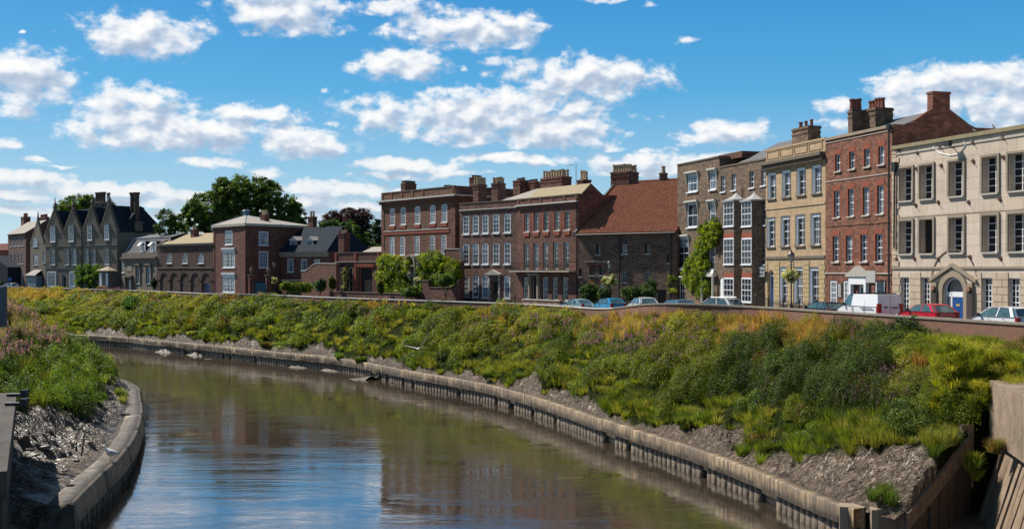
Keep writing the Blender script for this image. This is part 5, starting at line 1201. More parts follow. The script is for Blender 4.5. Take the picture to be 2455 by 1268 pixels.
mb = MB(); mb.prism_z([c2, bk2, bk0, c0][::-1] if False else [c0, bk0, bk2, c2], 0, zt-.15); 
side = MB(); side.add([(*c2, -.5), (*bk2, -.5), (*bk2, zt), (*c2, zt), (*bk0, -.5), (*bk0, zt), (*c0, -.5), (*c0, zt)], [(0,1,2,3),(1,4,5,2),(4,6,7,5)]); side.build('side_wall', B_DARKRED, Tw.o)
for p, q in ((ring[1], None), (ring[2], None), (ring[0], None)):
    m2 = MB(); m2.tube((*p, zt+.30), (ap[0], ap[1], za+.02), .09, n=6); m2.build('hip_lead', LEAD, Tw.o)
mb = MB(); mb.box(ap[0]-.45, ap[0]+.45, ap[1]-.45, ap[1]+.45, za-.4, za+.75); mb.taper(ap[0]-.6, ap[0]+.6, ap[1]-.6, ap[1]+.6, za+.75, za+1.0, .35); mb.build('cupola', m_plain('blue_lead', (.08, .12, .18), .5), Tw.o)
Tw.chimney(624, 646, 514, 540, 6.5, .9, 4, 12, B_DARKRED, POTB, potr=.17)
# ===== arcaded brick building =====
Ar = Bld('arcaded_building', 'brown brick building with blind arches, three arched windows and toothed eaves', 377, 12.95, 512, 13.85, m_brick('dull_brown_brick', (.105, .052, .036), (.075, .042, .03), (.1, .07, .055), .3, 12, (.17, .1, .07)), 9)
zt = Ar.zm((380, 590), (510, 584))
for (x0, x1) in ((399.5,412),(436.7,449.3),(474.7,488)): 
    u0, u1 = Ar.u(x0), Ar.u(x1); Ar.window(u0, u1, Ar.z(x0, 631.5), Ar.z(x0, 608), arch=(u1-u0)/2, cols=2, rows=3, fw=.13, y=.04, sillm=WHITE)
Ar.door(491, 502, 678, mat=BLUED, frame=WHITE)
aw = []
for (x0, x1) in ((386,404),(409.5,428.5),(434,454),(459.5,479),(485,505)):
    u0, u1 = Ar.u(x0), Ar.u(x1); aw.append((u0, u1))
Ar.walls(zt)
zsp = Ar.z(445, 671); zat = Ar.z(445, 654); mb = MB()
edges = [0.02] + [x for p in aw for x in p] + [Ar.Lf-.02]
for k in range(0, len(edges), 2): 
    if edges[k+1]-edges[k] > .05: mb.box(edges[k], edges[k+1], -.14, 0, 0, zsp); mb.box(edges[k]-.08 if k else edges[k], edges[k+1]+.08, -.2, -.14, zsp-.12, zsp+.06)
for k in range(0, len(edges), 2): mb.box(edges[k], edges[k+1], -.14, 0, zsp, zat+.35)
for (a, b) in aw:
    m = (a+b)/2; r = (b-a)/2; n_ = 12; h = zat-zsp
    for k in range(n_):
        t0 = math.pi*k/n_; t1 = math.pi*(k+1)/n_
        mb.prism_y([(m+r*math.cos(t0), zsp+h*math.sin(t0)), (m+r*math.cos(t0), zat+.35), (m+r*math.cos(t1), zat+.35), (m+r*math.cos(t1), zsp+h*math.sin(t1))], -.14, 0)
mb.build('arcade', Ar.mat, Ar.o)
Ar.band(Ar.zm((378,643),(510,641)), .26, .22, 'string_course', m_plain('buff_band', (.17, .12, .085), .9)); 
mb = MB(); k = .3
while k < Ar.Lf: mb.box(k, k+.2, -.26, -.06, zt-.1, zt+.28); k += .68
mb.box(0, Ar.Lf, -.06, 0, zt, zt+.3); dn = mb.build('eaves_brackets', PALES, Ar.o); dn['kind'] = 'stuff'
zr = Ar.z(470, 560, 4.6); Ar.gable_roof(zt+.2, zr, SLATE_Y, u0=1.2, u1=Ar.Lf, y0=-.3)
mb = MB(); mb.prism_x([(-.25, zt+.1), (-.25, zt+.45), (4.6, zr+.4), (4.6, zr-.2)], 1.1, 1.5); mb.build('gable_coping', DENTST, Ar.o)
Ar.chimney(457, 477, 550, 568, 2.6, 1.0, 3, 11, B_DARKRED, POTB, potr=.19)

# ===== small stone house with mansard =====
Mn = Bld('mansard_house', 'sooty stone villa with slate mansard roof and two open dormers', 292, 12.2, 377, 12.95, m_stucco('sooty_ashlar', (.19, .155, .115), .5, None, True), 9)
zp = Mn.zm((300, 607), (377, 605)); zq = Mn.zm((300, 618), (377, 618))
for (x0, x1) in ((327,336.5),(352,362.5)): Mn.window(Mn.u(x0), Mn.u(x1), Mn.z(x0, 680), Mn.z(x0, 640), cols=2, rows=5, fw=.13, y=.08, surround=stone_surround(.3, .18, DENTST, .3), sillm=PALES)
Mn.window(.05, Mn.u(298), Mn.z(295, 654), Mn.z(295, 632), cols=2, rows=2, fw=.15, y=.03, sillm=WHITE)
Mn.door(306, 317, 671, mat=WHITE, frame=PALES); Mn.walls(zp)
Mn.band(zq, .3, .45, 'cornice', DENTST); mb = MB(); mb.box(Mn.u(305), Mn.u(316), -.06, 0, Mn.z(310, 650), Mn.z(310, 638)); mb.build('date_plaque', SANDS, Mn.o)
a, b = Mn.u(303), Mn.u(320); mb = MB(); z = Mn.z(311, 664); mb.box(a, b, -.6, 0, z-.05, z+.3); mb.box(a+.1, a+.45, -.45, 0, 0, z-.05); mb.box(b-.45, b-.1, -.45, 0, 0, z-.05); mb.build('door_canopy', DENTST, Mn.o)
zm1 = Mn.z(340, 573, 3.0); mb = MB(); x0 = .6; x1 = Mn.Lf+2.4
mb.add([(x0, .4, zp-.15), (x1, .4, zp-.15), (x1, 1.7, zm1), (x0+1.2, 1.7, zm1), (x0, 9, zp-.15), (x0+1.2, 7.5, zm1), (x1, 9, zp-.15), (x1, 7.5, zm1)], [(0,1,2,3),(4,0,3,5),(6,4,5,7)])
mb.add([(x0+1.2, 1.7, zm1), (x1, 1.7, zm1), (x1, 4.6, zm1+.9), (x0+2.4, 4.6, zm1+.9), (x0+1.2, 7.5, zm1), (x1, 7.5, zm1)], [(0,1,2,3),(3,2,5,4),(0,3,4)])
mb.build('roof', SLATE_G, Mn.o)
mb = MB(); mb.tube((x0, .36, zp-.1), (x0+1.2, 1.66, zm1+.05), .14, n=6); mb.tube((x0+1.2, 1.66, zm1+.05), (x1, 1.66, zm1+.05), .10, n=6); mb.tube((x0+1.2, 1.66, zm1+.05), (x0+2.4, 4.6, zm1+.95), .12, n=6); mb.build('hip_lead', LEAD, Mn.o)
for (xa, xb) in ((336.5, 349), (361.5, 375)):
    w = .55; u0, u1 = Mn.u(xa, w), Mn.u(xb, w); z0, z1 = Mn.z(xa, 604, w), Mn.z(xa, 580, w); mb = MB(); mb.box(u0-.08, u1+.08, w+.05, 2.8, z0, z1+.12); d = mb.build('dormer', SLATE_D, Mn.o)
    Mn.window(u0, u1, z0, z1, cols=2, rows=1, fw=.2, bar=.12, y=w-.08, hole=False, sill=False, parent=d, sash=False)
    mb = MB(); mb.add([(u0+.1, w-.1, z1-.1), (lerp(u0,u1,.5), w-.1, z1-.1), (lerp(u0,u1,.5)-.1, w-.7, z1-.75), (u0, w-.7, z1-.75)], [(0,1,2,3)]); mb.add([(u0+.1, w-.13, z1-.1), (lerp(u0,u1,.5), w-.13, z1-.1), (lerp(u0,u1,.5)-.1, w-.73, z1-.75), (u0, w-.73, z1-.75)], [(3,2,1,0)]); mb.build('open_casement', WHITE, d)

# ===== gothic four gabled terrace =====
Go = Bld('gothic_terrace', 'grey rendered gothic house with four crocketed gables and tall clustered stacks', 109, 11.3, 281, 12.15, GOTH, 9)
ze = Go.zm((110, 561), (281, 555))
frame = dict(cols=2, rows=4, fw=.16, y=.05, sillm=WHITE, surround=stone_surround(.16, .10, m_plain('grey_label_mould', (.26, .235, .21), .9), .10))
ops2 = []
for (x0, x1, ya, yb) in [(121.5,132.5,599.5,635),(156,166,599,635),(173.5,184,599,635),(205,213,600,634),(222,230,600,634),(251.5,262,599,634)]:
    Go.window(Go.u(x0), Go.u(x1), Go.z(x0, yb), Go.z(x0, ya), **frame)
for (x0, x1) in ((116,134),(169,180)): Go.window(Go.u(x0), Go.u(x1), Go.z(x0, 687), Go.z(x0, 653), cols=2, rows=2, fw=.2, y=.05, sillm=WHITE, surround=stone_surround(.2, .1, WHITE))
Go.door(149, 158, 657, mat=DARKD, frame=WHITE, arch=.4); Go.door(98.8, 104.5, 659, mat=DARKD, frame=DENTST) if False else None
Go.walls(ze)
gx = [(109, 130.5, 152, 498, 543.6, 580, 122, 133), (152, 174.5, 197, 496, 542, 579, 166, 177), (197, 220, 241, 490, 540, 576, 211, 221), (239, 260.5, 282, 486, 539, 575, 252, 262)]
for (xl, xm, xr, ya, wa, wb_, w0, w1) in gx:
    a, m, b = Go.u(xl), Go.u(xm), Go.u(xr); za = Go.z(xm, ya+4); mb = MB(); mb.prism_y([(a, ze-.02), (b, ze-.02), (m, za)], -.02, .42)
    gb = mb.build('gable', GOTH, Go.o)
    cr = MB(); n_ = 11
    for k in range(n_):
        t = (k+.3)/n_
        for s_ in (0, 1):
            x = lerp(a if s_ == 0 else b, m, t); z = lerp(ze, za, t); r = .2
            cr.box(x-.14, x+.14, -.16, .46, z-.1, z+.14); cr.taper(x-.2*(1 if s_ == 0 else .6), x+.2*(1 if s_ else .6), -.1, .4, z+.14, z+.42, .09)
    cr.build('crocket', DENTST, gb)['kind'] = 'stuff'
    fi = MB(); fi.box(m-.24, m+.24, -.1, .45, za-.6, za+.75); fi.taper(m-.32, m+.32, -.15, .5, za+.75, za+1.5, .22); fi.tube((m, .15, za+1.4), (m, .15, za+2.25), .07, n=6); fi.lathe([(.05, 0), (.2, .1), (.05, .28)], (m, .15, za+1.75), 8); fi.lathe([(.05, 0), (.15, .08), (.02, .25)], (m, .15, za+2.2), 8); fi.build('finial', DENTST, gb)
    Go.window(Go.u(w0), Go.u(w1), Go.z(xm, wb_), Go.z(xm, wa), hole=False, **{**frame, 'y': -.10, 'silly': .2}, parent=gb)
    rr = MB(); rr.add([(a, .3, ze), (m, .3, za-.25), (m, 8, za-.25), (a, 8, ze), (b, .3, ze), (b, 8, ze)], [(0,3,2,1),(1,2,5,4)]); rr.build('gable_roof', SLATE_D, gb)
zr = Go.z(320, 496, 7)
mb = MB(); mb.add([(0, .45, ze), (Go.Lf, .45, ze), (Go.Lf-1, 6, zr), (0, 6, zr), (0, 12, ze), (Go.Lf-1, 12, ze)], [(0,1,2,3),(4,3,2,5),(0,3,4),(1,5,2)])
# the return wing: long roof parallel to the side wall
we = Go.w_at(349, Go.Lf); wr_ = Go.w_at(371, Go.Lf-4)
mb.add([(Go.Lf+.1, -.02, ze-.1), (Go.Lf+.1, we, ze-.1), (Go.Lf-4, we-.3, zr), (Go.Lf-4, .5, zr), (Go.Lf-8, we, ze)], [(0,1,2,3),(3,2,4)])
mb.build('roof', SLATE_D, Go.o)
mb = MB(); mb.box(Go.Lf-.3, Go.Lf+.02, .2, we, -.5, ze-.1); mb.build('side_wall', GOTH, Go.o)
Go.band(Go.zm((112,591.5),(275,586)), .14, .09, 'string_course', m_plain('pale_grey_string', (.27, .25, .22), .9)); Go.band(Go.zm((112,643),(275,643)), .14, .09, 'string_course', m_plain('grey_string', (.2, .18, .16), .9))
def tudor(b, u, w, zb_, zt_, n, r, name='chimney'):
    mb = MB(); L_ = n*r*2.3; mb.box(u-L_/2-.1, u+L_/2+.1, w-r-.2, w+r+.2, zb_, lerp(zb_, zt_, .28)); mb.box(u-L_/2-.3, u+L_/2+.3, w-r-.4, w+r+.4, lerp(zb_, zt_, .28), lerp(zb_, zt_, .28)+.25)
    c = mb.build(name, DENTST, b.o)
    for k in range(n):
        x = u-L_/2+(k+.5)*L_/n; q = MB(); z0 = lerp(zb_, zt_, .28)+.25; q.lathe([(r*1.1, 0), (r*.8, .3), (r*.8, zt_-z0-.5), (r*1.05, zt_-z0-.3), (r*1.15, zt_-z0)], (x, w, z0), 8); q.build('chimney_shaft', m_plain('brown_shaft', (.10, .06, .045), .9, .3, 4), c)
w = 5; tudor(Go, Go.u(241, w), w, Go.z(241, 498, w), Go.z(241, 461, w), 4, .38); tudor(Go, Go.u(260, w), w, Go.z(260, 498, w), Go.z(260, 463, w), 1, .36)
u_ = Go.Lf-1.0; 
def wz(px, py, w_): return Go.z(px, py, w_)
wv_ = we-1.5; uu2 = min(Go.u(360, wv_), Go.Lf-1.5); tudor(Go, uu2, wv_, wz(360, 562, wv_), wz(360, 459, wv_), 2, .62)
wv_ = 6.0; uu2 = Go.u(320, wv_); mb = MB(); mb.box(uu2-.6, uu2+.6, wv_-.5, wv_+.5, wz(320, 562, wv_), wz(320, 503, wv_)); mb.taper(uu2-.8, uu2+.8, wv_-.7, wv_+.7, wz(320, 503, wv_), wz(320, 497, wv_), .3); mb.tube((uu2, wv_, wz(320, 498, wv_)), (uu2, wv_, wz(320, 487, wv_)), .28, n=8); mb.build('chimney', GOTH, Go.o)
# porch
a, b = Go.u(238, -1.6), Go.u(262, -1.6); z1 = Go.z(250, 649, -1.6); z2 = Go.z(250, 638, -1.6); mb = MB(); mb.box(a, b, -1.7, -.002, 0, z1); pr = mb.build('porch', GOTH, Go.o)
mb = MB(); mb.add([(a-.5, -2.1, z1), (b+.5, -2.1, z1), (b+.5, 0, z1), (a-.5, 0, z1), ((a+b)/2, -.8, z2)], [(0,1,4),(1,2,4),(2,3,4),(3,0,4),(3,2,1,0)]); mb.build('porch_roof', SANDS, pr)
mb = MB(); mb.box(a+.3, a+1.1, -1.74, -1.7, .1, z1-.5); mb.box(b-1.0, b-.3, -1.74, -1.7, .6, z1-.5); mb.build('porch_window', WHITE, pr)
mb = MB(); mb.tube((Go.u(197), -.12, 0), (Go.u(197), -.12, ze), .1, n=6); mb.build('drainpipe', IRON, Go.o)

# ===== small gabled gothic house =====
Gs = Bld('gabled_house', 'narrow grey rendered house with one crocketed gable and glazed bay', 73, 11.0, 109, 11.3, GOTH, 12)
ze = Gs.z(90, 585); 
for (x0, x1, ya, yb) in [(80,91,610,636),(103,108.5,605,631),(80,91,572,592)]: Gs.window(Gs.u(x0), Gs.u(x1), Gs.z(x0, yb), Gs.z(x0, ya), hole=(ya != 572), cols=2, rows=3, fw=.16, y=.05 if ya != 572 else -.1, sillm=PALES, frame=m_plain('grey_blue_paint', (.35, .38, .42), .5))
Gs.door(98.8, 105, 659, mat=DARKD, frame=PALES); Gs.walls(ze)
a, m, b = Gs.u(74), Gs.u(89.5), Gs.u(105); za = Gs.z(89, 530); mb = MB(); mb.prism_y([(a, ze-.02), (b, ze-.02), (m, za)], -.02, .4); gb = mb.build('gable', GOTH, Gs.o)
cr = MB()
for k in range(8):
    t = (k+.3)/8
    for (e) in (a, b): x = lerp(e, m, t); z = lerp(ze, za, t); cr.taper(x-.25, x+.25, -.12, .42, z-.1, z+.45, .12)
cr.build('crocket', DENTST, gb)['kind'] = 'stuff'
mb = MB(); mb.taper(m-.25, m+.25, -.1, .4, za-.3, za+2.0, .2); mb.build('finial', DENTST, gb)
mb = MB(); mb.add([(0, .4, ze), (Gs.Lf, .4, ze), (Gs.Lf, 6, Gs.z(105, 537, 5)), (0, 6, Gs.z(105, 537, 5)), (0, 12, ze), (Gs.Lf, 12, ze)], [(0,1,2,3),(4,3,2,5),(0,3,4),(1,5,2)]); mb.build('roof', SLATE_D, Gs.o)
Gs.chimney(92, 119, 520, 540, 6, 1.0, 5, 7, B_DARKRED, POTR, potr=.2)
a, b = Gs.u(68, -1), Gs.u(90, -1); z1 = Gs.z(79, 660, -1); mb = MB(); mb.box(a, b, -1.3, 0, 0, z1); by = mb.build('bay', m_plain('bay_paint', (.13, .18, .21), .5), Gs.o)
mb = MB(); mb.add([(a-.3, -1.7, z1), (b+.3, -1.7, z1), (b-.2, 0, z1+1.2), (a+.5, 0, z1+1.2)], [(0,1,2,3)]); mb.add([(a-.3, -1.7, z1-.05), (b+.3, -1.7, z1-.05), (b+.3, 0, z1-.05), (a-.3, 0, z1-.05)], [(0,1,2,3)]); mb.build('bay_roof', m_plain('stone_tiles', (.25, .22, .19), .8), by)
mb = MB()
for i in range(6): x = lerp(a+.1, b-.1, i/5); mb.box(x-.05, x+.05, -1.36, -1.3, .9, z1-.1)
for z in (.9, lerp(.9, z1, .6), z1-.12): mb.box(a+.05, b-.05, -1.37, -1.3, z-.05, z+.05)
mb.build('glazing_bar', m_plain('grey_bar', (.3, .36, .4), .5), by)

# ===== far brick house =====
Fb = Bld('brick_house', 'plain three storey brick house with pale slate roof at the far end', 19, 10.3, 62, 10.75, m_brick('far_red_brick', (.17, .085, .06), (.13, .07, .05), (.15, .11, .09), .3, 14), 9)
ze = Fb.zm((20, 562), (60, 560))
for (ya, yb) in ((568.5,590),(609,633),(653,682)): Fb.row([(25,29),(34,38),(42.5,46.5),(50.5,54.5)], (ya, yb), (ya, yb), cols=2, rows=3, fw=.10, y=.1, sillm=WHITE)
Fb.walls(ze); zr = Fb.z(55, 534, 4.5); Fb.gable_roof(ze, zr, SLATE_P, y0=-.4, wallm=B_DARKRED); Fb.chimney(50, 73, 519, 545, 4.0, 1.4, 4, 9, B_DARKRED, POTR, potr=.22)
Fr = Bld('rendered_house', 'orange red house with low tiled roof at the picture edge', -40, 9.9, 19, 10.3, m_plain('orange_render', (.26, .06, .035), .9, .3), 8)
ze = Fr.z(8, 600); Fr.walls(ze); Fr.gable_roof(ze, Fr.z(5, 584, 4), m_roof('red_tile', (.16, .05, .035), (.12, .04, .03), pan=True), y0=-.3); 
mb = MB(); mb.prism_y([(Fr.u(-20, -4), 0), (Fr.u(18, -4), 0), (Fr.u(18, -4), Fr.z(10, 640, -4)), (Fr.u(-20, -4), Fr.z(10, 612, -4))], -4.0, -.002); mb.build('lean_to', SLATE_D, Fr.o)
# ------------------------------------------------------------------ garden walls, gates, lamps, cars, birds
def wall_thing(name, label, xa, sa, xb, sb, ytop, th, mat, cop=PALES, cat='wall', curve=None, ybase=None):
    sa = min(sa, wall_s(xa)/1.07); sb = min(sb, wall_s(xb)/1.07); b = Bld(name, label, xa, sa, xb, sb, mat, cat=cat, group=None); z = b.z((xa+xb)/2, ytop); mb = MB()
    if curve:                                       # (px, py) outline of the top, left to right
        pts = [(b.u(x), b.z(x, y)) for x, y in curve]; mb.prism_y([(pts[0][0], -.4)] + [(pts[-1][0], -.4)] + pts[::-1], 0, th)
        mb.build('brickwork', mat, b.o); c = MB()
        for p, q in zip(pts[:-1], pts[1:]): c.add([(p[0], -.06, p[1]), (q[0], -.06, q[1]), (q[0], th+.06, q[1]), (p[0], th+.06, p[1]), (p[0], -.06, p[1]+.12), (q[0], -.06, q[1]+.12), (q[0], th+.06, q[1]+.12), (p[0], th+.06, p[1]+.12)], [(0,3,2,1),(4,5,6,7),(0,1,5,4),(1,2,6,5),(2,3,7,6),(3,0,4,7)])
        c.build('coping', cop, b.o)
    else:
        mb.box(0, b.Lf, 0, th, -.4, z-.12); mb.build('brickwork', mat, b.o); c = MB(); c.box(-.06, b.Lf+.06, -.06, th+.06, z-.12, z); c.build('coping', cop, b.o)
    return b
g1 = wall_thing('garden_wall', 'dark brick garden wall with a swept pale coping beside the lodge', 722, 15.2, 806, 16.0, 631, .5, B_DARKRED, curve=[(722,651),(732,650),(742,643),(750,636),(760,632),(806,633)])
g2 = wall_thing('garden_wall', 'tall brick garden wall clothed in bright creeper, arched niche in it', 908, 17.3, 1106, 19.0, 640, .5, B_DARKRED, curve=[(908,632),(940,626),(960,640),(975,636),(1005,634),(1030,626),(1066,612),(1067,598),(1102,598),(1106,626)])
mb = MB(); a, b_ = g2.u(976), g2.u(1004); m = (a+b_)/2; r = (b_-a)/2; zt = g2.z(990, 633)
for k in range(10):
    t0 = math.pi*k/10; t1 = math.pi*(k+1)/10; mb.prism_y([(m+r*math.cos(t0), zt+r*math.sin(t0)), (m+r*math.cos(t1), zt+r*math.sin(t1)), (m+r*.78*math.cos(t1), zt+r*.78*math.sin(t1)), (m+r*.78*math.cos(t0), zt+r*.78*math.sin(t0))], -.7, -.1)
mb.box(a, a+.35, -.6, -.0, 1.0, zt); mb.box(b_-.35, b_, -.6, 0, 1.0, zt); mb.box(a-.1, b_+.1, -.75, -.05, zt-.35, zt-.1); mb.build('niche_surround', SANDS, g2.o)
mb = MB(); mb.prism_y([(m+(r-.05)*math.cos(t), zt+(r-.05)*math.sin(t)) for t in np.linspace(0, math.pi, 12)]+[(a+.3, 1.0), (b_-.3, 1.0)], -.28, -.0); mb.build('niche_back', m_stucco('niche_stone', (.22, .16, .10), .5), g2.o)
mb = MB(); mb.lathe([(.18, 0), (.42, .5), (.55, .9), (.30, 1.25), (.22, 1.5), (.34, 1.75)], (m, -.42, g2.z(990, 655)-1.0), 12); mb.build('stone_urn', SANDS, g2.o)
g3 = wall_thing('garden_wall', 'low dark forecourt wall with a scooped top beside the plum house', 1012, 20.2, 1101, 20.6, 690, .4, B_DARKRED, DENTST, curve=[(1012,674),(1028,674),(1028,690),(1080,690),(1090,686),(1096,678),(1101,672)])
g4 = wall_thing('garden_wall', 'dark low wall below the dormer house garden', 675, 15.4, 722, 15.4, 671, .4, B_DARKRED, PALES)
g5 = wall_thing('forecourt_wall', 'low dark railing wall before the lodge', 790, 18.0, 1010, 19.9, 701, .3, B_DARKRED, DENTST)
g6 = wall_thing('forecourt_wall', 'low pinkish brick wall at the steps of the balcony house', 1254, 22.3, 1342, 23.0, 718, .4, m_brick('pink_brick', (.30, .16, .11), (.22, .12, .09)), PALES)
# gate piers with ball finials
for (x0, x1, lab) in ((597, 609, 'dark red gate pier with pointed finial at the foot of the hipped house'), (638, 650, 'dark red gate pier with pointed finial nearer the lamp by the teal gate')):
    s_ = 15.3; p = PS((x0+x1)/2, s_); zb = road_z(p[1]); w = (x1-x0)/s_/2; zt = EYE+(CY-662)/s_; g = empty('gate_pier', lab, 'gate pier', (p[0], p[1], zb), R(20), 'gate piers of the teal gate')
    mb = MB(); mb.box(-w, w, -w, w, -.3, zt-zb); mb.build('shaft', B_RED if x0 == 597 else B_DARKRED, g); mb = MB(); mb.box(-w-.12, w+.12, -w-.12, w+.12, zt-zb, zt-zb+.2); mb.lathe([(.2, 0), (.14, .2), (.32, .5), (.34, .75), (.1, 1.2), (.02, 1.6)], (0, 0, zt-zb+.2), 10); mb.build('finial', DENTST, g)
p0, p1 = PS(609, 15.3), PS(638, 15.3); mb = MB(); mb.add([(p0[0], p0[1], 7.5), (p1[0], p1[1], 7.5), (p1[0], p1[1], 10.4), (p0[0], p0[1], 10.4)], [(0, 1, 2, 3)])
gt = empty('garage_gate', 'teal boarded gate between two brick piers', 'gate', (p0[0], p0[1], road_z(p0[1]))); mb = MB(); w = p1[0]-p0[0]
for i in range(8): mb.box(w*i/8+.01, w*(i+1)/8-.01, 0, .05, 0, 2.2)
mb.build('boards', TEAL, gt); mb = MB(); mb.box(0, w, -.03, 0, .3, .42); mb.box(0, w, -.03, 0, 1.8, 1.92); mb.build('rail', TEAL, gt)

# iron railings
def railing(label, xa, sa, xb, sb, h, pitch=.14, scroll=False, zadd=0.0):
    sa = min(sa, wall_s(xa)/1.09); sb = min(sb, wall_s(xb)/1.09); b = Bld('iron_railing', label, xa, sa, xb, sb, IRON, cat='railing', group=None); mb = MB(); mb.box(0, b.Lf, -.02, .02, h-.18, h-.14); mb.box(0, b.Lf, -.02, .02, .12, .16); b.o.location[2] += zadd; mb.build('rail', IRON, b.o)
    mb = MB(); k = 0
    while k < b.Lf: mb.box(k-.011, k+.011, -.011, .011, 0, h-.04); mb.taper(k-.022, k+.022, -.022, .022, h-.06, h+.06, .018); k += pitch
    o = mb.build('bar', IRON, b.o); o['kind'] = 'stuff'; mb = MB(); k = 0
    while k <= b.Lf: mb.lathe([(.05, 0), (.05, h+.05), (.08, h+.08), (.09, h+.18), (.03, h+.3), (.01, h+.42)], (k, 0, 0), 8); k += 2.4
    mb.build('post', IRON, b.o)
    if scroll:
        mb = MB()
        for k in (2.2, b.Lf-.6):
            for t in range(14):
                a0 = 2*math.pi*t/14; a1 = 2*math.pi*(t+1)/14; mb.tube((k+.2*math.cos(a0), 0, h+.05+.2*math.sin(a0)), (k+.2*math.cos(a1), 0, h+.05+.2*math.sin(a1)), .018, n=5)
        mb.build('scroll', IRON, b.o)
    return b
railing('black spiked iron railing before the ashlar stone house', 1842, 28.3, 1988, 31.2, 1.15, .16, True)
railing('black iron railing at the door of the bay window house', 1813, 27.6, 1842, 28.2, 1.5, .14)
railing('short iron railing left of the small pediment door', 1148, 20.6, 1173, 20.8, 1.25, .2)
railing('short iron railing right of the small pediment door', 1177, 20.9, 1200, 21.1, 1.25, .2)
railing('dark iron railing before the right end of the plum house', 1204, 21.1, 1252, 21.8, 1.1, .2)
railing('thin iron railing beside the steps of the balcony house', 1296, 22.4, 1386, 23.4, .9, .22)

# foliage cards: many small leaves gathered in clumps ----------------
def m_leaf(name, trans=.35, rough=.55, spec=.35):
    m, nt, b = newmat(name); at = N(nt, 'ShaderNodeAttribute', attribute_name='Col'); L(nt, at.outputs['Color'], b.inputs['Base Color'])
    b.inputs['Roughness'].default_value = rough; b.inputs['Specular IOR Level'].default_value = spec
    tl = nt.nodes.new('ShaderNodeBsdfTranslucent'); cc = mixc(nt, 1.0, at.outputs['Color'], (1.9, 1.9, .6), 'MULTIPLY'); L(nt, cc, tl.inputs[0])
    mx = nt.nodes.new('ShaderNodeMixShader'); mx.inputs[0].default_value = trans; L(nt, b.outputs[0], mx.inputs[1]); L(nt, tl.outputs[0], mx.inputs[2])
    out = [n for n in nt.nodes if n.type == 'OUTPUT_MATERIAL'][0]; L(nt, mx.outputs[0], out.inputs[0]); return m
LEAF = m_leaf('leaves', .38, .55, .32); PETAL = m_leaf('petals', .3, .7, .1)
def leaves(P, Nn, size, col, aspect=.6, jit=.8):
    """rhombic leaves at P facing about Nn; size (n,) ; col (n,3)"""
    n = len(P); Nn = Nn + rng.normal(0, jit, (n, 3)); Nn /= np.linalg.norm(Nn, axis=1)[:, None] + 1e-9
    r = rng.normal(size=(n, 3)); U = np.cross(Nn, r); U /= np.linalg.norm(U, axis=1)[:, None] + 1e-9; W_ = np.cross(Nn, U)
    s = size[:, None]; a = P - U*s*.5; c = P + U*s*.5; b = P + W_*s*aspect*.5 + Nn*s*.08; d = P - W_*s*aspect*.5 + Nn*s*.08
    V = np.stack([a, b, c, d], 1).reshape(-1, 3); Fq = np.arange(4*n).reshape(n, 4); return V, Fq, np.repeat(col, 4, 0)
def blades(P, H, lean, width, col, tip=None):
    """grass blades: base P, height H, lean vector (n,2); three tapering quads as two quads"""
    n = len(P); ang = rng.uniform(0, 2*np.pi, n); wx = np.stack([np.cos(ang), np.sin(ang), np.zeros(n)], 1)*width[:, None]*.5
    l3 = np.c_[lean, np.zeros(n)]; m = P + l3*.35 + np.c_[np.zeros((n, 2)), H*.6]; t = P + l3 + np.c_[np.zeros((n, 2)), H]
    V = np.stack([P-wx, P+wx, m+wx*.7, m-wx*.7, t], 1).reshape(-1, 3); i = np.arange(n)*5
    Fq = np.concatenate([np.stack([i, i+1, i+2, i+3], 1), np.stack([i+3, i+2, i+4, i+4], 1)])
    return V, Fq, col, n
def foliage_obj(name, parts, mat, parent=None):
    V = []; Fq = []; Cc = []; o = 0
    for v, f, c in parts: V.append(v); Fq.append(f+o); Cc.append(c); o += len(v)
    return np_mesh(name, np.concatenate(V), np.concatenate(Fq), mat, parent, col=np.concatenate(Cc))
def pal(cols, n, var=.25, w=None):
    c = np.array(cols, float); i = rng.choice(len(c), n, p=w); return np.clip(c[i]*(1+rng.normal(0, var, (n, 1))), 0.002, 1)
def clump_cloud(centres, rad, per, size, cols, flat=.75, shell=.55, jit=.7, w=None, cv=.28):
    """leaf clumps: centres (k,3), rad (k,), leaves per clump"""
    k = len(centres); n = k*per; C_ = np.repeat(centres, per, 0); Rr = np.repeat(rad, per); d = rng.normal(size=(n, 3)); d /= np.linalg.norm(d, axis=1)[:, None]
    rr = Rr*(shell + (1-shell)*rng.random(n)); P = C_ + d*rr[:, None]*[1, 1, flat]
    base = np.repeat(pal(cols, k, cv, w), per, 0); col = base*(1+rng.normal(0, .18, (n, 1))); Nn = d*.7 + [0, 0, .5]
    return leaves(P, Nn, size*(.7+.6*rng.random(n)), np.clip(col, .002, 1), .62, jit)
GREENS = [(.030, .065, .012), (.045, .095, .014), (.06, .12, .018), (.09, .14, .02)]
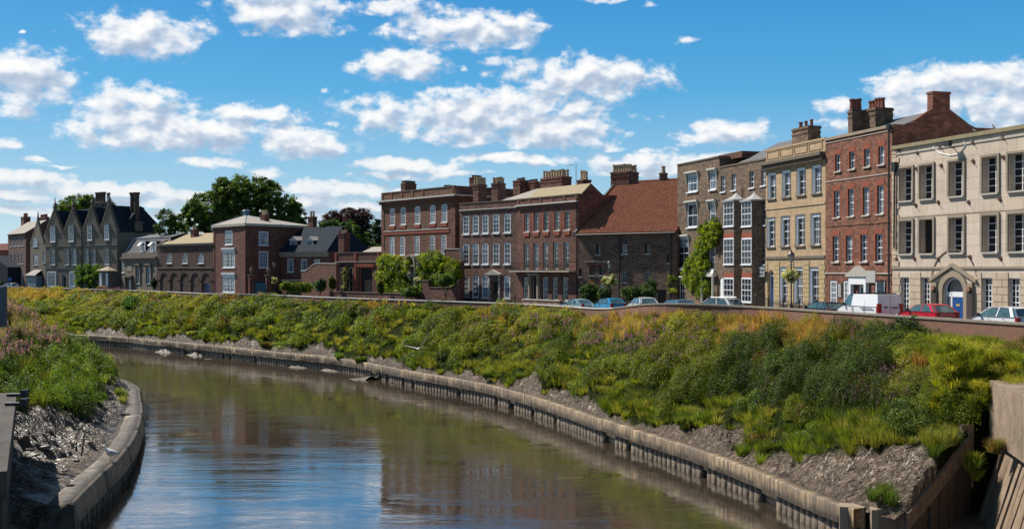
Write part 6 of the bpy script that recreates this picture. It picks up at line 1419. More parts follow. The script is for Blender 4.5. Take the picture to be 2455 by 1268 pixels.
def tree(label, name, px, s, ztop_py, blobs, cols, leaf, nclump, per, group, seed=1, gap=0.0, zb=7.6, tr=.5, lc_=None):
    """blobs in image survey: (px, py, rx_px, ry_px); real crown is as deep as it is wide"""
    p = PS(px, s); o = empty(name, label, 'tree', (p[0], p[1], zb), 0, group)
    cs = []; rs = []; tot = sum(b[2]*b[3] for b in blobs)
    for (bx, by, rx, ry) in blobs:
        c = np.array([(bx-px)/s, 0, EYE+(CY-by)/s-zb]); R3 = np.array([rx/s, .8*(rx+ry)/2/s, ry/s]); k = max(6, int(nclump*rx*ry/tot))
        d = rng.normal(size=(k, 3)); d /= np.linalg.norm(d, axis=1)[:, None]; rr = rng.random(k)**.33; cs.append(c + d*R3*rr[:, None]*.95); rs.append(np.full(k, max(.6, min(R3)*.22))*(.45+.9*rng.random(k)))
    cs = np.concatenate(cs); rs = np.concatenate(rs)
    foliage_obj('crown', [clump_cloud(cs, rs, per, leaf, cols, .8, .25, .8)], lc_ or LEAF, o)
    top = max(c[2] for c in cs); mb = MB(); mb.tube((0, 0, -1), (.1, 0, top*.35), tr, tr*.7, 10)
    for k in range(9):
        c = cs[rng.integers(len(cs))]; mid = np.array([c[0]*.35, c[1]*.35, top*.35+(c[2]-top*.35)*.45]); mb.tube((.1, 0, top*.3), tuple(mid), tr*.45, tr*.25, 6); mb.tube(tuple(mid), tuple(c), tr*.25, .05, 5)
    mb.build('trunk', m_plain('bark', (.08, .06, .045), .9, .3, 2), o); return o
tree('great dark green tree towering behind the arcaded building', 'broadleaf_tree', 590, 12.2, 420,
     [(590,470,95,50),(520,500,75,45),(660,505,70,45),(470,525,45,35),(700,530,38,36),(430,535,28,24),(590,540,130,36),(545,455,42,32),(625,452,45,32),(460,500,22,16),(705,500,22,18)], [(.038,.075,.014),(.06,.11,.018),(.085,.145,.022),(.12,.17,.03)], .34, 1500, 70, 'trees beyond the houses', tr=.9)
tree('thin green tree between the tall stack and the great tree', 'broadleaf_tree', 405, 12.6, 500, [(400,525,26,24),(420,545,35,22),(385,545,16,16)], [(.045,.08,.014),(.07,.11,.02)], .28, 110, 55, 'trees beyond the houses', tr=.3)
tree('rounded mid green tree behind the tall lodge stack', 'broadleaf_tree', 812, 14.0, 520, [(800,570,40,45),(835,575,48,45),(870,600,40,32),(790,545,28,20)], [(.03,.065,.014),(.05,.10,.016),(.065,.12,.02)], .28, 520, 70, 'trees beyond the houses', tr=.5)
tree('copper purple beech tree behind the lodge', 'copper_beech', 845, 12.8, 495, [(835,545,62,48),(885,575,42,50),(800,530,30,26),(860,520,34,22)], [(.055,.022,.028),(.08,.035,.04),(.04,.025,.03)], .28, 520, 70, 'trees beyond the houses', tr=.6)
tree('dark conifer against the wall of the Georgian house', 'conifer_tree', 903, 13.6, 520, [(903,545,12,26),(905,590,18,36)], [(.014,.035,.014),(.02,.045,.016)], .26, 60, 70, 'trees beyond the houses', tr=.3)
tree('yellow green tree showing between the gothic gables', 'broadleaf_tree', 185, 10.2, 465, [(180,500,46,34),(215,490,24,26),(150,500,18,14),(262,492,14,12)], [(.09,.14,.02),(.12,.18,.025),(.06,.11,.02)], .30, 330, 70, 'trees beyond the houses', tr=.5)

# creepers and garden shrubs
def shrub(label, px, py, s, rx, ry, cols, leaf, nclump, per, name='garden_shrub', cat='shrub', group=None, poly=None, depth=.6, rmin=.25):
    s = min(s, wall_s(px)/1.06); p = PS(px, s); zb = road_z(p[1]); o = empty(name, label, cat, (p[0], p[1], zb), 0, group)
    if poly:                                        # list of blobs (px,py,r_px) hugging a wall
        cs = []; rs = []; tot = sum(b[2]*b[3] for b in poly)
        for (bx, by, ax, ay) in poly:
            k = max(3, int(nclump*ax*ay/tot)); t = rng.uniform(0, 2*np.pi, k); q = np.sqrt(rng.random(k))
            cs.append(np.stack([(bx-px)/s+q*np.cos(t)*ax/s, -rng.random(k)*depth, EYE+(CY-by)/s-zb+q*np.sin(t)*ay/s], 1)); rs.append(np.full(k, rmin)*(.7+.7*rng.random(k)))
        cs = np.concatenate(cs); rs = np.concatenate(rs)
    else:
        d = rng.normal(size=(nclump, 3)); d /= np.linalg.norm(d, axis=1)[:, None]; q = rng.random(nclump)**.5
        cs = np.array([0, 0, EYE+(CY-py)/s-zb]) + d*q[:, None]*[rx/s, rx/s*.7, ry/s]; rs = np.full(nclump, rmin)*(.7+.7*rng.random(nclump))
    cs[:, 2] = np.maximum(cs[:, 2], .15)
    f = foliage_obj('foliage', [clump_cloud(cs, rs, per, leaf, cols, .9, .3, .7)], LEAF, o)
    mb = MB(); zc = cs[:, 2].mean(); mb.tube((0, 0, -.2), (0, 0, zc*.6), .05, .03, 6)
    for k in range(5): c = cs[rng.integers(len(cs))]; mb.tube((0, 0, zc*.3), tuple(c), .035, .01, 5)
    mb.build('stem', m_plain('woody_stem', (.07, .05, .035), .9), o); return o
YG = [(.13,.19,.012),(.20,.25,.015),(.08,.13,.012),(.27,.30,.02)]
def on_plane(b, blobs, w=-.1):                      # keep a creeper on the slanting front it climbs
    return b
def creeper(b, label, blobs, cols, leaf, nclump, per, rmin=.35, depth=.7, name='creeper', w0=0.0):
    o = empty(name, label, 'climbing plant', tuple(b.o.location), b.rz); cs = []; rs = []; tot = sum(q[2]*q[3] for q in blobs)
    for (bx, by, ax, ay) in blobs:
        k = max(3, int(nclump*ax*ay/tot)); t = rng.uniform(0, 2*np.pi, k); q = np.sqrt(rng.random(k)); X = bx+q*np.cos(t)*ax; Y = by+q*np.sin(t)*ay
        for x, y, qq in zip(X, Y, q):
            dd = w0-.15-depth*(1-qq*qq)*rng.random(); u, z = b.uv(x, y, dd); cs.append((u, dd, max(z, .2))); rs.append(rmin*(.6+.8*rng.random()))
    cs = np.array(cs); rs = np.array(rs); foliage_obj('foliage', [clump_cloud(cs, rs, per, leaf, cols, .9, .25, .7, cv=.22)], LEAF, o)
    mb = MB(); i0 = cs[:, 2].argmin(); pb = cs[i0]; 
    for k in range(8): c = cs[rng.integers(len(cs))]; mb.tube((pb[0]+rng.normal()*.2, w0-.05, 0), (c[0], w0-.06, c[2]), .04, .015, 5)
    mb.build('stem', m_plain('creeper_stem', (.07, .05, .035), .9), o); return o
creeper(V_b, 'bright green creeper climbing the front of the brown brick house', [(1690,562,16,26),(1714,555,12,32),(1680,600,16,30),(1664,660,28,36),(1682,640,20,40),(1700,575,22,20),(1660,628,14,16),(1683,690,22,20),(1650,640,10,10)], YG, .17, 620, 50, .30, .6)
creeper(V_b, 'narrow green creeper left of the ground floor window', [(1607,668,13,14),(1603,690,10,18),(1612,700,8,12)], YG, .15, 60, 60, .32, .8, w0=-.3)
creeper(g2, 'mass of yellow green creeper over the garden wall left of the niche', [(925,628,20,16),(945,636,28,24),(962,668,22,38),(930,668,20,30),(958,650,30,28),(970,690,18,20),(940,690,20,18),(975,635,16,14),(950,700,30,12),(925,655,22,30)], YG, .2, 700, 60, .5, .9)
creeper(g2, 'mass of yellow green creeper over the garden wall right of the niche', [(1040,625,28,18),(1018,640,22,30),(1060,645,40,28),(1082,658,22,34),(1045,668,34,26),(1028,614,18,10),(1012,672,12,26),(1085,690,16,14),(1060,690,30,10)], YG, .2, 760, 60, .5, .9)
creeper(Go, 'bright green creeper on the front of the gothic house', [(190,662,12,26),(207,655,13,22),(224,660,12,28),(236,648,12,12),(212,668,8,24)], [(.09,.18,.015),(.13,.24,.018),(.06,.13,.012)], .24, 150, 60, .5, 1.0)
creeper(G, 'white flowering climber between the lodge windows', [(829,655,8,14),(828,675,9,20)], [(.05,.08,.02),(.3,.28,.2),(.06,.1,.02)], .16, 50, 50, .3, .4)
shrub('clipped yellow green garden hedge below the dormer house', 712, 688, 17.6, 36, 10, YG[:3], .2, 120, 60, 'garden_hedge', 'hedge', rmin=.4, poly=[(692,688,16,9),(712,688,18,10),(735,690,16,9)])
shrub('spiky palm-like shrub beside the clipped hedge', 767, 683, 17.4, 14, 14, [(.04,.08,.03),(.06,.1,.03)], .3, 30, 50, rmin=.4)
shrub('narrow clipped golden yew left of the lodge window', 796, 680, 17.6, 8, 16, [(.14,.14,.012),(.05,.08,.012),(.03,.06,.012)], .14, 70, 60, rmin=.28)
shrub('narrow clipped golden yew at the foot of the creeper wall', 913, 686, 19.6, 8, 16, [(.14,.14,.012),(.05,.08,.012),(.03,.06,.012)], .14, 70, 60, rmin=.28)
shrub('dark leafy bush at the left foot of the barn', 1415, 703, 23.2, 24, 22, [(.04,.075,.02),(.06,.10,.025),(.03,.06,.015)], .17, 110, 60, rmin=.35)
shrub('pale leafy bush beside the lamp below the barn', 1450, 705, 23.6, 14, 16, [(.06,.10,.03),(.09,.13,.04)], .15, 60, 55, rmin=.3)
shrub('wide green bush at the middle foot of the barn', 1530, 702, 24.0, 40, 15, [(.04,.08,.02),(.065,.11,.025)], .17, 130, 60, rmin=.35)
shrub('tall shrub by the dark barn doorway', 1558, 692, 23.8, 16, 22, [(.035,.07,.02),(.05,.09,.02)], .16, 70, 55, rmin=.35)
shrub('mixed planting below the creeper wall', 985, 700, 20.6, 26, 12, [(.05,.10,.02),(.09,.14,.03),(.12,.17,.02)], .18, 80, 55, rmin=.35)
shrub('light green shrub inside the scooped forecourt wall', 1068, 672, 20.0, 22, 12, [(.07,.12,.03),(.10,.16,.03)], .17, 80, 55, rmin=.35)
shrub('dark clipped bush beside the stone villa', 369, 680, 13.6, 6, 14, [(.02,.04,.012)], .2, 30, 50, rmin=.4)
shrub('low dark green bush at the left edge beyond the white car', 4, 679, 11.6, 7, 6, [(.03,.08,.015)], .2, 20, 50, rmin=.3)
shrub('pink and orange flower bed at the porch of the gothic house', 243, 690, 13.0, 12, 3, [(.35,.12,.12),(.4,.2,.06),(.3,.2,.2),(.08,.12,.03)], .2, 30, 40, 'flower_bed', 'flower bed', rmin=.3)

# street lamps with flower baskets
FLOW = [(.62,.60,.42),(.55,.50,.16),(.10,.16,.04),(.06,.11,.03),(.7,.68,.6)]
def lamp(label, px, ytop, ybask, s, rb, basket=True):
    s = min(s, wall_s(px)/1.10); p = PS(px, s); zb = road_z(p[1])+.1; zt = EYE+(CY-ytop)/s-zb; o = empty('street_lamp', label, 'street lamp', (p[0], p[1], zb), 0, 'street lamps along the pavement')
    mb = MB(); mb.lathe([(.2, 0), (.2, .25), (.13, .35), (.12, .9), (.08, 1.0), (.06, 1.1), (.05, zt-1.15), (.09, zt-1.12), (.04, zt-1.05), (.06, zt-.95), (.18, zt-.9)], (0, 0, 0), 12); mb.tube((-.3, 0, zt-1.35), (.3, 0, zt-1.35), .02, n=6); mb.build('post', IRON, o)
    mb = MB(); mb.lathe([(.13, zt-.88), (.25, zt-.35)], (0, 0, 0), 6); ln = mb.build('lantern_glass', m_plain('lantern_glass', (.35, .33, .28), .15, .1), o)
    mb = MB(); mb.lathe([(.29, zt-.36), (.27, zt-.30), (.12, zt-.14), (.05, zt-.1), (.05, zt-.02), (.01, zt+.06)], (0, 0, 0), 6)
    for k in range(6): t = math.pi*k/3; mb.tube((.13*math.cos(t), .13*math.sin(t), zt-.88), (.26*math.cos(t), .26*math.sin(t), zt-.34), .014, n=4)
    mb.build('lantern_cap', IRON, o)
    zk = EYE+(CY-ybask)/s-zb; k = 90; d = rng.normal(size=(k, 3)); d /= np.linalg.norm(d, axis=1)[:, None]
    b_ = empty('flower_basket', 'hanging basket of '+label.split('|')[-1], 'flower basket', (p[0], p[1], zb+zk), 0, 'flower baskets on the lamp posts')
    cs = d*(rng.random(k)**.4)[:, None]*[rb, rb, rb*.72]; foliage_obj('flowers', [clump_cloud(cs, np.full(k, .2), 60, .095, FLOW, 1, .3, .8, cv=.15)], PETAL, b_)
    mb = MB(); mb.lathe([(.05, -rb*.5), (rb*.6, -rb*.25), (rb*.75, 0)], (0, 0, 0), 12); mb.build('basket', IRON, b_); o['label'] = label.split('|')[0]; b_['label'] = label.split('|')[-1]
lamp('black street lamp before the ashlar stone house|white and yellow flower basket on the lamp before the stone house', 1897, 600, 660, 30.6, .72)
lamp('black street lamp before the pantile barn|white flower basket on the lamp before the barn', 1462, 623, 673, 23.6, .78)
lamp('black street lamp beside the arched niche|flower basket on the lamp beside the niche', 1003, 626, 672, 21.0, .55)
lamp('black street lamp beside the clipped hedge|flower basket on the lamp beside the clipped hedge', 657, 627, 672, 17.0, .62)
lamp('black street lamp before the gothic porch|flower basket on the lamp before the gothic porch', 253, 630, 672, 13.6, .72)
lamp('black street lamp before the far brick house|flower basket on the lamp at the far end of the street', 42, 636, 672, 12.2, .72)
# traffic sign at the far end
p = PS(23.5, 12.0); sgn = empty('road_sign', 'small round blue road sign on a post by the white car', 'road sign', (p[0], p[1], 7.7)); mb = MB(); mb.tube((0, 0, 0), (0, 0, 2.6), .05, n=6); mb.build('pole', IRON, sgn); mb = MB(); mb.tube((0, -.08, 2.5), (0, -.04, 2.5), .42, n=16); mb.build('disc', m_plain('sign_blue', (.02, .10, .40), .4, .05), sgn)

# ---- cars ----------------------------------------------------------
TYRE = m_plain('tyre_rubber', (.015, .015, .015), .8, .2); ALLOY = m_plain('alloy', (.35, .36, .38), .35, .1, 3, .8); TAIL = m_plain('tail_lens', (.30, .008, .008), .2, .1); HEADL = m_plain('headlamp_lens', (.6, .62, .65), .1, .1); PLASTIC = m_plain('black_plastic', (.02, .02, .022), .6, .2); YPL = m_plain('yellow_plate', (.60, .45, .04), .5, .05)
def m_car(name, c):
    m, nt, b = newmat(name); cc = mixc(nt, noise(nt, objvec(nt), 1.5, 4), tuple(x*.9 for x in c), tuple(min(1, x*1.06) for x in c)); L(nt, cc, b.inputs['Base Color']); b.inputs['Roughness'].default_value = .28; b.inputs['Coat Weight'].default_value = .6; b.inputs['Coat Roughness'].default_value = .06; return m
def m_cglass():
    m, nt, b = newmat('car_glass'); c = mixc(nt, noise(nt, objvec(nt), 1.2, 3), (.01, .02, .025), (.10, .20, .23)); L(nt, c, b.inputs['Base Color']); b.inputs['Roughness'].default_value = .04; b.inputs['Specular IOR Level'].default_value = 1.0; return m
CGL = m_cglass()
def car(label, px, s, yroof, paint, kind='hatch', ydir=None, cat='car', name='parked_car', plate=True):
    """x of the image column of the car's middle; roof height above the road fixes the level"""
    s = min(s, wall_s(px)/1.045); p = np.array(PS(px, s)); i = int(np.argmin(np.hypot(wal[:, 0]-p[0], wal[:, 1]-p[1]))); i = min(max(i, 2), len(wal)-3); d = wal[i+2, :2]-wal[i-2, :2]; d = -d/np.linalg.norm(d)
    K = {'hatch': (3.9, 1.68, 1.45, .95, [.98, 1.75, 3.2, 3.82], 1.0), 'sedan': (4.5, 1.76, 1.42, .92, [1.25, 2.1, 3.2, 4.0], 1.0), 'estate': (4.6, 1.76, 1.45, .92, [1.15, 1.95, 3.9, 4.5], 1.0), 'suv': (4.2, 1.78, 1.66, 1.08, [.95, 1.6, 3.5, 4.05], 1.1), 'mpv': (3.9, 1.68, 1.55, .98, [.75, 1.6, 3.4, 3.8], 1.0)}
    if kind == 'van': Lc, Wc, H, belt, g = 4.9, 1.92, 1.95, 1.15, [.75, 1.45, 4.8, 4.88]
    else: Lc, Wc, H, belt, g, _ = K[kind]
    zr = EYE+(CY-yroof)/s-H; print('CAR', px, round(s, 1), round(zr, 2), round(road_z(p[1]), 2))
    o = empty(name, label, cat, (p[0]+d[0]*Lc/2, p[1]+d[1]*Lc/2, zr), math.atan2(-d[1], -d[0]), 'vehicles parked along the river wall')
    # local +x runs from nose to tail
    hw = Wc/2; body = MB()
    prof = [(0, .32), (0, .62), (.12, .74), (g[0]*.55, belt-.08), (g[0], belt+.02), (g[2]+(.1 if kind == 'sedan' else .5), belt+.03), (Lc-.12 if kind != 'sedan' else Lc-.1, belt-.02 if kind != 'sedan' else belt-.02), (Lc, .78), (Lc, .34), (Lc-.15, .22), (.15, .22)]
    if kind == 'van': prof = [(0, .35), (0, .8), (.25, 1.0), (g[0], belt), (4.8, belt), (Lc, 1.0), (Lc, .35), (Lc-.1, .25), (.15, .25)]
    n = len(prof)
    secs = [(-hw+.05, .0), (-hw, .02), (hw, .02), (hw-.05, .0)]
    vs = []; 
    for (y, ins) in ((-hw+.06, .05), (-hw, 0), (hw, 0), (hw-.06, .05)):
        for (x, z) in prof: cx = Lc/2; vs.append((cx+(x-cx)*(1-ins*.25), y, .6+(z-.6)*(1-ins*1.2)+(ins*.0)))
    fs = [(k*n+(j+1) % n, k*n+j, (k+1)*n+j, (k+1)*n+(j+1) % n) for k in range(3) for j in range(n)]; fs += [tuple(range(n-1, -1, -1)), tuple(range(3*n, 4*n))]
    # sides are taken at the widest sections
    body.add(vs, fs); t = .16 if kind != 'van' else .10
    zt = H-.05; hr = hw-t-.06; hb = hw-.03
    if kind == 'van':                               # load space is painted panel, glass only in the cab
        mb_pts = [(1.75, belt-.02), (1.9, H-.03), (4.72, H), (4.86, belt-.02)]
        vv = [(x, -hb if z < belt else -hr-.06, z) for x, z in mb_pts] + [(x, hb if z < belt else hr+.06, z) for x, z in mb_pts]
        body.add(vv, [(3,2,1,0),(4,5,6,7),(1,2,6,5),(2,3,7,6),(0,1,5,4)])
        body.add([(1.35, -hr-.04, H-.05), (1.9, -hr-.06, H-.03), (1.9, hr+.06, H-.03), (1.35, hr+.04, H-.05)], [(0,1,2,3)])
        gp = [(g[0], belt), (1.35, H-.06), (1.88, H-.05), (1.76, belt)]
    else: gp = [(g[0], belt), (g[1], zt-.04), (g[2], zt), (g[3], belt)]
    gl = MB(); vv = [(x, -hb if z < belt+.01 else -hr, z) for x, z in gp] + [(x, hb if z < belt+.01 else hr, z) for x, z in gp]; gl.add(vv, [(3,2,1,0),(4,5,6,7),(0,1,5,4),(1,2,6,5),(2,3,7,6)])
    if kind != 'van':
        mid = (g[1]+g[2])/2; rf = [(g[1]-.1, zt-.06), (g[1]+.25, zt+.01), (mid, H), (g[2]-.05, zt+.02), (g[2]+.08, zt-.04)]
        vv = []; m_ = len(rf)
        for yy, dz in ((-hr-.02, -.03), (-hr*.75, 0), (0, .015), (hr*.75, 0), (hr+.02, -.03)): vv += [(x, yy, z+dz) for x, z in rf]
        body.add(vv, [(k*m_+j, k*m_+j+1, (k+1)*m_+j+1, (k+1)*m_+j) for k in range(4) for j in range(m_-1)])
        for sgn in (-1, 1):                         # pillars
            for (xa, xb, w) in ((g[0], g[1], .07), (lerp(g[0], g[3], .5), lerp(g[1], g[2], .42), .07), (g[3]-.28, g[2]-.22, .24 if kind in ('hatch', 'suv', 'mpv') else .12)):
                body.add([(xa-w/2, sgn*(hb+.005), belt), (xa+w/2, sgn*(hb+.005), belt), (xb+w/2, sgn*(hr+.012), zt), (xb-w/2, sgn*(hr+.012), zt)], [(0,1,2,3) if sgn < 0 else (3,2,1,0)])
        for sgn in (-1, 1):                         # rear screen edges
            body.add([(g[3]+.01, sgn*hb, belt), (g[3]+.01, sgn*(hb-.12), belt), (g[2]+.02, sgn*(hr-.1), zt), (g[2]+.02, sgn*hr, zt)], [(0,1,2,3) if sgn < 0 else (3,2,1,0)])
    bo = body.build('body', paint, o); md = bo.modifiers.new('bevel', 'BEVEL'); md.width = .035; md.segments = 2; md.limit_method = 'ANGLE'; md.angle_limit = R(30)
    gl.build('window', CGL, o)
    for (x, nm) in ((.78, 'wheel'), (Lc-.78, 'wheel')):
        for sgn in (-1, 1):
            w = MB(); w.tube((x, sgn*(hw-.2), .31), (x, sgn*(hw+.01), .31), .31, n=20); wo = w.build('wheel', TYRE, o); w = MB(); w.tube((x, sgn*(hw), .31), (x, sgn*(hw+.025), .31), .2, n=14); w.build('rim', ALLOY, wo)
    for sgn in (-1, 1):
        w = MB(); zt0, zt1 = (.62, belt+.02) if kind != 'van' else (.75, 1.35); w.box(Lc-.14, Lc+.02, sgn*(hw-.26) if sgn > 0 else -hw-.008, hw+.008 if sgn > 0 else -(hw-.26)+.0, zt0, zt1)
        w.build('tail_light', TAIL, o)
        w = MB(); a_, b2 = sorted((sgn*(hw-.38), sgn*(hw-.02))); w.box(-.012, .14, a_, b2, .58, .74); w.build('headlight', HEADL, o)
        w = MB(); a_, b2 = sorted((sgn*(hw+.0), sgn*(hw+.17))); w.box(g[0]+.18, g[0]+.30, a_, b2, belt+.02, belt+.17); w.build('wing_mirror', PLASTIC, o)
        w = MB(); a_, b2 = sorted((sgn*(hw+.002), sgn*(hw+.014)))
        for fx in ((.42, .72) if kind != 'van' else (.33,)): w.box(Lc*fx, Lc*fx+.14, a_, b2, belt-.14, belt-.10)
        w.build('door_handle', PLASTIC, o)
    w = MB(); w.box(Lc+.0, Lc+.02, -.26, .26, .55, .66); w.build('number_plate', YPL, o)
    w = MB(); w.box(Lc-.05, Lc+.05, -hw+.08, hw-.08, .3, .46); w.box(-.05, .05, -hw+.08, hw-.08, .3, .42); w.build('bumper', PLASTIC if kind in ('van', 'suv') else paint, o)
    if kind == 'suv':
        w = MB()
        for sgn in (-1, 1): w.tube((g[1]+.2, sgn*(hr-.05), H+.05), (g[2]-.1, sgn*(hr-.05), H+.06), .025, n=6)
        w.build('roof_rail', ALLOY, o)
    if kind == 'van':
        w = MB()
        for z in (.98,): w.box(2.9, 4.3, -hw-.02, -hw-.005, z, z+.06)
        for x in (1.95, 3.3, 4.7): w.box(x, x+.015, -hw-.006, -hb+.0, .45, belt)
        for x in (3.3,): w.add([(x, -hb-.004, belt), (x+.02, -hb-.004, belt), (x+.02, -hr-.062, H-.1), (x, -hr-.062, H-.1)], [(0,1,2,3)])
        w.box(Lc+.004, Lc+.012, -.01, .01, .45, 1.9); w.build('door_seam', PLASTIC, o)
        w = MB(); w.box(2.4, 2.46, -hr, hr, H, H+.08); w.build('roof_bar', PLASTIC, o); w = MB(); w.box(4.3, 4.36, -hr, hr, H, H+.08); w.build('roof_bar', PLASTIC, o)
        w = MB(); w.tube((Lc, -.35, 1.12), (Lc+.03, -.35, 1.12), .07, n=12); w.box(Lc, Lc+.03, .15, .5, 1.05, 1.12); w.build('rear_handle', PLASTIC, o)
    if kind == 'hatch' and random.random() < .8: w = MB(); w.tube((g[2]-.2, 0, H-.02), (g[2]-.02, 0, H+.22), .008, n=4); w.build('aerial', IRON, o)
    return o
car('pale blue saloon car parked leftmost behind the river wall', 1383, 25.0, 716, m_car('ice_blue_paint', (.36, .50, .55)), 'sedan')
car('bright blue hatchback parked beside the pale blue saloon', 1460, 26.3, 714, m_car('bright_blue_paint', (.02, .28, .55)), 'hatch')
car('silver hatchback parked below the wide barn bush', 1541, 27.6, 712, m_car('silver_paint', (.55, .58, .60)), 'hatch')
car('dark blue estate car parked below the creeper house', 1622, 28.6, 717, m_car('dark_blue_paint', (.10, .17, .24)), 'estate')
car('silver car with roof rails parked below the arched door', 1722, 30.0, 713.5, m_car('pale_silver_paint', (.62, .60, .58)), 'suv')
car('nearly black hatchback parked behind the white van', 1972, 33.6, 722, m_car('black_paint', (.02, .025, .035)), 'hatch')
car('white panel van parked below the red brick house', 2083, 35.4, 704, m_car('white_van_paint', (.78, .77, .78)), 'van', cat='van', name='parked_van')
car('bright red hatchback parked below the blue door', 2222, 38.2, 727, m_car('red_paint', (.55, .01, .03)), 'hatch')
car('white small car parked rightmost by the river wall', 2406, 42.3, 734, m_car('white_paint_car', (.76, .76, .77)), 'mpv')
car('white car parked at the far left end of the street', 22, 12.4, 678, m_car('far_white_paint', (.7, .72, .75)), 'estate')

# ---- birds ---------------------------------------------------------
BIRDW = m_plain('white_feathers', (.88, .86, .82), .8, .12, 6); BIRDG = m_plain('grey_feathers', (.55, .54, .53), .8, .2, 6); BEAK = m_plain('yellow_beak', (.6, .4, .06), .5)
def lath_body(mb, pts, n=10):                      # ellipse sections along a path: (x,y,z,rx,rz)
    ring = []
    for (x, y, z, ry, rz) in pts:
        ring.append([(x, y+ry*math.cos(t), z+rz*math.sin(t)) for t in np.linspace(0, 2*math.pi, n, endpoint=False)])
    vs = [p for r in ring for p in r]; fs = [(k*n+j, k*n+(j+1) % n, (k+1)*n+(j+1) % n, (k+1)*n+j) for k in range(len(pts)-1) for j in range(n)]; fs += [tuple(range(n-1, -1, -1)), tuple(range((len(pts)-1)*n, len(pts)*n))]
    mb.add(vs, fs)
def gull_flying(px, py, s):
    p = PS(px, s); o = empty('gull', 'white gull flying over the river with raised wings', 'gull', (p[0], p[1], EYE+(CY-py)/s), R(80))
    mb = MB(); lath_body(mb, [(-.26, 0, .0, .02, .01), (-.2, 0, 0, .05, .03), (-.05, 0, 0, .075, .07), (.08, 0, .01, .07, .07), (.16, 0, .03, .045, .045), (.21, 0, .045, .045, .045), (.25, 0, .045, .02, .02), (.29, 0, .035, .006, .006)])
    mb.add([(-.22, 0, 0), (-.36, .08, .0), (-.36, -.08, .0)], [(0, 1, 2)])
    for sg, rise in ((1, .12), (-1, 1.0)):         # wings with wrist bend and thickness
        pts = [(.08, .05, .04), (.14, .30, .04+rise*.28), (.06, .62, .04+rise*.8), (-.10, .95 if rise < .5 else .72, .04+rise*1.25)]; bk = [(-.08, .05, .03), (-.06, .30, .04+rise*.28), (-.06, .58, .04+rise*.75), (-.13, .9 if rise < .5 else .70, .04+rise*1.2)]
        vs = [(x, sg*y, z+.012) for x, y, z in pts] + [(x, sg*y, z+.012) for x, y, z in bk] + [(x, sg*y, z-.012) for x, y, z in pts] + [(x, sg*y, z-.012) for x, y, z in bk]
        fs = []
        for k in range(3): fs += [(k, k+1, k+5, k+4), (k+8, k+12, k+13, k+9), (k, k+8, k+9, k+1), (k+4, k+5, k+13, k+12)]
        fs += [(3, 11, 15, 7)]; mb.add(vs, fs)
    mb.build('body', BIRDW, o, smooth=True); mb = MB(); mb.tube((.24, 0, .045), (.31, 0, .035), .014, .004, 6); mb.build('beak', BEAK, o)
    o.scale = (1.35,)*3
gull_flying(1003, 836, 26)
# standing gull on the wet edge
p = PS(268, 40.9); o = empty('gull', 'plump white gull standing on the curved concrete edge', 'gull', (-21.7, 58.6, 1.66), R(200)); o.scale = (1.2,)*3
mb = MB(); lath_body(mb, [(-.36, 0, .40, .02, .012), (-.28, 0, .40, .05, .04), (-.16, 0, .40, .12, .11), (0, 0, .42, .17, .17), (.12, 0, .46, .16, .17), (.2, 0, .56, .10, .12), (.23, 0, .66, .075, .08), (.26, 0, .72, .075, .07), (.32, 0, .72, .04, .04)]); mb.build('body', BIRDW, o, smooth=True)
mb = MB(); lath_body(mb, [(-.42, 0, .36, .02, .01), (-.2, -.13, .41, .03, .07), (.06, -.16, .46, .03, .10)]); lath_body(mb, [(-.42, 0, .37, .02, .01), (-.2, .13, .41, .03, .07), (.06, .16, .46, .03, .10)]); mb.build('folded_wing', BIRDG, o, smooth=True)
mb = MB(); mb.tube((.31, 0, .72), (.42, 0, .69), .022, .006, 6); mb.build('beak', BEAK, o)
for sg in (-1, 1):
    mb = MB(); mb.tube((.0, sg*.06, .28), (.02, sg*.06, .02), .014, n=6); mb.tube((.02, sg*.06, .02), (.12, sg*.08, .01), .012, .006, 5); mb.tube((.02, sg*.06, .02), (.11, sg*.03, .01), .012, .006, 5); mb.build('leg', BEAK, o)
def far_bird(label, px, py, s, sc=1):
    p = PS(px, s); o = empty('bird', label, 'bird', (p[0], p[1], EYE+(CY-py)/s), R(30)); mb = MB()
    lath_body(mb, [(-.25, 0, 0, .01, .01), (0, 0, 0, .07, .06), (.2, 0, .02, .03, .03)], 6)
    mb.add([(0, .04, 0), (.08, .5, .22), (-.1, .5, .2), (-.12, .04, 0), (0, -.04, 0), (.08, -.5, .12), (-.1, -.5, .1), (-.12, -.04, 0), (-.1, 1.0, .12), (-.1, -1.0, -.05)], [(0,1,2,3),(7,6,5,4),(1,8,2),(5,6,9)]); mb.build('body', IRON, o); o.scale = (sc,)*3
far_bird('dark bird gliding in the blue gap over the great tree', 762, 145, 9, .7); far_bird('tiny dark bird against the left cloud', 291, 291, 7, .5)
for (x, y, lab) in ((2380, 302, 'dark pigeon perched on the stucco parapet near the edge'), (2333, 311, 'dark pigeon perched on the stucco parapet by the brick gable')):
    u, z = S.uv(x, y); zt_ = max(c.bound_box[6][2] for c in S.o.children if c.name.startswith('cornice')); o = empty('pigeon', lab, 'pigeon', tuple(np.array([S.a[0], S.a[1], S.zb])+np.array([S.d[0]*u+S.n[0]*.1, S.d[1]*u+S.n[1]*.1, zt_])), R(100)); mb = MB()
    lath_body(mb, [(-.22, 0, .12, .01, .01), (-.1, 0, .15, .05, .05), (.03, 0, .18, .08, .08), (.1, 0, .26, .05, .06), (.14, 0, .33, .04, .04), (.2, 0, .33, .01, .01)], 8); mb.tube((0, .03, 0), (0, .03, .12), .01, n=4); mb.tube((0, -.03, 0), (0, -.03, .12), .01, n=4); mb.build('body', IRON, o)
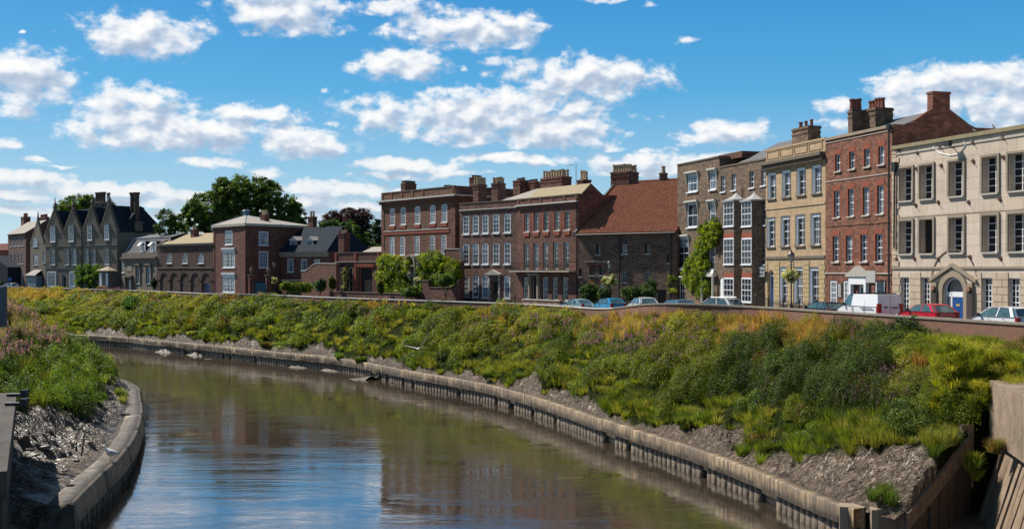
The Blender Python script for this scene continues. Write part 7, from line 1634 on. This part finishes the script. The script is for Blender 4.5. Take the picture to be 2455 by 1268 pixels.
# ------------------------------------------------------------------ vegetation of the banks
def pix(x, y, z): return CX + F*x/y, CY - F*(z-EYE)/y
def sample(fn, BX, BY, uax, vax, n, dens):
    """n points (u,v) with probability area*dens(x,y,u,v)"""
    P = np.stack([BX, BY], -1); a = P[1:, 1:]-P[:-1, :-1]; b = P[1:, :-1]-P[:-1, 1:]; A = .5*np.abs(a[..., 0]*b[..., 1]-a[..., 1]*b[..., 0])
    uc = (uax[1:]+uax[:-1])/2; vc = (vax[1:]+vax[:-1])/2; U, V = np.meshgrid(uc, vc); X = (BX[1:, 1:]+BX[:-1, :-1])/2; Y = (BY[1:, 1:]+BY[:-1, :-1])/2
    w = A*dens(X, Y, U, V); exp = w.sum(); w = w.ravel()/exp; idx = rng.choice(w.size, int(n if n else exp), p=w)
    du = np.diff(uax); dv = np.diff(vax); r, c = np.divmod(idx, len(uc))
    u = uc[c]+(rng.random(len(idx))-.5)*du[c]; v = vc[r]+(rng.random(len(idx))-.5)*dv[r]; x, y, z = fn(u, v); return u, v, x, y, z
class Acc:
    def __init__(s): s.p = []
    def add(s, t): s.p.append(t)
    def obj(s, name, mat, label, cat):
        o = foliage_obj(name, s.p, mat); tag(o, label, cat, kind='stuff'); return o
def plants(acc, x, y, z, r, h, leaf, nper, cols, w=None, cv=.3, jit=.65, shell=.72, aspect=.6):
    """leafy mounds, arrays x,y,z,r,h,leaf; nper leaves for each (grouped by size of nper)"""
    for q in np.unique(nper):
        m = nper == q; k = int(m.sum()); n = k*int(q)
        C_ = np.stack([x[m], y[m], z[m]+h[m]*.35], 1); d = rng.normal(size=(n, 3)); d[:, 2] = np.abs(d[:, 2])-.25; d /= np.linalg.norm(d, axis=1)[:, None]
        rr = shell+(1-shell)*rng.random(n)**.5+rng.normal(0, .06, n); S_ = np.stack([r[m], r[m], h[m]*.75], 1)
        P = np.repeat(C_, q, 0)+d*np.repeat(S_, q, 0)*rr[:, None]
        base = np.repeat(pal(cols, k, cv, w) if not callable(cols) else cols(m), q, 0); col = base*(1+rng.normal(0, .2, (n, 1)))
        lf = np.repeat(leaf[m], q)*(.6+.8*rng.random(n)); V, Fq, Cc = leaves(P, d+[0, 0, .35], lf, np.clip(col, .002, 1), aspect, jit); acc.add((V, Fq, Cc))
def tufts(acc, x, y, z, r, h, wd, nper, cols, spread=.5, w=None, cv=.25, seed_=None):
    for q in np.unique(nper):
        m = nper == q; k = int(m.sum()); n = k*int(q); t = rng.uniform(0, 2*np.pi, n); q1 = rng.random(n)**.6
        R_ = np.repeat(r[m], q); H_ = np.repeat(h[m], q)*(.55+.55*rng.random(n)); P = np.stack([np.repeat(x[m], q)+R_*.45*q1*np.cos(t), np.repeat(y[m], q)+R_*.45*q1*np.sin(t), np.repeat(z[m], q)-.05], 1)
        ln = np.stack([np.cos(t), np.sin(t)], 1)*(R_*spread*(.3+q1))[:, None]+rng.normal(0, .06, (n, 2)); base = np.repeat(pal(cols, k, cv, w) if not callable(cols) else cols(m), q, 0); col = np.clip(base*(1+rng.normal(0, .2, (n, 1))), .002, 1)
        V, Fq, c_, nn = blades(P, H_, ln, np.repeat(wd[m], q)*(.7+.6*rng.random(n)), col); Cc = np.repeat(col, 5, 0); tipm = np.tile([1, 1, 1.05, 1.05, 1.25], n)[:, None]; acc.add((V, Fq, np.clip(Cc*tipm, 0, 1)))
def nlev(v): return (np.maximum(8, np.round(v/20)*20)).astype(int)

UG, GR, DRY, FLW = Acc(), Acc(), Acc(), Acc()
LF = [(.050,.080,.012),(.078,.118,.015),(.115,.165,.018),(.165,.21,.020),(.22,.25,.025)]
GRC = [(.145,.18,.024),(.11,.15,.018),(.21,.22,.04),(.07,.105,.015),(.25,.23,.06)]
DRC = [(.36,.25,.10),(.44,.31,.12),(.28,.18,.07),(.26,.23,.06),(.36,.20,.07)]
def zone(x, y, z): return pix(x, y, z)
# --- far (right) bank: leafy plants
def dens(X, Y, U, V):
    e = np.interp(U[0], uu, ve)[None, :]; return np.where(V > e+.01, 1.0, 0)*np.clip(75/np.maximum(Y, 30), .70, 1.5)**1.1*2.2*(Y > 40)*(Y < 260)
u, v, x, y, z = sample(bank_pt, bx_, by_, uu, vv, None, dens)
e = np.interp(u, uu, ve); px, py = pix(x, y, z); tv = np.clip((v-e)/(1-e), 0, 1)
mass = fbm(x*.22, y*.22, 101, 3); m2 = fbm(x*.7, y*.7, 111, 2)
hgt = (.72+.7*fbm(x*.09, y*.09, 191, 2))*(.50+1.55*np.clip(mass-.28, 0, 1)*1.5)*(.7+.6*rng.random(len(x)))*np.clip(.55+tv*3.0, .55, 1)
hgt *= np.where(tv > .90, .75, 1)
bram = (px > 1770)*(px < 2120)*(tv > .25)*(tv < .66+.3*(px > 1990)); hgt = np.where(bram, hgt*1.15+.55, hgt); low_ = (px > 1980)*(px < 2340)*(tv < .3); hgt = np.where(low_, hgt+.5, hgt); hgt = np.minimum(hgt, np.where(tv > .66, 1.05, 1.9))
far_ = np.clip(y/55, .8, 4)
leafs = np.clip(y/1084*1.45, .070, .30); rad = (.38+.35*rng.random(len(x)))*np.clip(far_**.5, .9, 2.0)
goldz = (tv > .66)*((px > 1700)*(px < 2010)+(px > 1370)*(px < 1570)+.9*(px < 140)) > 0
grassy = (fbm(x*.35+9, y*.35, 131, 3)+.16*(tv < .25)+.12*(tv > .8)-.25*bram+.35*goldz*(rng.random(len(x)) < .85)) > .60
k = ~grassy; nper = nlev(np.clip(5.5*rad[k]*(rad[k]+hgt[k])/(leafs[k]**2)*.55, 40, 620))
tone = fbm(x*.12+40, y*.12, 141, 3)
def colf_of(idx):
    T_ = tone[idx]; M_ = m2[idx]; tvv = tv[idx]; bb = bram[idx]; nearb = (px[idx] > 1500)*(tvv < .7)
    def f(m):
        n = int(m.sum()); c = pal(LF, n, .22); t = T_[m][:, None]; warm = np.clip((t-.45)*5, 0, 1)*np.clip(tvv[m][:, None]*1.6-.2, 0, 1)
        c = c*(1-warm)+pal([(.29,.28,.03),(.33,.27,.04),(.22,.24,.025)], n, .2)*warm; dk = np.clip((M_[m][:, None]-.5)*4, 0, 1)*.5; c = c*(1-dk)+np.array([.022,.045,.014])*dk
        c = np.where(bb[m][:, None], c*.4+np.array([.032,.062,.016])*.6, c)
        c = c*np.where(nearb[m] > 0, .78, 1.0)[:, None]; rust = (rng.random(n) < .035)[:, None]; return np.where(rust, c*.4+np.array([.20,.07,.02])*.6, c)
    return f
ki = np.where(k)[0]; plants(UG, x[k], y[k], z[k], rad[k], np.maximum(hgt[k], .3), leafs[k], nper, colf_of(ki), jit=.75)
# --- grass tufts and long grass
g = np.where(grassy)[0]
# extra grass everywhere near the mud edge and along the top
def densg(X, Y, U, V):
    e = np.interp(U[0], uu, ve)[None, :]; t = (V-e)/(1-e); band = np.where(t < .22, .8, np.where(t > .72, 1.3, .35)); return np.where(t > -.005, band, 0)*np.clip(75/np.maximum(Y, 30), .50, 1.4)**1.1*2.0*(Y > 40)*(Y < 260)
u2, v2, x2, y2, z2 = sample(bank_pt, bx_, by_, uu, vv, None, densg)
X = np.r_[x[g], x2]; Y = np.r_[y[g], y2]; Z = np.r_[z[g], z2]; uu_ = np.r_[u[g], u2]; vv_ = np.r_[v[g], v2]; e2 = np.interp(uu_, uu, ve); t2 = (vv_-e2)/(1-e2)
px2, py2 = pix(X, Y, Z); hh = (.35+.55*rng.random(len(X)))*(1+.5*(fbm(X*.3, Y*.3, 151, 2)-.4)); hh = np.where(t2 > .82, hh*.75, hh); rr_ = .35+.35*rng.random(len(X))
gold = (t2 > .64)*(((px2 > 1380)*(px2 < 1560))+((px2 > 1720)*(px2 < 1990))+(px2 < 150)+(fbm(X*.15, Y*.15, 161, 3) > .56)) > 0
wd = np.clip(Y/1084*.55, .022, .12); npg = nlev(np.clip(95*(60/Y)**.9, 20, 120))
dm = gold & (rng.random(len(X)) < .85)
def colg(sel):
    T_ = fbm(X[sel]*.2, Y[sel]*.2, 171, 2)
    def f(m):
        c = pal(GRC, int(m.sum()), .2); a = np.clip((T_[m][:, None]-.5)*4, 0, 1)*.6; return c*(1-a)+np.array([.20,.19,.05])*a
    return f
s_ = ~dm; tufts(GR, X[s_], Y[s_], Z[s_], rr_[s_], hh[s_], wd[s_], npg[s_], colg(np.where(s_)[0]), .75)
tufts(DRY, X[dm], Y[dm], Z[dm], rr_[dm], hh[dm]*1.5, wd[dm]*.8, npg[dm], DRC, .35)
# dry seed heads standing above the grass
k = np.where(dm)[0]; n_ = 14; P = np.repeat(np.stack([X[k], Y[k], Z[k]+hh[k]*1.1], 1), n_, 0)+rng.normal(0, 1, (len(k)*n_, 3))*[.3, .3, .16]; DRY.add(leaves(P, rng.normal(size=P.shape), np.repeat(np.clip(Y[k]/1084*1.1, .05, .2), n_)*(.6+.8*rng.random(len(P))), pal(DRC, len(P), .25), .6, .5))
# --- willowherb: tall leafy stems with purple spikes
def willow(x, y, z, h, leafsz, nst, pal_f, lean=.1, flower=.75):
    k = len(x); n = k*nst; bx = np.repeat(x, nst)+rng.normal(0, .32, n); by = np.repeat(y, nst)+rng.normal(0, .32, n); bz = np.repeat(z, nst); H_ = np.repeat(h, nst)*(.75+.35*rng.random(n)); ls = np.repeat(leafsz, nst)
    ln = rng.normal(0, lean, (n, 2)); V, Fq, c_, nn = blades(np.stack([bx, by, bz], 1), H_, ln, ls*.35, None); col = pal([(.06,.09,.025),(.09,.11,.03)], n, .2); GR.add((V, Fq, np.repeat(col, 5, 0)))
    m = 12; t = rng.random((n, m))*.8; P = np.stack([bx[:, None]+ln[:, :1]*t, by[:, None]+ln[:, 1:]*t, bz[:, None]+H_[:, None]*t], -1).reshape(-1, 3)+rng.normal(0, .05, (n*m, 3)); UG.add(leaves(P, rng.normal(size=P.shape)+[0, 0, .5], np.repeat(ls, m)*1.2*(.7+.5*rng.random(n*m)), pal([(.05,.09,.02),(.07,.12,.022),(.04,.07,.018)], n*m, .2), .32, .4))
    fl = rng.random(n) < flower; m = 13; nf = int(fl.sum()); t = .78+.24*rng.random((nf, m)); P = np.stack([bx[fl, None]+ln[fl, :1]*t, by[fl, None]+ln[fl, 1:]*t, bz[fl, None]+H_[fl, None]*t], -1).reshape(-1, 3)+rng.normal(0, 1, (nf*m, 3))*[.035, .035, .02]
    FLW.add(leaves(P, rng.normal(size=P.shape), np.repeat(ls[fl], m)*.62*(.7+.6*rng.random(nf*m)), pal(pal_f, nf*m, .2), .85, .5))
PUR = [(.34,.15,.34),(.44,.22,.44),(.27,.11,.28),(.38,.20,.34)]
def densw(X, Y, U, V):
    Z = 4+0*X; P_, Q_ = CX+F*X/Y, 0; e = np.interp(U[0], uu, ve)[None, :]; t = (V-e)/(1-e); n = fbm(X*.28, Y*.28, 181, 3); a = ((P_ > 1400)*(P_ < 1840)*(t > .35)*(t < .78)+(P_ > 2010)*(P_ < 2330)*(t > .25)*(t < .9)*1.5+(P_ > 1130)*(P_ < 1400)*(t > .4)*(t < .8)*.35+(P_ < 1000)*(t > .5)*.12)
    return a*(n > .50)*1.5*(Y > 44)*(Y < 200)
u3, v3, x3, y3, z3 = sample(bank_pt, bx_, by_, uu, vv, None, densw); willow(x3, y3, z3, .95+.5*rng.random(len(x3)), np.clip(y3/1084*1.5, .07, .2), 9, PUR)

# --- left bank
def densl(X, Y, U, V):
    e = np.interp(U[0], ul, lveg_edge(ul))[None, :]; P_ = CX+F*X/Y; return np.where(V > e, 1.0, 0)*1.9*np.clip(75/np.maximum(Y, 30), .4, 1.4)**1.2*(Y > 50)*(Y < 160)*(P_ > -260)*(X > -75)
u4, v4, x4, y4, z4 = sample(lbank_pt, lx, ly, ul, vv, None, densl); e4 = np.interp(u4, ul, lveg_edge(ul)); t4 = (v4-e4)/(1-e4)
h4 = (.8+1.3*np.clip(fbm(x4*.3, y4*.3, 201, 3)-.25, 0, 1)*1.6)*(.7+.5*rng.random(len(x4))); l4 = np.clip(y4/1084*1.55, .08, .2); r4 = .4+.35*rng.random(len(x4)); gsel = (fbm(x4*.4, y4*.4, 211, 2)+.15*(t4 > .6)) > .60
k = ~gsel; plants(UG, x4[k], y4[k], z4[k], r4[k], h4[k], l4[k], nlev(np.clip(5.5*r4[k]*(r4[k]+h4[k])/(l4[k]**2)*.5, 40, 480)), lambda m: pal([(.08,.14,.018),(.12,.19,.022),(.05,.09,.015),(.19,.22,.03)], int(m.sum()), .22))
k = gsel; tufts(GR, x4[k], y4[k], z4[k], r4[k], h4[k]*.9, np.clip(y4[k]/1084*.5, .025, .1), nlev(np.clip(80*(70/y4[k]), 30, 100)), [(.12,.16,.03),(.18,.19,.05),(.08,.13,.02)], .6)
k = (t4 > .35)*(rng.random(len(x4)) < .9); k = k*(fbm(x4*.25, y4*.25, 221, 2) > .38); k = k > 0; willow(x4[k], y4[k], z4[k]+h4[k]*.35, 1.15+.35*rng.random(int(k.sum())), l4[k]*1.25, 12, PUR+[(.46,.26,.40),(.30,.22,.12)], .14, .75)
k = (t4 > .5)*(rng.random(len(x4)) < .3) > 0; tufts(DRY, x4[k], y4[k], z4[k]+.2, r4[k], h4[k]*1.3, np.clip(y4[k]/1084*.4, .02, .1), np.full(int(k.sum()), 40), [(.30,.27,.10),(.34,.26,.12),(.22,.22,.07)], .4)
# bright marsh grass at the tip of the bend and on the edge
def tuft_thing(label, pts, cols, h, w, n, name='grass_tuft', r=.35, spread=.8):
    a = Acc(); P = np.array(pts, float); k = len(P); b = P.mean(0); o = empty(name, label, 'grass tuft', tuple(b))
    tufts(a, P[:, 0]-b[0], P[:, 1]-b[1], P[:, 2]-b[2], np.full(k, r), np.full(k, h), np.full(k, w), np.full(k, n), cols, spread); f = foliage_obj('blade', a.p, LEAF, o); f['kind'] = 'stuff'; return o
qs = [lbank_pt(np.array([uq]), np.array([vq])) for uq, vq in zip(rng.uniform(.70, .775, 46), rng.uniform(.05, .30, 46))]
tuft_thing('bright green marsh grass at the tip of the inner bend', [(a[0], b[0], c[0]) for a, b, c in qs], [(.07,.16,.03),(.10,.20,.04)], .8, .06, 80)
qs = [lbank_pt(np.array([uq]), np.array([vq])) for uq, vq in zip(rng.uniform(.575, .61, 9), rng.uniform(.04, .10, 9))]
tuft_thing('dry yellowish grass tuft hanging over the curved edge', [(a[0], b[0], c[0]) for a, b, c in qs], [(.20,.20,.08),(.14,.17,.05)], .7, .04, 90)
UG.obj('undergrowth', LEAF, 'mixed leafy green undergrowth covering the river banks', 'undergrowth'); GR.obj('grass', LEAF, 'long green grass growing through the river bank weeds', 'grass')
DRY.obj('dry_grass', LEAF, 'golden brown dry grass along the top of the banks', 'dry grass'); FLW.obj('willowherb_flowers', PETAL, 'purple willowherb flower spikes on both banks', 'flowers')

# --- single bushes that stand out
def bush(label, name, c, r, cols, leaf, n, nl, flat=1.0, rmin=.35, gr=None, blobs=None):
    if blobs is None and r > 1: blobs = [(0, 0, r*.3, r*.8, r*.8, r*flat*.75)]+[(r*.85*math.cos(t), r*.85*math.sin(t), r*rng.uniform(-.1, .35), r*rng.uniform(.4, .6), r*.5, r*flat*rng.uniform(.35, .6)) for t in rng.uniform(0, 6.28, 6)]
    o = empty(name, label, 'bush', tuple(c)); cs = []
    for (dx, dy, dz, ax, ay, az_) in (blobs or [(0, 0, r*.5, r, r, r*flat)]):
        k = max(5, int(n*ax*az_/sum(b[3]*b[5] for b in (blobs or [(0,0,0,r,r,r*flat)])))); d = rng.normal(size=(k, 3)); d /= np.linalg.norm(d, axis=1)[:, None]; cs.append(np.array([dx, dy, dz])+d*[ax, ay, az_]*(rng.random(k)**.35)[:, None])
    cs = np.concatenate(cs); parts = [clump_cloud(cs, rmin*(.6+.8*rng.random(len(cs))), nl, leaf, cols, .8, .4, .75, cv=.2)]
    f = foliage_obj('foliage', parts, LEAF, o)
    if gr:
        a = Acc(); k = len(cs); sel = rng.random(k) < .6; tufts(a, cs[sel, 0], cs[sel, 1], cs[sel, 2]-.2, np.full(int(sel.sum()), .35), np.full(int(sel.sum()), gr), np.full(int(sel.sum()), .022), np.full(int(sel.sum()), 60), cols, 1.1); fo = foliage_obj('sprays', a.p, LEAF, o)
    mb = MB(); lo = cs[:, 2].min()
    for k in range(10): q = cs[rng.integers(len(cs))]; mb.tube((rng.normal()*.2, rng.normal()*.2, lo-.3), tuple(q), .035, .01, 5)
    mb.build('stem', m_plain('bush_stem', (.06, .045, .03), .9), o); return o
bush('feathery yellow green bush spilling over the concrete abutment', 'feathery_bush', (22.0, 50.9, 6.9), 1, [(.22,.24,.02),(.30,.30,.025),(.15,.19,.02),(.34,.30,.04)], .055, 520, 110, gr=.55, rmin=.32,
     blobs=[(-.9,.6,.7,1.1,1.0,1.2),(.6,.2,.6,1.4,1.1,1.0),(-1.3,.5,-.8,.9,.8,1.3),(-1.5,.3,-2.0,.7,.6,1.0),(-.7,-.1,-1.6,.6,.5,.9),(-1.2,-.2,-2.9,.5,.4,.6),(1.6,-2.0,.1,1.7,1.4,.35),(-.3,-.9,-.6,.7,.7,.7),(2.4,-.6,.5,1.4,1.2,.9),(-.4,1.4,1.3,1.2,1.0,.6)])
bush('brownish dry bush behind the yellow feathery bush at the edge', 'dry_bush', (25.2, 52.2, 7.6), 1, [(.22,.13,.05),(.16,.12,.04),(.12,.13,.03)], .07, 160, 80, gr=.5, rmin=.3, blobs=[(0,0,.5,1.5,1.2,.8),(1.5,-1,.3,1.2,1,.7)])
bush('dark green bush rising over the brick wall before the red car', 'leafy_bush', (23.0, 62.6, 7.4), 1, [(.035,.065,.02),(.05,.09,.022),(.025,.05,.016),(.09,.12,.03)], .10, 330, 90, rmin=.32, blobs=[(0,0,1.0,1.35,1.0,.95),(-.8,-.5,-.2,1.0,1,.9),(1.0,0,1.2,.7,.6,.5),(.6,-.8,-.3,1.0,1.0,.9)])
def bp(u_, v_): a, b, c = bank_pt(np.array([u_]), np.array([v_])); return (float(a[0]), float(b[0]), float(c[0]))
def find_uv(pxq, pyq):
    U, V = np.meshgrid(np.linspace(0, 1, 900), np.linspace(0, 1, 60)); a, b, c = bank_pt(U, V); P, Q = pix(a, b, c); i = np.argmin((P-pxq)**2+(Q-pyq)**2+1e6*(b < 30)); return U.flat[i], V.flat[i]
BR = [(.060,.098,.020),(.095,.145,.028),(.040,.068,.018),(.15,.20,.045)]
for (qx, qy, r, lab) in [(1895, 905, 1.9, 'great mound of dark bramble with glinting leaves on the near bank'), (1835, 985, 1.3, 'lower bramble clump hanging over the mud'), (2090, 905, 1.6, 'leafy bramble mass right of the great mound'), (2170, 1020, 1.4, 'dark leafy weeds over the shaded hollow at the bank foot'), (1180, 800, 1.3, 'dark leafy bush on the middle of the far bank'), (335, 735, 2.8, 'bright green bramble mound below the stone villa')]:
    c = bp(*find_uv(qx, qy)); far = c[1] > 120
    bush(lab, 'bramble_bush', c, r, BR if not far else [(.08,.16,.03),(.13,.22,.04),(.06,.12,.025)], float(np.clip(c[1]/1084*1.7, .085, .3)), int(170*r*r) if not far else 220, 90, .8 if not far else .5, .34 if not far else .55)
def bank_tuft(label, qx, qy, cols, h, k=10, rr=.5, n=110, w=.028, sp=.9):
    c = np.array(bp(*find_uv(qx, qy))); tuft_thing(label, c+rng.normal(0, 1, (k, 3))*[rr, rr, .08], cols, h, w*c[1]/50, n, spread=sp)
for (qx, qy, lab) in [(1790, 1090, 'isolated bright grass tuft on the mud near the edge'), (870, 870, 'large round grass tuft hanging over the far mud'), (815, 862, 'round grass tuft left of the largest one'), (1640, 1010, 'long grass clump above the mud in the middle'), (1180, 905, 'round tuft of grass at the mud line'), (2110, 1195, 'small weedy tuft at the muddy corner'), (640, 830, 'brownish grass tuft at the foot of the far bank'), (1330, 905, 'grass clump on the mud slope')]:
    bank_tuft(lab, qx, qy, [(.10,.155,.025),(.14,.18,.035),(.07,.11,.02)] if 'brown' not in lab else [(.16,.14,.04),(.12,.13,.03)], .7, 9, .38)
tuft_thing('brown dry grass tuft at the top of the fluted piles', np.array([20.9, 46.9, 4.25])+rng.normal(0, 1, (8, 3))*[.1, .25, .08], [(.22,.15,.06),(.14,.15,.04)], .5, .018, 90)
tuft_thing('yellow green grass hanging between beam and fluted piles', np.array([20.6, 48.3, 3.1])+rng.normal(0, 1, (8, 3))*[.12, .12, .25], [(.22,.24,.03),(.14,.2,.03)], .55, .02, 90)
# --- stones and sticks on the mud shelf
def rock(label, pxq, pyq, L_, Wd, H_, col, group='flat stones on the mud shelf', surf=lbank_pt, rot=None):
    U, V = np.meshgrid(np.linspace(.15, .7, 500), np.linspace(0, .6, 60)); a, b, c = surf(U, V); P, Q = pix(a, b, c); i = np.argmin((P-pxq)**2+(Q-pyq)**2); pt = (a.flat[i], b.flat[i], c.flat[i])
    n = 9; t = np.sort(rng.uniform(0, 2*np.pi, n)); r = .75+.3*rng.random(n); mb = MB(); lo = [(L_*r[k]*math.cos(t[k]), Wd*r[k]*math.sin(t[k])) for k in range(n)]
    vs = [(p_[0], p_[1], -.1) for p_ in lo]+[(p_[0]*.95, p_[1]*.95, H_*(.6+.3*random.random())) for p_ in lo]+[(p_[0]*.6, p_[1]*.6, H_) for p_ in lo]
    mb.add(vs, [(k, (k+1) % n, n+(k+1) % n, n+k) for k in range(n)]+[(n+k, n+(k+1) % n, 2*n+(k+1) % n, 2*n+k) for k in range(n)]+[tuple(range(2*n, 3*n))]); o = mb.build('stone', col); o.location = pt; o.rotation_euler = (random.uniform(-.15, .15), random.uniform(-.15, .15), random.uniform(0, 3)); tag(o, label, 'stone', group)
STN = m_plain('muddy_stone', (.16, .125, .095), .5, .35, 4, 0, .4); STD = m_plain('dark_wet_stone', (.06, .05, .04), .35, .4, 4, 0, .4)
for (a, b, l, w, h, m, lab) in [(186,1168,.42,.22,.14,STN,'oval flat stone on the edge nearest the corner'),(105,1075,.5,.3,.12,STN,'wide flat stone left of the mud shelf middle'),(70,1078,.3,.2,.1,STN,'small flat stone left of the wide one'),(165,1083,.35,.2,.12,STD,'dark stone beside the upright stick'),(185,1105,.4,.22,.14,STN,'flat stone between stick and gull'),(120,1143,.45,.24,.14,STN,'pale slab low on the shelf'),(160,1130,.4,.2,.12,STD,'dark slab between the two pale slabs'),(182,1146,.38,.22,.16,STD,'dark rounded stone above the oval one'),(312,1025,.6,.35,.28,STD,'large dark boulder at the inner side of the curved edge'),(300,1000,.55,.3,.22,STD,'long dark rock above the boulder'),(215,1060,.35,.22,.14,STN,'stone right of the stick'),(60,1048,.35,.2,.14,STD,'dark lump by the wing wall'),(225,1125,.3,.2,.1,STN,'small stone next to the gull')]:
    rock(lab, a, b, l, w, h, m)
for k, (pp, ln) in enumerate([(((-23.9, 60.2, 2.0)), (.15, .1, 1.1))]):
    o = empty('stick', 'short weathered stick standing upright in the mud', 'stick', pp); mb = MB(); mb.tube((0, 0, -.3), ln, .045, .03, 6); mb.tube((.35, 0, -.1), (.75, .1, .35), .03, .02, 5); mb.build('wood', m_plain('driftwood', (.07, .05, .04), .8), o)
# mud heaps at the water's edge along the far toe, and flat mud skirt
ux = np.linspace(.23, .50, 1000); off_ = np.linspace(0, 1, 26); i_ = ux*(len(toe)-1); TX = np.interp(i_, range(len(toe)), toe[:, 0]); TY = np.interp(i_, range(len(toe)), toe[:, 1]); NX = np.interp(i_, range(len(toe)), toe_n[:, 0]); NY = np.interp(i_, range(len(toe)), toe_n[:, 1])
O_, I_ = np.meshgrid(off_, np.arange(len(ux)), indexing='ij'); XX = TX[I_]-NX[I_]*(O_*4.2-.3); YY = TY[I_]-NY[I_]*(O_*4.2-.3)
hm = np.clip(fbm(XX*.16, YY*.16, 231, 2)-.47, 0, 1)*1.5; ZZ = -.25+hm*(1-O_)**.8*(.2+2.0*(1-np.abs(2*fbm(XX*1.1, YY*1.1, 241, 4)-1))**2); o = grid_mesh('mud', XX, YY, ZZ, MUD); tag(o, 'pale wet mud heaps along the water at the far edge', 'mud', kind='structure')
